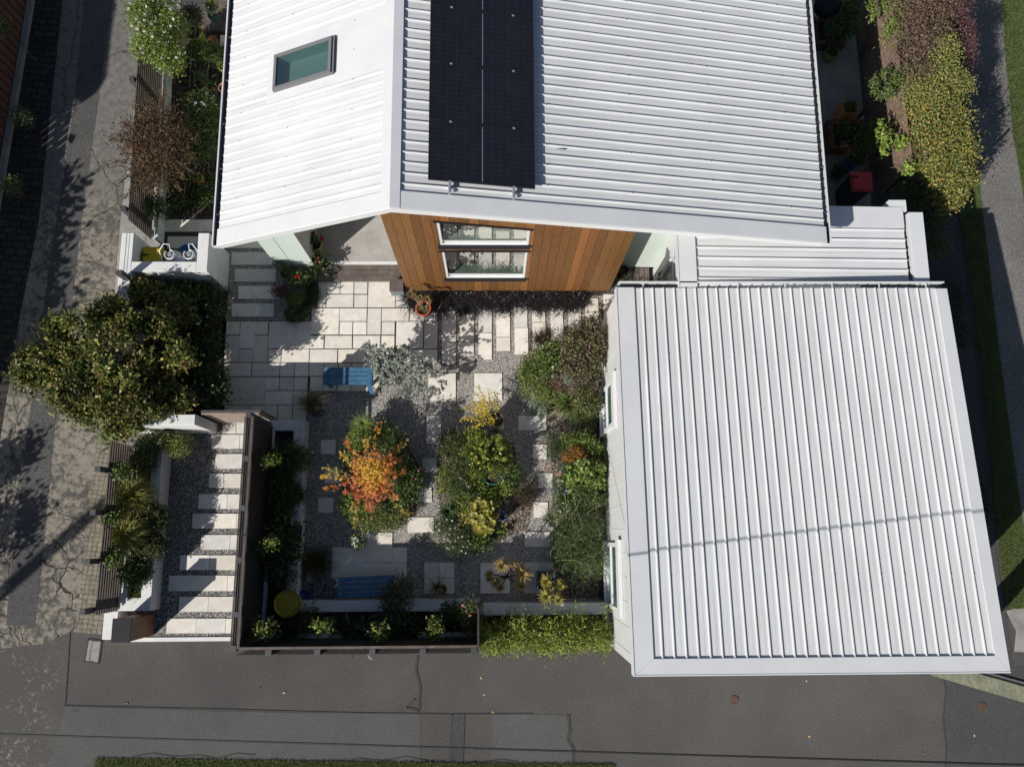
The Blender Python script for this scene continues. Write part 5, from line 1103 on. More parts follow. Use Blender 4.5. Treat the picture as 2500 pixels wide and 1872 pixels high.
pr_ = pot('clay_pot', 'terracotta pot of green herbs beside a leaning stick', Q('E7', 905, 1150, .28), .115, .3, 'terracotta'); lf = Lf(); cloud(lf, [blob('E7', 890, 1150, 70, .34, .07)], 200, .04, .02, MG); lf.build('foliage', W['leaf'], pr_)
m = MB(); m.beam(Q('E7', 560, 880, .9), Q('E7', 880, 1110, .25), .05, .03); solo(m, 'garden_stake', W['greypot'], 'grey stake leaning by the herb pot in the top left bed', 'stake')
m = MB(); a, b = Q('E6', 1350, 0, .1), Q('E6', 1990, 515, .1)
for i in range(8): m.bbox(a.x, -4.77, b.y+i*.145, b.y+i*.145+.14, .02, .1, .003)
solo(m, 'timber_deck', W['deck'], 'weathered brown decking under the eave at the top left', 'deck')
# --- white planter beside the low slat fence
zp = .4
for x, y, b_, lab in ((905, 560, .2, 'upper golden green grass tuft in the planter by the low slat fence'), (885, 800, .2, 'lower golden green grass tuft in the planter by the low slat fence')):
    tuft('golden_grass', lab, 'grass', tuple(Q('B2', x, y+10, zp)), 1100, .52, .95, .6, .013, [(.20, .24, .03), (.26, .28, .04), (.14, .19, .03), (.28, .26, .05)], tip=(.30, .28, .07), bias=(.25, .25), group='golden grasses in the white planter')
for x, y, r, lab in ((1020, 700, 85, 'round dark hebe bush on the white planter edge between the golden grasses'), (1000, 880, 95, 'round dark hebe bush at the planter edge below the golden grasses'), (885, 1060, 105, 'round green bush near the lower end of the narrow white planter'), (940, 330, 90, 'dark bush in the planter above the golden grasses'), (960, 240, 80, 'dark bush at the top end of the narrow white planter')):
    plant('round_bush', lab, 'bush', [blob('B2', x, y, r*.85, zp+.22, .24)], 2400, .05, .022, MG[:2]+DG if y > 900 else DG+OL, group='round bushes in the narrow white planter')
plant('round_bush', 'domed yellow green bush spilling over the planter by the gate wall', 'bush', [blob('B2', 1175, 235, 85, .55, .3)], 1900, .03, .015, YG+OL+MG)
plant('round_bush', 'grey green bush beside the domed yellow green one', 'bush', [blob('B2', 1085, 195, 70, .6, .28)], 900, .045, .024, OL+MG)
tuft('spear_plant', 'light green sword leaved plant under the tree edge by the low fence', 'plant', tuple(Q('B2', 745, 205, .5)), 22, .3, .35, .15, .05, [(.10, .15, .03), (.14, .18, .05)])
for x, y, r, lab in ((785, 398, 80, 'top clump of glossy leaves poking over the low slat fence'), (728, 705, 60, 'middle clump of glossy leaves poking over the low slat fence'), (740, 965, 70, 'lowest clump of glossy leaves poking over the low slat fence')):
    plant('camellia', lab, 'shrub', [blob('B2', x, y, r*.8, 1.2, .2)], 300, .06, .032, GL[:3]+MG, 'leaf', 'glossy camellias along the low slat fence')
tuft('sedge', 'small bright green tuft at the lower end of the narrow white planter', 'grass', tuple(Q('B2', 885, 1210, zp)), 90, .14, .18, .08, .008, MG)
# --- raised planter in the shade
plant('dark_shrub', 'dark feathery shrub in the long planter right of the screen', 'shrub', [blob('B3', 790, 640, 130, .65, .28), blob('B3', 680, 650, 115, .65, .25), blob('B3', 660, 760, 100, .6, .22)], 3600, .06, .02, MG[:2]+DG)
plant('dark_shrub', 'trailing fine leaved dark shrub spilling over the long planter wall', 'shrub', [blob('B3', 690, 930, 130, .6, .25), blob('B3', 800, 970, 85, .5, .2), blob('B3', 660, 1110, 110, .55, .25)], 3600, .07, .016, MG[:2]+DG)
plant('rhododendron', 'broad leaved dark shrub beside the timber seat board', 'shrub', [blob('B3', 650, 1290, 130, .65, .25), blob('B3', 730, 1430, 110, .6, .22), blob('B3', 640, 1480, 110, .6, .25)], 1300, .12, .042, MG[:2]+DG+[(.05, .06, .025)])
tuft('red_flax', 'small rust red fan of leaves near the top of the dark screen', 'flax', tuple(Q('B3', 555, 580, .6)), 16, .16, .12, .05, .03, [(.12, .03, .02), (.09, .03, .02)])
for c, x, y, r, lab in (('B3', 565, 670, 75, 'sunlit glossy clump highest along the dark screen'), ('B3', 570, 1390, 85, 'sunlit glossy clump beside the timber seat along the dark screen'), ('C1', 205, 570, 62, 'sunlit glossy clump in the corner where the two screens meet'), ('C1', 530, 560, 56, 'sunlit glossy clump second from the corner along the footpath screen'), ('C1', 822, 590, 52, 'sunlit glossy clump third from the corner along the footpath screen'), ('C1', 1145, 565, 56, 'sunlit glossy clump at the right end of the footpath screen')):
    z = (1.58 if c == 'C1' else 1.5)+rnd.uniform(-.06, .05); b1 = blob(c, x, y, r*rnd.uniform(.55, .85), z, .17)
    plant('camellia', lab, 'shrub', [b1]+[blob(c, x+rnd.uniform(-.9, .9)*r, y+rnd.uniform(-.9, .7)*r, r*rnd.uniform(.25, .5), z-rnd.uniform(0, .2), .1) for _ in range(rnd.choice((2, 3, 4)))], int(rnd.uniform(240, 400)), .065, .034, GL+LG, 'leaf', 'glossy camellias inside the dark screens', base=(b1[0]+.05, b1[1]+.03, .34))
tuft('flax', 'grey green flax straps in front of the lower bench planter wall', 'flax', tuple(Q('C1', 650, 560, .35)), 26, .34, .75, .3, .045, [(.06, .085, .035), (.08, .10, .05)])
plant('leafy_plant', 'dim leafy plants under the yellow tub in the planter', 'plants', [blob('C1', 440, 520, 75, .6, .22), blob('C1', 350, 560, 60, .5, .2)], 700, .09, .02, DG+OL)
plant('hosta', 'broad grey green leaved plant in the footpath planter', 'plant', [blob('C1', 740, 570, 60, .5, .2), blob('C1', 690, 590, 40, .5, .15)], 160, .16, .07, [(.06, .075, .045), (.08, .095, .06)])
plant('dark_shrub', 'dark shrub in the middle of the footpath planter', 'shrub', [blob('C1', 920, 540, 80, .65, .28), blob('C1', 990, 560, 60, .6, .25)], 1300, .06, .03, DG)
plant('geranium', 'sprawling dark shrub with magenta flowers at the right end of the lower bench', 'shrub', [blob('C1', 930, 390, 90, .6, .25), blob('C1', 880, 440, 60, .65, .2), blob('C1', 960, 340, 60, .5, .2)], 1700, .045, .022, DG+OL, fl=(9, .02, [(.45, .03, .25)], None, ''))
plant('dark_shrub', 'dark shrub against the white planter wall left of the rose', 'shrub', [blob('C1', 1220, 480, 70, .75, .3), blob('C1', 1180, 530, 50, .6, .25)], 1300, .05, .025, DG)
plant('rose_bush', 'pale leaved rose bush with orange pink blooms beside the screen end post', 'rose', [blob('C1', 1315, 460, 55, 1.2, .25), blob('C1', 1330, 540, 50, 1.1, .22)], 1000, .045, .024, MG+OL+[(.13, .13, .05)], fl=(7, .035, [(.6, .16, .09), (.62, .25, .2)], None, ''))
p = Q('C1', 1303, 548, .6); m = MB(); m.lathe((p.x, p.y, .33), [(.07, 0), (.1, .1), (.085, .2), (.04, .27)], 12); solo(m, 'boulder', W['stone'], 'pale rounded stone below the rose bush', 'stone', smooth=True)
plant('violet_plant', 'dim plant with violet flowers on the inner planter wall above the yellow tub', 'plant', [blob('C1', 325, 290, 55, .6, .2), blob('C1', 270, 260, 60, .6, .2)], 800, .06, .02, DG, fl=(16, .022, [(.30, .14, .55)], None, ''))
# --- bamboo
bb_ = [blob('C1', 1400+i*50+rnd.uniform(-14, 14), 585+rnd.uniform(-20, 22), rnd.uniform(42, 74), .6+rnd.uniform(-.15, .25), .36, rnd.uniform(55, 85)) for i in range(14)]+[blob('C1', 1460+i*78, 645+rnd.uniform(-16, 16), rnd.uniform(24, 46), .45, .25) for i in range(8)]
bo = plant('bamboo_hedge', 'dense yellow green dwarf bamboo hedge along the footpath', 'bamboo', bb_, 11000, .10, .018, YG+YG+LG+MG, inner=.3, flat=.35)
lf = Lf()
for i in range(46):
    e = np.array(Q('C1', rnd.uniform(1390, 2080), rnd.choice([rnd.uniform(425, 500), rnd.uniform(640, 700)]), rnd.uniform(.6, 1.2))); nn = 12; lf.leaves(e+NR.normal(0, .05, (nn, 3)), NR.normal(size=(nn, 3)), unit(NR.normal(0, .5, (nn, 3))+[0, 0, 1]), .085, .013, pick(YG+LG, nn))
lf.build('sprig_leaves', W['leaf'], bo)
# --- gravel garden: maple island
mb_ = [blob('B3', 1440, 720, 150, 1.25, .3), blob('B3', 1550, 820, 150, 1.2, .3), blob('B3', 1380, 860, 140, 1.1, .28), blob('B3', 1500, 900, 130, 1.15, .28), blob('B3', 1560, 680, 110, 1.2, .25)]
mpl = empty('japanese_maple', tuple(Q('B3', 1480, 860, .01)), 'small Japanese maple in golden orange and red autumn leaf', 'tree'); cpt = np.array(Q('B3', 1470, 760, 1.3)); lf = Lf()
def starleaves(lf, P_, r, C_):
    n = len(P_); N0 = unit(NR.normal(0, .4, (n, 3))+np.array([-.15, -.15, 1])); X_ = unit(np.cross(N0, NR.normal(size=(n, 3)))); Y_ = np.cross(N0, X_)
    for k, l in ((0, 1), (.85, .85), (-.85, .85), (1.75, .6), (-1.75, .6)):
        A = X_*math.cos(k)+Y_*math.sin(k); lf.leaves(P_+A*(r*l*.5), A, N0, r*l, r*.28, C_, .1)
P_, d, _ = blobpts(mb_, 900, .2); dd = np.linalg.norm((P_-cpt)[:, :2], axis=1)[:, None]; w_ = np.clip((dd-.12)/.42+NR.normal(0, .22, dd.shape), 0, 1)
gold, ora, red = np.array([.58, .36, .035]), np.array([.52, .20, .03]), np.array([.38, .085, .035]); c_ = np.where(w_ < .5, gold+(ora-gold)*w_*2, ora+(red-ora)*(w_*2-1)); c_ = c_*(1+NR.uniform(-.25, .25, (len(P_), 1)))
starleaves(lf, P_, .055, c_)
m = MB(); b0 = Vector(mpl.location); cr = b0+Vector((0, 0, .5)); m.tube([b0, cr], [.03, .024], 8)
spr = [((1060, 720), (.25, .27, .04)), ((1020, 800), (.50, .36, .03)), ((1040, 915), (.5, .18, .03)), ((1140, 800), (.5, .36, .03)), ((1300, 1260), (.22, .25, .04)), ((1300, 1120), (.36, .18, .04)), ((1420, 1100), (.42, .12, .03)), ((1800, 1140), (.22, .25, .05)), ((1700, 1000), (.40, .14, .04)),
       ((1530, 340), (.48, .20, .03)), ((1420, 450), (.42, .30, .04)), ((1230, 470), (.42, .12, .04)), ((1720, 640), (.38, .10, .04)), ((1780, 480), (.30, .24, .05)), ((1690, 570), (.38, .14, .05)), ((1190, 600), (.45, .3, .04)), ((1760, 760), (.46, .14, .04)), ((1220, 950), (.4, .09, .04)), ((1330, 1000), (.36, .06, .03)), ((1480, 1130), (.36, .1, .04)), ((1270, 520), (.45, .28, .04))]
for (x, y), col in spr:
    e = Vector(Q('B3', x, y, rnd.uniform(.95, 1.2))); k = cr+Vector((0, 0, .35)); md = k.lerp(e, .5)+Vector((0, 0, .1)); m.tube([cr, k.lerp(md, .7), e], [.012, .008, .003], 5)
    nn = 26; t = np.clip(NR.beta(3, 1.3, nn), 0, 1.05)[:, None]; q = np.array(k.lerp(md, .6))*(1-t)+np.array(e)*t+NR.normal(0, .028, (nn, 3)); starleaves(lf, q, .052, pick([col, tuple(.6*np.array(col)+.4*ora)], nn))
lf.build('crown', W['leaf'], mpl); m.build('trunk', W['bark'], mpl)
plant('lime_shrub', 'lime green shrub behind the upper side of the maple', 'shrub', [blob('B3', 1400, 430, 110, .5, .28), blob('B3', 1330, 500, 90, .4, .25)], 2200, .035, .022, LG+MG)
lf = None; pa_ = empty('papyrus', tuple(Q('B3', 1400, 350, .01)), 'spiky bright green umbrella sedge above the maple', 'sedge'); lf = Lf(); rosette(lf, Q('B3', 1395, 330, .75), .3, 34, MG+LG, None, .1, .05, 2); rosette(lf, Q('B3', 1340, 360, .6), .22, 26, MG+LG, None, .1, .05, 2); lf.build('foliage', W['leaf'], pa_); m = MB(); m.tube([Q('B3', 1400, 350, 0), Q('B3', 1395, 330, .75)], .012, 6); m.build('stem', W['bark'], pa_)
plant('green_groundcover', 'dark green groundcover right of the maple', 'groundcover', [blob('B3', 1640, 520, 150, .3, .25), blob('B3', 1560, 430, 110, .35, .25), blob('B3', 1690, 640, 110, .3, .22)], 2800, .045, .022, DG+MG+MG, stem=False)
plant('geranium', 'dark green groundcover with a few magenta flowers at the right foot of the maple', 'groundcover', [blob('B3', 1800, 860, 120, .28, .22), blob('B3', 1760, 980, 100, .25, .2), blob('B3', 1840, 760, 80, .22, .18)], 2300, .045, .022, DG+MG, stem=False, fl=(5, .022, [(.5, .1, .4)], None, ''))
plant('green_groundcover', 'olive green fine groundcover at the lower foot of the maple', 'groundcover', [blob('B3', 1500, 1140, 150, .35, .25), blob('B3', 1660, 1130, 120, .28, .2), blob('B3', 1420, 1180, 110, .3, .22), blob('B3', 1600, 1220, 90, .2, .15)], 4200, .035, .016, OL+MG+LG, stem=False, fl=(14, .012, [(.6, .55, .4)], None, ''))
plant('purple_sedum', 'low purple brown wispy groundcover between maple and daisy mound', 'groundcover', [blob('B3', 1820, 1060, 70, .15, .12), blob('B3', 1720, 1180, 70, .15, .1)], 900, .03, .012, PU+OL, stem=False)
plant('candytuft', 'small round bush of white flowers beside the paved bench area', 'bush', [blob('B3', 1350, 1375, 62, .2, .17)], 620, .03, .016, DG+MG, stem=False, fl=(44, .016, WH, (.4, .4, .1), ''))
# --- silver shrub, rush, yellow pot
si = empty('silver_wattle', tuple(Q('H3', 1120, 1010, .01)), 'sprawling silver grey shrub arching from a black pot beside the sunny bench', 'shrub'); m = MB(); lf = Lf(); b0 = Vector(si.location)+Vector((0, 0, .35))
m2 = MB(); m2.lathe((si.location.x, si.location.y, .01), [(.1, 0), (.13, .26), (.135, .3), (.12, .3), (.11, .25)], 24); m2.build('pot', W['darkpot'], si)
for x, y, z in ((720, 690, 1.2), (850, 620, 1.3), (960, 720, 1.4), (1000, 620, 1.4), (1240, 740, 1.3), (1330, 830, 1.2), (1530, 640, 1.3), (1730, 600, 1.2), (1820, 760, 1.1), (1640, 760, 1.2), (1450, 700, 1.3), (1900, 900, 1.0), (1980, 1180, .9), (2050, 1400, .8), (1800, 1350, .8), (1600, 1250, .9), (1500, 1480, .7), (1900, 1560, .7), (2050, 1180, .9), (1350, 1400, .7), (1100, 1380, .6), (1250, 1180, .8), (820, 860, 1.1), (2250, 1050, .9), (2350, 1300, .7), (2200, 1600, .6), (1750, 1050, 1.0), (930, 1050, .9), (2450, 1500, .6), (1250, 1560, .5), (1650, 1650, .5), (1400, 950, 1.1)):
    e = Vector(Q('H3', x, y, z)); sdv = (e-b0).cross(Vector((0, 0, 1))).normalized()*rnd.uniform(-.16, .16); md = b0.lerp(e, .5)+Vector((0, 0, .2))+sdv
    bez = lambda t: b0*(1-t)**2+md*2*t*(1-t)+e*t*t
    m.tube([bez(t) for t in (0, .2, .4, .6, .8, 1)], [.010, .009, .007, .005, .004, .002], 5)
    for _ in range(10):
        t0 = rnd.uniform(.3, .95); s0 = bez(t0); tip = s0+Vector((rnd.uniform(-1, 1), rnd.uniform(-1, 1), rnd.uniform(-.2, .6))).normalized()*rnd.uniform(.1, .24); m.tube([s0, s0.lerp(tip, .5)+Vector((0, 0, .02)), tip], [.004, .003, .0015], 4)
        nn = 30; t = NR.uniform(.15, 1.05, nn)[:, None]; q = np.array(s0)*(1-t)+np.array(tip)*t+NR.normal(0, .012, (nn, 3)); lf.leaves(q, unit(np.array(tip-s0)[None, :]*2+NR.normal(0, .5, (nn, 3))), unit(NR.normal(0, .6, (nn, 3))+[0, 0, 1]), .055, .026, pick(SV, nn))
lf.build('foliage', W['dull'], si); m.build('branch', M('silver_bark', (.30, .28, .24), .8), si)
rs = pot('rush_pot', 'dark blue pot of fine brown green rushes left of the sunny bench', Q('A2', 720, 1490, .3), .16, .32, 'bluepot', .8, cat='rush'); lf = Lf(); n_ = 420; t = NR.uniform(0, 2*math.pi, n_); B0 = np.array(Q('A2', 715, 1470, .3))
lf.blades(B0+NR.normal(0, .05, (n_, 3))*[1, 1, 0], np.stack([np.cos(t), np.sin(t)+.25, 0*t], 1), .42*NR.uniform(.3, 1.1, n_), .75*NR.uniform(.6, 1.1, n_), .3*NR.uniform(.3, 1.2, n_), .007, pick([(.10, .095, .03), (.07, .08, .025), (.17, .13, .06), (.12, .12, .04)], n_), 5, (.2, .16, .08)); lf.build('foliage', W['dull'], rs)
yp = pot('yellow_shrub_pot', 'stoneware pot with a leaning bright yellow leaved shrub', Q('H8', 1168, 800, .36), .165, .38, 'greypot', .85, cat='potted shrub'); m = MB(); lf = Lf(); b0 = Vector((yp.location.x-.02, yp.location.y+.03, .33))
for x, y, z in ((920, 350, .95), (900, 460, 1.0), (1060, 420, 1.0), (1150, 430, 1.0), (960, 560, 1.05), (1080, 540, 1.05), (1180, 600, .9), (820, 610, .9), (760, 640, .85), (720, 780, .8), (790, 790, .8), (920, 720, .95), (1000, 700, 1.0), (1090, 800, .75), (960, 850, .75), (870, 900, .7), (1020, 620, 1.1), (940, 640, 1.0), (1120, 840, .7), (880, 560, .95), (1190, 500, .85)):
    e = Vector(Q('H8', x, y, z)); md = b0.lerp(e, .5)+Vector((0, 0, .12)); m.tube([b0, md, e], [.009, .006, .003], 5); nn = 42; lf.leaves(np.array(md.lerp(e, .75))+(np.array(e)-np.array(md))[None, :]*NR.uniform(-.6, .35, (nn, 1))+NR.normal(0, .035, (nn, 3)), NR.normal(size=(nn, 3)), unit(NR.normal(0, .5, (nn, 3))+[0, 0, 1]), .045, .024, pick([(.60, .44, .02), (.55, .46, .04), (.62, .38, .02), (.42, .42, .05)], nn))
lf.build('foliage', W['leaf'], yp); m.build('stem', W['bark'], yp); m = MB(); p = Q('H8', 1150, 760, .42); m.tube([p+Vector((-.07, .03, 0)), p+Vector((-.02, .06, .03)), p+Vector((.03, .05, .03)), p+Vector((.04, -.03, .02)), p+Vector((-.01, -.05, 0))], .009, 6); m.build('driftwood', W['frame'], yp)
plant('low_herb', 'small green herb at the rim of the stoneware pot', 'herb', [blob('H8', 1175, 950, 35, .1, .08)], 160, .03, .013, LG, stem=False)
# --- orange pot, mondo grass row, porch pots
op = pot('succulent_pot', 'orange red pot of spiky rosette succulents at the cedar wall corner', Q('A2', 1425, 835, .28), .165, .3, 'redpot', .75, cat='potted plant'); lf = Lf()
for x, y, z, r in ((1345, 745, .75, .13), (1410, 770, .6, .11), (1455, 780, .65, .12), (1400, 830, .5, .1), (1440, 840, .45, .1), (1370, 760, .55, .1)): rosette(lf, Q('A2', x, y, z), r, 18, [(.16, .17, .05), (.20, .20, .07), (.12, .14, .045)], (.22, .12, .06), .3, .16)
lf.build('foliage', W['leaf'], op); m = MB()
for x, y, z in ((1345, 745, .75), (1455, 780, .65), (1350, 705, .95)): m.tube([(op.location.x, op.location.y, .25), Q('A2', x+20, y+20, z*.7), Q('A2', x, y, z)], [.016, .014, .009], 6)
m.build('stem', W['greypot'], op)
xs_ = np.linspace(-1.72, 1.92, 16); BLK = [(.010, .010, .011), (.016, .015, .016), (.03, .029, .031)]
for i, x in enumerate(xs_):
    k = (1.3, 1.1, 1.35, 1.2, 1.0, 1.3, 1.15, .85, 1.05, .8, .75, 1.0, .7, .9, .95, .7)[i]; x += rnd.uniform(-.06, .06)
    tuft('black_mondo_grass', 'black mondo grass tuft in the row along the foot of the cedar wall', 'grass', (x, 5.26-.05*(i % 3), .01), 300, .30*k, .17, .15, .014, BLK, 'gloss', 'black mondo grass along the cedar wall', bias=(0, -.45), spread=.10)
tuft('purple_grass', 'dark purple grass clump at the top of the garage bed beside white daisies', 'grass', tuple(Q('A3', 850, 1050, .02)), 200, .3, .3, .22, .01, [(.03, .018, .018), (.05, .03, .025)], 'dull')
gp = pot('poinsettia_pot', 'tall olive glazed pot with red flowers in the porch', Q('F2', 825, 420, .52), .13, .5, 'greenpot', .7, cat='potted plant'); lf = Lf(); cloud(lf, [(gp.location.x-.02, gp.location.y+.05, .62, .13, .13, .12)], 60, .09, .05, DG); lf.build('foliage', W['leaf'], gp); lf = Lf(); P_ = np.array([tuple(Q('F2', x, y, z)) for x, y, z in ((785, 385, .62), (785, 275, .62), (695, 410, .6), (910, 350, .58))]); flowers(lf, P_, .062, [(.55, .02, .02), (.5, .03, .025)], 9, (.03, .01, .01)); flowers(lf, P_+[0, 0, .02], .045, [(.42, .015, .015)], 7); lf.build('flowers', W['petal'], gp)
ac = plant('red_flower_plant', 'glossy plant with dark red flowers on the end of the deck step', 'plant', [blob('F2', 895, 700, 85, .4, .15)], 190, .10, .055, [(.03, .06, .016), (.05, .085, .02)], 'gloss', fl=(7, .03, [(.32, .02, .02)], None, ''), base=(Q('F2', 895, 730, .12).x, Q('F2', 895, 730, .12).y, .125))
pp = pot('flower_pot', 'olive glazed pot of twiggy plant in shade before the mint wall', Q('F2', 430, 815, .32), .14, .34, 'greenpot'); lf = Lf(); cloud(lf, [blob('F2', 410, 760, 80, .5, .18), blob('F2', 350, 700, 60, .55, .15)], 420, .04, .012, OL+DG); lf.build('foliage', W['dull'], pp)
plant('red_rose', 'leafy plant with one big red bloom in shade by the deck step', 'plant', [blob('F2', 660, 870, 90, .3, .16), blob('F2', 560, 880, 60, .28, .14)], 420, .08, .04, DG+MG, stem=False); rf = Lf(); flowers(rf, np.array([tuple(Q('F2', 585+q, 850+w, .5)) for q, w in ((0, 0), (15, 8), (-12, 6), (4, -12))]), .05, [(.45, .012, .02)], 8); rf.build('bloom', W['petal'], bpy.data.objects['red_rose'])
pp = pot('clay_pot', 'shaded pot of dark red leaved plant left of the moss mounds', Q('F2', 400, 1060, .22), .12, .24, 'greypot'); lf = Lf(); cloud(lf, [blob('F2', 330, 1060, 95, .35, .14), blob('F2', 420, 1040, 60, .35, .12)], 620, .04, .02, PU+[(.10, .03, .03)]); lf.build('foliage', W['leaf'], pp)
for bl, lab in (([blob('F2', 790, 1090, 85, .13, .13, 160)], 'upper dark green cushion mound overlapping the patio edge'), ([blob('F2', 560, 1370, 150, .15, .15, 110), blob('F2', 680, 1290, 100, .13, .12)], 'lower dark green cushion mound overlapping the patio edge'), ([blob('F2', 560, 1180, 105, .2, .16)], 'feathery green cushion between the two dark moss mounds')):
    plant('cushion_plant', lab, 'cushion plant', bl, 3200, .022, .012, [(.022, .04, .010), (.03, .052, .012)] if 'feath' not in lab else MG[:2], stem=False, inner=.75, group='dark cushion mounds beside the patio')
# --- central island
eu = empty('euphorbia', tuple(Q('B4', 760, 640, .01)), 'tall yellow green shrub with round lime flower heads in the central island', 'shrub'); lf = Lf(); m = MB(); b0 = Vector(eu.location)
for i in range(95):
    t = rnd.uniform(0, 6.28); rr = 225*math.sqrt(rnd.random()); x, y = 740+rr*math.cos(t)*1.0, 620+rr*math.sin(t)*.95; z = rnd.uniform(.7, 1.1); e = Vector(Q('B4', x, y, z)); m.tube([b0, b0.lerp(e, .5)+Vector((0, 0, .1)), e], [.008, .006, .003], 4)
    nn = 34; q = np.array(b0.lerp(e, .6))*0+np.array(e)+(np.array(e)-np.array(b0))[None, :]*NR.uniform(-.35, .05, (nn, 1))+NR.normal(0, .02, (nn, 3)); lf.leaves(q, unit(np.array(e-b0)[None, :]+NR.normal(0, .5, (nn, 3))), unit(NR.normal(0, .4, (nn, 3))+[0, 0, 1]), .08, .018, pick(LG+YG+YG+MG, nn))
lf.build('foliage', W['leaf'], eu); m.build('stem', W['bark'], eu); lf = Lf(); P_ = np.array([tuple(Q('B4', x, y, 1.1)) for x, y in ((700, 520), (690, 560), (620, 600), (640, 650), (680, 680), (740, 640), (760, 650), (690, 735), (730, 720), (760, 715), (775, 735), (830, 640), (870, 600), (880, 560), (720, 500), (810, 560), (655, 630), (770, 690))]); flowers(lf, P_, .036, [(.28, .29, .03), (.33, .32, .045)], 8, (.2, .22, .03)); flowers(lf, P_+[0, 0, .02], .022, [(.30, .31, .04)], 6); lf.build('flowers', W['leaf'], eu)
pot('glazed_pot', 'large teal glazed pot half hidden under the lime flower heads', Q('B4', 800, 790, .36), .2, .38, 'tealpot', .8)
pot('glazed_pot', 'pale blue rimmed pot behind the lime flower heads', Q('B4', 650, 640, .3), .15, .32, 'bluerim', .8)
p = Q('B4', 892, 1152, .3); sq = empty('square_pot', (p.x, p.y, 0), 'square blue rimmed pot turned diagonally in the central island', 'pot'); m = MB(); h_ = .118
for k in range(4):
    a, b = [(p.x+h_*math.cos(R(45+90*k+44)+j), p.y+h_*math.sin(R(45+90*k+44)+j)) for j in (0, math.pi/2)]; a, b = [(p.x+(q[0]-p.x), p.y+(q[1]-p.y)) for q in (a, b)]; a2, b2 = [(p.x+(q[0]-p.x)*.84, p.y+(q[1]-p.y)*.84) for q in (a, b)]; m.prism([a, b, b2, a2], .0, .3)
m.build('pot_wall', W['bluerim'], sq); m = MB(); m.lathe((p.x, p.y, .1), [(h_*.72, 0), (h_*.72, .14)], 4); m.build('soil', W['soil'], sq)
plant('wild_grass', 'fine dark green grassy growth with tiny white flowers left of the lime shrub', 'grass', [blob('B4', 460, 560, 130, .35, .28), blob('B4', 560, 700, 120, .4, .28), blob('B4', 500, 860, 130, .35, .26), blob('B4', 600, 960, 110, .3, .22)], 4200, .09, .009, DG+MG+OL, stem=False, fl=(18, .016, WH, (.4, .35, .1), ''), flat=.2)
for x, y, lab in ((370, 800, 'upper yellow green strap leaved clump at the left of the central island'), (380, 900, 'lower yellow green strap leaved clump at the left of the central island')): tuft('yellow_straps', lab, 'plant', tuple(Q('B4', x+40, y, .02)), 80, .34, .34, .2, .02, YG+LG, group='yellow green strap clumps in the central island', bias=(-.4, .1))
plant('green_groundcover', 'dark green groundcover right of the teal pot', 'groundcover', [blob('B4', 960, 760, 90, .3, .2), blob('B4', 900, 690, 80, .4, .2), blob('B4', 940, 860, 70, .25, .18)], 1900, .06, .018, DG+MG, stem=False)
yl = empty('chartreuse_succulent', tuple(Q('B4', 700, 1180, .01)), 'chartreuse succulent shrub with coin shaped leaves in the central island', 'succulent'); lf = Lf(); m = MB()
for i in range(70):
    t = rnd.uniform(0, 6.28); rr = rnd.random()**.5; x, y = 700+rr*120*math.cos(t), 1160+rr*170*math.sin(t); z = rnd.uniform(.3, .65); c_ = Q('B4', x, y, z); nn = 11; a = NR.uniform(0, 6.28, nn); D = np.stack([np.cos(a), np.sin(a), .5+0*a], 1); lf.leaves(np.array(c_)+D*.045, D, unit(D*[.4, .4, 0]+[0, 0, 1]), .06, .05, pick([(.28, .29, .035), (.34, .32, .04), (.20, .24, .035), (.30, .20, .05)], nn)); m.tube([(yl.location.x, yl.location.y, 0), c_], .006, 4)
for x, y in ((560, 1160), (520, 1150), (540, 1210), (900, 1220), (830, 1150)):
    c_ = Q('B4', x, y, .35); nn = 12; a = NR.uniform(0, 6.28, nn); D = np.stack([np.cos(a), np.sin(a), .5+0*a], 1); lf.leaves(np.array(c_)+D*.045, D, unit(D*[.4, .4, 0]+[0, 0, 1]), .06, .045, pick([(.34, .30, .035), (.28, .2, .05)], nn))
lf.build('foliage', W['leaf'], yl); m.build('stem', W['bark'], yl)
ag = empty('agave', tuple(Q('B4', 410, 1120, .01)), 'dark green sword leaved rosette at the left of the central island', 'succulent'); lf = Lf(); rosette(lf, Q('B4', 410, 1110, .3), .3, 18, [(.035, .07, .025), (.05, .09, .03)], None, .4, .14, 3); rosette(lf, Q('B4', 540, 1230, .25), .24, 14, [(.04, .07, .02), (.06, .09, .03)], None, .4, .13, 2); lf.build('foliage', W['leaf'], ag)
plant('daisy_mound', 'rounded green mound dotted with white and pink daisies below the agave', 'daisies', [blob('B4', 400, 1300, 130, .3, .25), blob('B4', 500, 1400, 120, .28, .22), blob('B4', 330, 1230, 80, .25, .2)], 4600, .04, .008, MG+DG, stem=False, fl=(46, .021, [(.72, .68, .70), (.68, .5, .58)], (.45, .35, .08), ''), flat=.3)
plant('green_groundcover', 'low green plants at the lower right foot of the chartreuse succulent', 'groundcover', [blob('B4', 700, 1370, 90, .2, .16), blob('B4', 620, 1330, 70, .22, .18)], 1100, .05, .026, MG+DG, stem=False)
plant('mallow_seedling', 'single pale green lobed leaf plant near the blue square pot', 'plant', [blob('B4', 885, 1305, 40, .14, .05)], 46, .07, .05, [(.15, .21, .05), (.18, .24, .07)], stem=False, flat=.9)
plant('purple_sedum', 'wispy brown purple grass clump right of the blue square pot', 'grass', [blob('B4', 1100, 950, 95, .2, .16), blob('B4', 1090, 1010, 60, .15, .12)], 1500, .07, .007, [(.09, .07, .045), (.07, .075, .03), (.11, .07, .06)], 'dull', stem=False, flat=.2)
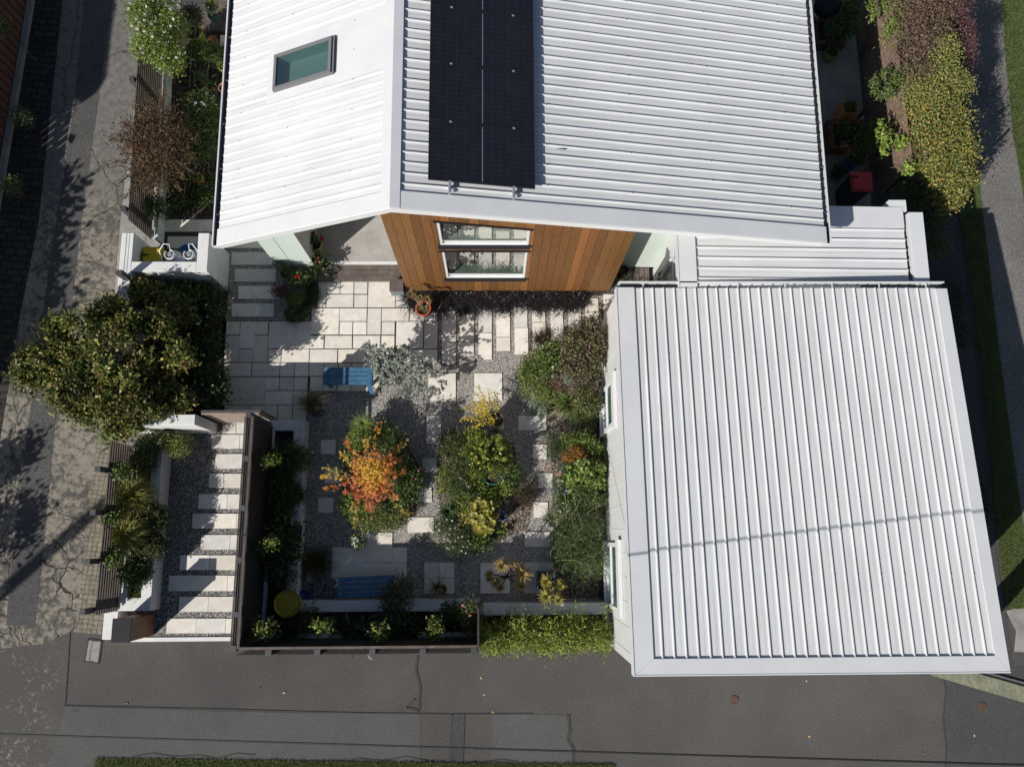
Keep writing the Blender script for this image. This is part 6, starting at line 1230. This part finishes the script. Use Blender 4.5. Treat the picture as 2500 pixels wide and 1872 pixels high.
plant('green_groundcover', 'mixed green undergrowth filling the middle of the central island', 'groundcover', [blob('B4', 620, 800, 130, .3, .22), blob('B4', 760, 980, 110, .25, .18), blob('B4', 560, 1020, 110, .3, .2), blob('B4', 840, 560, 110, .35, .25), blob('B4', 900, 900, 80, .25, .18), blob('B4', 640, 500, 120, .35, .25)], 5200, .06, .022, MG+LG+YG, stem=False)
plant('green_groundcover', 'light green leafy growth around the foot of the maple on its shaded side', 'groundcover', [blob('B3', 1300, 1050, 110, .3, .22), blob('B3', 1270, 640, 80, .3, .22), blob('B3', 1680, 760, 120, .35, .25)], 2600, .05, .024, MG+LG, stem=False)
plant('brown_litter_plants', 'dark brown undergrowth in the heart of the central island', 'undergrowth', [blob('B4', 780, 930, 120, .15, .13), blob('B4', 560, 1060, 100, .15, .12), blob('B4', 430, 480, 90, .2, .16)], 1500, .05, .016, PU+OL+DG, 'dull', stem=False)
# --- bed along the garage
plant('daisy_shrub', 'green shrub with white daisies at the left of the garage bed', 'shrub', [blob('A3', 870, 1190, 110, .5, .3), blob('A3', 930, 1120, 80, .5, .28), blob('A3', 780, 1260, 80, .4, .28)], 3000, .045, .024, MG+DG+LG, fl=[(13, .03, WH, (.5, .4, .05), '')])
plant('yellow_green_shrub', 'dark shrub flecked yellow green at the left edge of the garage bed', 'shrub', [blob('A3', 800, 1330, 110, .4, .28), blob('A3', 870, 1400, 80, .35, .25)], 2300, .03, .018, DG+YG+MG)
plant('bronze_salvia', 'bushy bronze green shrub against the upper end of the garage wall', 'shrub', [blob('A3', 1090, 1080, 110, .9, .35), blob('A3', 1200, 1030, 90, 1.0, .35), blob('A3', 1180, 1180, 100, .85, .35), blob('A3', 1070, 1220, 90, .7, .3), blob('A3', 1190, 940, 50, 1.05, .25), blob('A3', 1240, 1100, 60, .9, .35)], 4600, .062, .032, OL+PU[1:]+[(.13, .13, .045)], fl=(20, .02, [(.25, .14, .16)], None, ''))
plant('sedum', 'patch of dusty pink sedum heads in the garage bed', 'sedum', [blob('A3', 960, 1320, 55, .4, .14), blob('A3', 1085, 1345, 60, .4, .14)], 1300, .026, .016, [(.24, .12, .10), (.30, .16, .13), (.14, .12, .07)])
plant('silver_groundcover', 'pale silver green groundcover left of the flax straps', 'groundcover', [blob('B4', 1215, 190, 60, .2, .14), blob('B4', 1240, 260, 45, .2, .14), blob('A3', 1040, 1290, 60, .45, .15)], 1100, .03, .018, [(.20, .26, .19), (.25, .30, .23)], stem=False)
tuft('flax', 'bright green flax straps fanning left in the garage bed', 'flax', tuple(Q('B4', 1470, 170, .05)), 70, .5, .62, .35, .035, [(.10, .16, .03), (.13, .19, .04), (.07, .12, .025)], bias=(-.6, -.2), tip=(.16, .2, .05))
tuft('fine_grass', 'fine green grass fountain below the flax straps by the garage window', 'grass', tuple(Q('B4', 1590, 270, .05)), 420, .46, .5, .36, .007, [(.08, .12, .035), (.11, .15, .045), (.13, .15, .06)], bias=(.05, -.35))
plant('mixed_shrub', 'mixed dark and orange tinted shrub under the upper garage window', 'shrub', [blob('B4', 1600, 100, 90, .6, .3), blob('B4', 1660, 200, 70, .6, .3), blob('A3', 1180, 1450, 70, .6, .3)], 1800, .05, .026, DG+OL+[(.2, .12, .03)])
plant('conifer_bush', 'dark green needle leaved bush left of the orange shrub', 'shrub', [blob('B4', 1330, 500, 100, .4, .3), blob('B4', 1400, 560, 80, .4, .28), blob('B4', 1320, 600, 60, .3, .22)], 3600, .035, .007, DG+[(.035, .06, .03)], flat=.2)
plant('orange_shrub', 'small shrub with orange red leaf tips by the garage wall', 'shrub', [blob('B4', 1530, 610, 75, .6, .25), blob('B4', 1460, 640, 55, .5, .22), blob('B4', 1580, 640, 45, .5, .2)], 1500, .04, .018, [(.36, .10, .03), (.30, .14, .03), (.12, .13, .03)])
plant('green_shrub', 'small green shrub above the orange tipped one', 'shrub', [blob('B4', 1500, 500, 80, .5, .3), blob('B4', 1600, 480, 70, .55, .3), blob('B4', 1700, 560, 70, .5, .35)], 2100, .05, .022, MG+DG+LG)
plant('nerine', 'small bare pink flowered plants between the slabs and the conifer bush', 'flowers', [blob('B4', 1270, 730, 35, .2, .1), blob('B4', 1400, 745, 50, .2, .12)], 160, .06, .012, LG, stem=False, fl=(34, .022, [(.6, .25, .34), (.62, .36, .42)], None, ''))
plant('lime_leaf_shrub', 'bright large leaved shrub against the middle of the garage wall', 'shrub', [blob('B4', 1620, 760, 110, .65, .35), blob('B4', 1690, 830, 90, .6, .35), blob('B4', 1520, 820, 90, .5, .3), blob('B4', 1730, 740, 60, .7, .3)], 1500, .075, .05, LG+MG, flat=.6)
plant('grey_shrub', 'blue green fine leaved shrub left of the bright large leaved one', 'shrub', [blob('B4', 1450, 730, 70, .4, .25)], 1200, .03, .008, [(.05, .085, .05), (.07, .10, .06)])
plant('felicia', 'low clump of small violet blue flowers beside the square slabs', 'flowers', [blob('B4', 1370, 890, 70, .25, .18), blob('B4', 1420, 950, 60, .25, .18)], 1200, .035, .012, DG+MG, stem=False, fl=(60, .014, [(.32, .27, .60), (.45, .40, .68)], None, ''))
plant('alyssum', 'mound of tiny white flowers above the lavender in the garage bed', 'flowers', [blob('B4', 1400, 1100, 90, .25, .18), blob('B4', 1330, 1140, 70, .22, .16), blob('B4', 1480, 1060, 70, .28, .2)], 2000, .03, .012, MG+DG, stem=False, fl=(90, .013, [(.65, .64, .55)], None, ''))
plant('green_shrub', 'dark leafy growth between the alyssum and the garage wall', 'shrub', [blob('B4', 1600, 960, 110, .45, .32), blob('B4', 1700, 1020, 90, .5, .35), blob('B4', 1560, 1080, 80, .4, .28), blob('B4', 1440, 1010, 60, .3, .22)], 2800, .05, .02, DG+MG)
lv = plant('lavender', 'large dark green feathery bush with pale stalks at the lower garage bed', 'shrub', [blob('B4', 1530, 1270, 150, .55, .38), blob('B4', 1660, 1230, 130, .6, .4), blob('B4', 1400, 1360, 110, .45, .32), blob('B4', 1500, 1450, 150, .5, .36), blob('B4', 1680, 1440, 130, .55, .4), blob('B4', 1560, 1590, 140, .45, .34), blob('B4', 1720, 1600, 90, .5, .36), blob('B4', 1440, 1560, 90, .4, .3)], 9500, .055, .008, DG+MG+[(.05, .08, .04)], flat=.25)
m = MB(); lf = Lf()
for i in range(34):
    a = Q('B4', rnd.uniform(1300, 1760), rnd.uniform(1060, 1560), .5); t = rnd.uniform(0, 6.28); l_ = rnd.uniform(.2, .55); e = a+Vector((math.cos(t)*l_, math.sin(t)*l_, rnd.uniform(.2, .45))); m.tube([a, a.lerp(e, .55)+Vector((rnd.uniform(-.06, .06), rnd.uniform(-.06, .06), .1)), e], [.005, .004, .003], 4); flp = np.array(e)+NR.normal(0, .012, (8, 3)); lf.leaves(flp, NR.normal(size=(8, 3)), NR.normal(size=(8, 3)), .03, .012, pick([(.22, .20, .34), (.18, .17, .24)], 8))
m.build('flower_stalk', M('straw_stalk', (.22, .22, .12), .8), lv); lf.build('flowers', W['petal'], lv)
# --- rosette succulents and pots near the street
ae = empty('aeonium', tuple(Q('F6', 1010, 330, .01)), 'tall green and pink tipped rosette succulent on the shaded slab', 'succulent'); lf = Lf(); m = MB(); AP = [(.24, .26, .035), (.19, .23, .03), (.27, .26, .04), (.13, .18, .03)]
for x, y, r, z in ((960, 210, 92, .95), (1070, 188, 52, .8), (1170, 295, 112, .95), (892, 390, 72, .75), (1155, 425, 75, .8), (828, 300, 58, .6), (830, 350, 50, .5), (940, 440, 60, .45)):
    c_ = Q('F6', x, y, z); rosette(lf, c_, r*.23508/PXM*.95, 19, AP, (.34, .20, .10), .28, .26, 4); m.tube([(ae.location.x, ae.location.y, 0), Vector(ae.location).lerp(c_, .5)+Vector((0, 0, .08)), c_], [.016, .013, .011], 6)
lf.build('foliage', W['leaf'], ae); m.build('stem', W['bark'], ae)
p, q = Q('F6', 1322, 272, .34), Q('F6', 1512, 480, .34); ap = empty('square_pot', ((p.x+q.x)/2, (p.y+q.y)/2, 0), 'teal rimmed square pot full of yellow green rosette succulents', 'potted succulent'); m = MB(); t = .022
m.box(p.x, q.x, p.y-t, p.y, 0, .34); m.box(p.x, q.x, q.y, q.y+t, 0, .34); m.box(p.x, p.x+t, q.y+t, p.y-t, 0, .34); m.box(q.x-t, q.x, q.y+t, p.y-t, 0, .34); m.build('pot_wall', W['tealpot'], ap); m = MB(); m.box(p.x+t, q.x-t, q.y+t, p.y-t, .05, .28); m.build('soil', W['soil'], ap); lf = Lf(); m = MB()
for x, y, r, z in ((1415, 375, 88, .7), (1562, 420, 74, .75), (1418, 530, 90, .85), (1545, 565, 74, .85), (1470, 440, 50, .55)):
    c_ = Q('F6', x, y, z); rosette(lf, c_, r*.23508/PXM*.95, 17, AP+[(.34, .33, .05)], (.34, .27, .08), .28, .3, 4); m.tube([(ap.location.x, ap.location.y, .2), c_], .013, 6)
lf.build('foliage', W['leaf'], ap); m.build('stem', W['bark'], ap)
sp = pot('cordyline_pot', 'dark pot with a spiky half dried cordyline on the four slabs', Q('F6', 335, 460, .25), .1, .27, 'darkpot', cat='potted plant'); lf = Lf(); n_ = 70; t = NR.uniform(0, 6.28, n_); B0 = np.array([sp.location.x-.08, sp.location.y+.06, .42])
lf.blades(np.tile(B0, (n_, 1))+NR.normal(0, .02, (n_, 3)), np.stack([np.cos(t)-.1, np.sin(t)+.2, 0*t], 1), .34*NR.uniform(.3, 1.1, n_), .3*NR.uniform(.3, 1.1, n_), .12, .014, pick([(.11, .11, .04), (.16, .13, .06), (.08, .09, .03)], n_), 5, (.22, .15, .08)); n_ = 12; t = NR.uniform(-2.5, .4, n_); lf.blades(np.tile(B0, (n_, 1)), np.stack([np.cos(t), np.sin(t), 0*t], 1), .28*NR.uniform(.5, 1.1, n_), .1, .18, .016, pick([(.36, .24, .14), (.28, .19, .11)], n_), 5); lf.build('foliage', W['dull'], sp); m = MB(); m.tube([(sp.location.x, sp.location.y, .2), B0], .018, 6); m.build('stem', W['bark'], sp)
tuft('dark_grass', 'large dark green grass clump beside the long white planter wall', 'grass', tuple(Q('C1', 500, 200, .02)), 460, .46, .42, .34, .009, [(.04, .05, .016), (.06, .065, .02), (.09, .08, .03)], 'dull')
pot('stone_pot', 'empty stoneware pot in the corner above the pile of stones', Q('C1', 470, 285, .2), .11, .22, 'greypot', .85)
pot('blue_pot', 'empty dark blue pot in the corner of the white planter walls', Q('C1', 425, 378, .22), .095, .24, 'bluepot', .85)
for i in range(38):
    x, y = rnd.uniform(455, 600), rnd.uniform(300, 392); p = Q('C1', x, y, .03); s_ = rnd.uniform(.035, .085); m = MB(); k = rnd.uniform(.7, 1.2); m.lathe((0, 0, 0), [(s_*.6, 0), (s_, s_*.35), (s_*.8, s_*.75), (s_*.35, s_*.95)], 9); a = rnd.uniform(0, 6.28); m.v = [(p.x+(v[0]*math.cos(a)-v[1]*math.sin(a)*k), p.y+(v[0]*math.sin(a)+v[1]*k*math.cos(a)), .01+v[2]) for v in m.v]
    solo(m, 'river_stone', W['stone'], 'rounded grey river stone in the pile by the lower bench', 'stone', 'pile of river stones near the lower bench', True)
# --- right hand hedge, creepers, side shrubs
HB = [(.15, .10, .075), (.19, .125, .09), (.12, .08, .065), (.21, .165, .09)]; HY = [(.23, .24, .06), (.29, .28, .08), (.17, .20, .05), (.26, .25, .10)]; HO = [(.23, .25, .06), (.29, .27, .075), (.33, .23, .06), (.14, .18, .05), (.10, .13, .045)]
hd = empty('clipped_hedge', (Q('A4', 1720, 500).x-.3, Q('A4', 1720, 500).y, 0), 'tall hedge shading from purple brown at the top to yellow green at its lower end', 'hedge'); lf = Lf()
cloud(lf, [blob('A4', 1570, 50, 130, 1.6, .5, 150), blob('A4', 1600, 250, 140, 1.65, .5), blob('A4', 1690, 70, 130, 1.65, .5, 150), blob('A4', 1590, 400, 100, 1.6, .5), blob('A4', 1680, 220, 120, 1.65, .5), blob('A4', 1620, -40, 150, 1.6, .5)], 15000, .055, .017, HB, .6, .4)
cloud(lf, [blob('A4', 1800, 50, 75, 1.6, .5, 110), blob('A4', 1825, 230, 75, 1.5, .5, 110), blob('A4', 1860, 340, 45, 1.4, .3)], 5200, .075, .014, [(.13,.06,.065),(.09,.045,.05),(.17,.09,.09)], .5, .2)
cloud(lf, [blob('A4', 1730, 300, 100, 1.65, .5), blob('A4', 1740, 460, 135, 1.65, .5), blob('A4', 1640, 540, 110, 1.6, .5), blob('A4', 1700, 380, 90, 1.65, .45), blob('A4', 1580, 490, 70, 1.5, .4), blob('A4', 1820, 480, 70, 1.6, .4)], 13000, .042, .022, HY, .6, .5)
cloud(lf, [blob('A4', 1730, 620, 150, 1.6, .5), blob('A4', 1760, 790, 160, 1.6, .5), blob('A4', 1775, 930, 140, 1.5, .5), blob('A4', 1765, 1050, 85, 1.3, .45), blob('A4', 1640, 740, 100, 1.45, .45), blob('A4', 1660, 880, 80, 1.35, .4), blob('A4', 1620, 620, 90, 1.5, .4)], 15000, .055, .027, HO, .6, .5)
lf.build('foliage', W['leaf'], hd)
m = MB()
for i in range(9):
    q = Q('A4', 1600+i*22, 60+i*120, 0); m.tube([q, q+Vector((.05, .1, 1.5))], [.05, .03], 7)
m.build('trunk', W['bark'], hd)
plant('creeper', 'bright leaved creeper hanging over the upper fence posts', 'creeper', [blob('E2', 1480, 80, 90, 1.4, .35, 160), blob('E2', 1540, 500, 70, 1.4, .35, 190), blob('E2', 1680, 620, 110, 1.5, .25, 60), blob('E2', 1260, 170, 50, 1.65, .08, 190), blob('E2', 1640, 200, 120, 1.5, .3)], 1700, .06, .032, LG+MG)
plant('creeper', 'grey green creeper crossing the top of the brown fence', 'creeper', [blob('E2', 1310, 1370, 50, 1.68, .1, 190), blob('E2', 1480, 1470, 130, 1.62, .15, 70), blob('E2', 1700, 1200, 130, 1.5, .3, 90), blob('E2', 1450, 1150, 45, 1.68, .1, 110), blob('E2', 1600, 1330, 90, 1.5, .3)], 1200, .065, .03, MG+[(.10, .13, .07)])
plant('creeper', 'round leaved creeper climbing the lower sunny part of the brown fence', 'creeper', [blob('E3', 1320, 480, 42, 1.5, .12, 190), blob('E3', 1400, 570, 80, 1.64, .06, 50), blob('E3', 1590, 660, 80, 1.5, .2, 60), blob('E3', 1330, 720, 35, 1.4, .12, 110), blob('E3', 1710, 1010, 80, 1.5, .2, 50)], 420, .075, .06, LG)
plant('twiggy_shrub', 'dry pinkish twigs among leaves at the inner side of the hedge', 'shrub', [blob('E3', 1720, 780, 90, 1.4, .3), blob('E3', 1760, 880, 70, 1.4, .25)], 900, .05, .018, [(.30, .19, .14), (.2, .16, .1), (.34, .16, .06)]+OL, 'dull')
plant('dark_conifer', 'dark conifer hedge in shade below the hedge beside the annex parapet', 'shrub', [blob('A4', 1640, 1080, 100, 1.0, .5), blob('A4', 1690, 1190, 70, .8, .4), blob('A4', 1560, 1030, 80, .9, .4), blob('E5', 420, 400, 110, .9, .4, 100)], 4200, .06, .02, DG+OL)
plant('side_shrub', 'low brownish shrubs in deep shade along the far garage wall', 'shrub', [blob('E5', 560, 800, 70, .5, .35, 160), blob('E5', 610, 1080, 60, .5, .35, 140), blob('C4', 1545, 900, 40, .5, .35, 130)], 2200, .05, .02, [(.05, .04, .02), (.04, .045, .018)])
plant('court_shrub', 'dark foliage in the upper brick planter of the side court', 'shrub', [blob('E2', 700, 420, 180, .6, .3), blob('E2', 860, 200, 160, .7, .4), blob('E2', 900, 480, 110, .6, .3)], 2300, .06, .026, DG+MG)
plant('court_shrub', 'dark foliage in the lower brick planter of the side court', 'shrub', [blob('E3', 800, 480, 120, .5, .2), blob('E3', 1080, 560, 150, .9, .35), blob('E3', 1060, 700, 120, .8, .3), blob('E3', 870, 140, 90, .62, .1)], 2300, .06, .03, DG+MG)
cp_ = pot('flower_pot', 'round olive pot of dark leaves in the side court', Q('E2', 650, 810, .3), .16, .32, 'greenpot'); lf = Lf(); cloud(lf, [blob('E2', 650, 740, 90, .45, .14)], 420, .05, .022, DG); lf.build('foliage', W['leaf'], cp_)
cp_ = pot('blue_planter', 'large cobalt blue pot behind the red lidded bin', Q('E3', 950, 860, .5), .19, .52, 'bluepot', .7); lf = Lf(); cloud(lf, [blob('E3', 980, 860, 110, .65, .16)], 500, .06, .02, DG+OL); cloud(lf, [blob('E3', 800, 760, 90, .8, .15)], 24, .1, .08, [(.26, .16, .05), (.2, .17, .05)]); lf.build('foliage', W['leaf'], cp_)
plant('court_shrub', 'small dark bush by the house wall beside the red lidded bin', 'shrub', [blob('E3', 680, 1080, 90, .35, .25)], 900, .05, .02, DG)
# notch between cedar wall and annex
cp_ = pot('flower_pot', 'dark pot of trailing succulents at the corner of the cedar wall', Q('F3', 430, 1110, .3), .12, .3, 'darkpot'); lf = Lf(); cloud(lf, [blob('F3', 400, 1200, 90, .25, .12)], 300, .05, .02, DG+PU); lf.build('foliage', W['leaf'], cp_)
tuft('silver_rosette', 'silver blue strap leaved tuft at the corner of the cedar wall', 'plant', tuple(Q('F3', 270, 1380, .03)), 60, .16, .14, .06, .02, [(.16, .20, .22), (.22, .27, .29)])
tuft('dark_grass', 'dark spidery tuft beside the small timber step', 'grass', tuple(Q('F3', 500, 1310, .03)), 110, .2, .14, .1, .01, BLK+DG)
# left edge: plants at the rust red fence
plant('potted_rose', 'twiggy rose with a pink flower against the rust red fence', 'rose', [blob('T1', 20, 330, 90, 1.3, .3), blob('T1', 80, 250, 40, 1.3, .2)], 500, .05, .025, MG+DG, fl=(3, .04, [(.6, .25, .2)], None, ''))
for x, y, lab in ((230, 1190, 'shaded small leaved shrub at the foot of the rust red fence'),): plant('shade_shrub', lab, 'shrub', [blob('T1', x, y, 110, .5, .35)], 1000, .035, .018, DG+OL)
plant('shade_shrub', 'lower shaded shrub with pale flowers at the left edge', 'shrub', [blob('A1', 90, 1350, 75, .5, .3)], 900, .035, .018, DG+OL, fl=(10, .02, [(.5, .35, .25)], None, ''))
# trees left of the frame, for the shade on the driveway
for x, y, z, r, lab in ((-30, 560, 2.6, 1.2, 'a'), (-60, 800, 2.6, 1.1, 'b'), (-190, 430, 3.2, 1.5, 'c'), (-110, 680, 2.8, 1.3, 'd')):
    g = back(x, y, z); plant('shade_tree', 'leafy tree left of the driveway, out of view', 'tree', [(g.x, g.y, z, r, r, .9), (g.x-.8, g.y+.5, z+.2, r, r, .8)], 9000, .2, .12, DG, group='trees left of the driveway')
for x, y, z, r in ((20, 1290, 2.2, .55), (15, 1130, 2.0, .4)):
    g = back(x, y, z); plant('shade_tree', 'leafy tree left of the driveway, out of view', 'tree', [(g.x, g.y, z, r, r, .5)], 700, .12, .06, DG, group='trees left of the driveway')
# --- litter on the footpath, grass blades
for c, x, y in (('C2', 1077, 306), ('C2', 527, 370), ('C2', 1998, 263), ('C2', 2011, 332), ('C2', 1180, 325), ('C2', 2047, 404), ('C3', 1307, 275), ('C3', 1320, 505), ('C3', 868, 577), ('C3', 1790, 577), ('C3', 2005, 502), ('H4', 1080, 1165), ('C2', 85, 125)):
    p = Q(c, x, y, .012); lf = Lf(); lf.leaves(np.array([tuple(p)]), NR.normal(size=(1, 3))*[1, 1, .1], np.array([[.1, .1, 1.0]]), .07, .04, pick([(.50, .27, .09), (.38, .15, .06), (.55, .40, .2)], 1), .3)
    o = fastmesh('fallen_leaf', np.concatenate(lf.V)-np.array(p), np.concatenate(lf.F), np.concatenate(lf.C), W['dull']); o.location = p; tag(o, 'single curled dry autumn leaf lying on the paving', 'leaf', 'fallen leaves on the footpath')
def blades_in(name, c, pts, n, h, pal):
    P4 = [np.array(Q(c, x, y, .012)) for x, y in pts]; a = NR.random((n, 1)); b = NR.random((n, 1)); B0 = (P4[0]*(1-a)+P4[1]*a)*(1-b)+(P4[3]*(1-a)+P4[2]*a)*b
    lf = Lf(); lf.blades(B0, NR.normal(size=(n, 3)), h*.8*NR.uniform(.4, 1.2, n), h*NR.uniform(.5, 1.2, n), h*.2, .010, pick(pal, n, .3), 2); o = lf.build(name, W['leaf']); tag(o, kind='stuff'); return o
GR = [(.045, .075, .014), (.07, .10, .02), (.10, .12, .03), (.12, .11, .04)]
blades_in('grass', 'N', [(232, 1850), (1500, 1866), (1500, 1885), (232, 1885)], 16000, .05, GR)
blades_in('grass', 'N', [(2345, 540), (2395, 490), (2520, 1485), (2455, 1485)], 16000, .04, GR)
blades_in('grass', 'N', [(2440, 0), (2510, 0), (2520, 560), (2470, 330)], 6000, .05, GR)
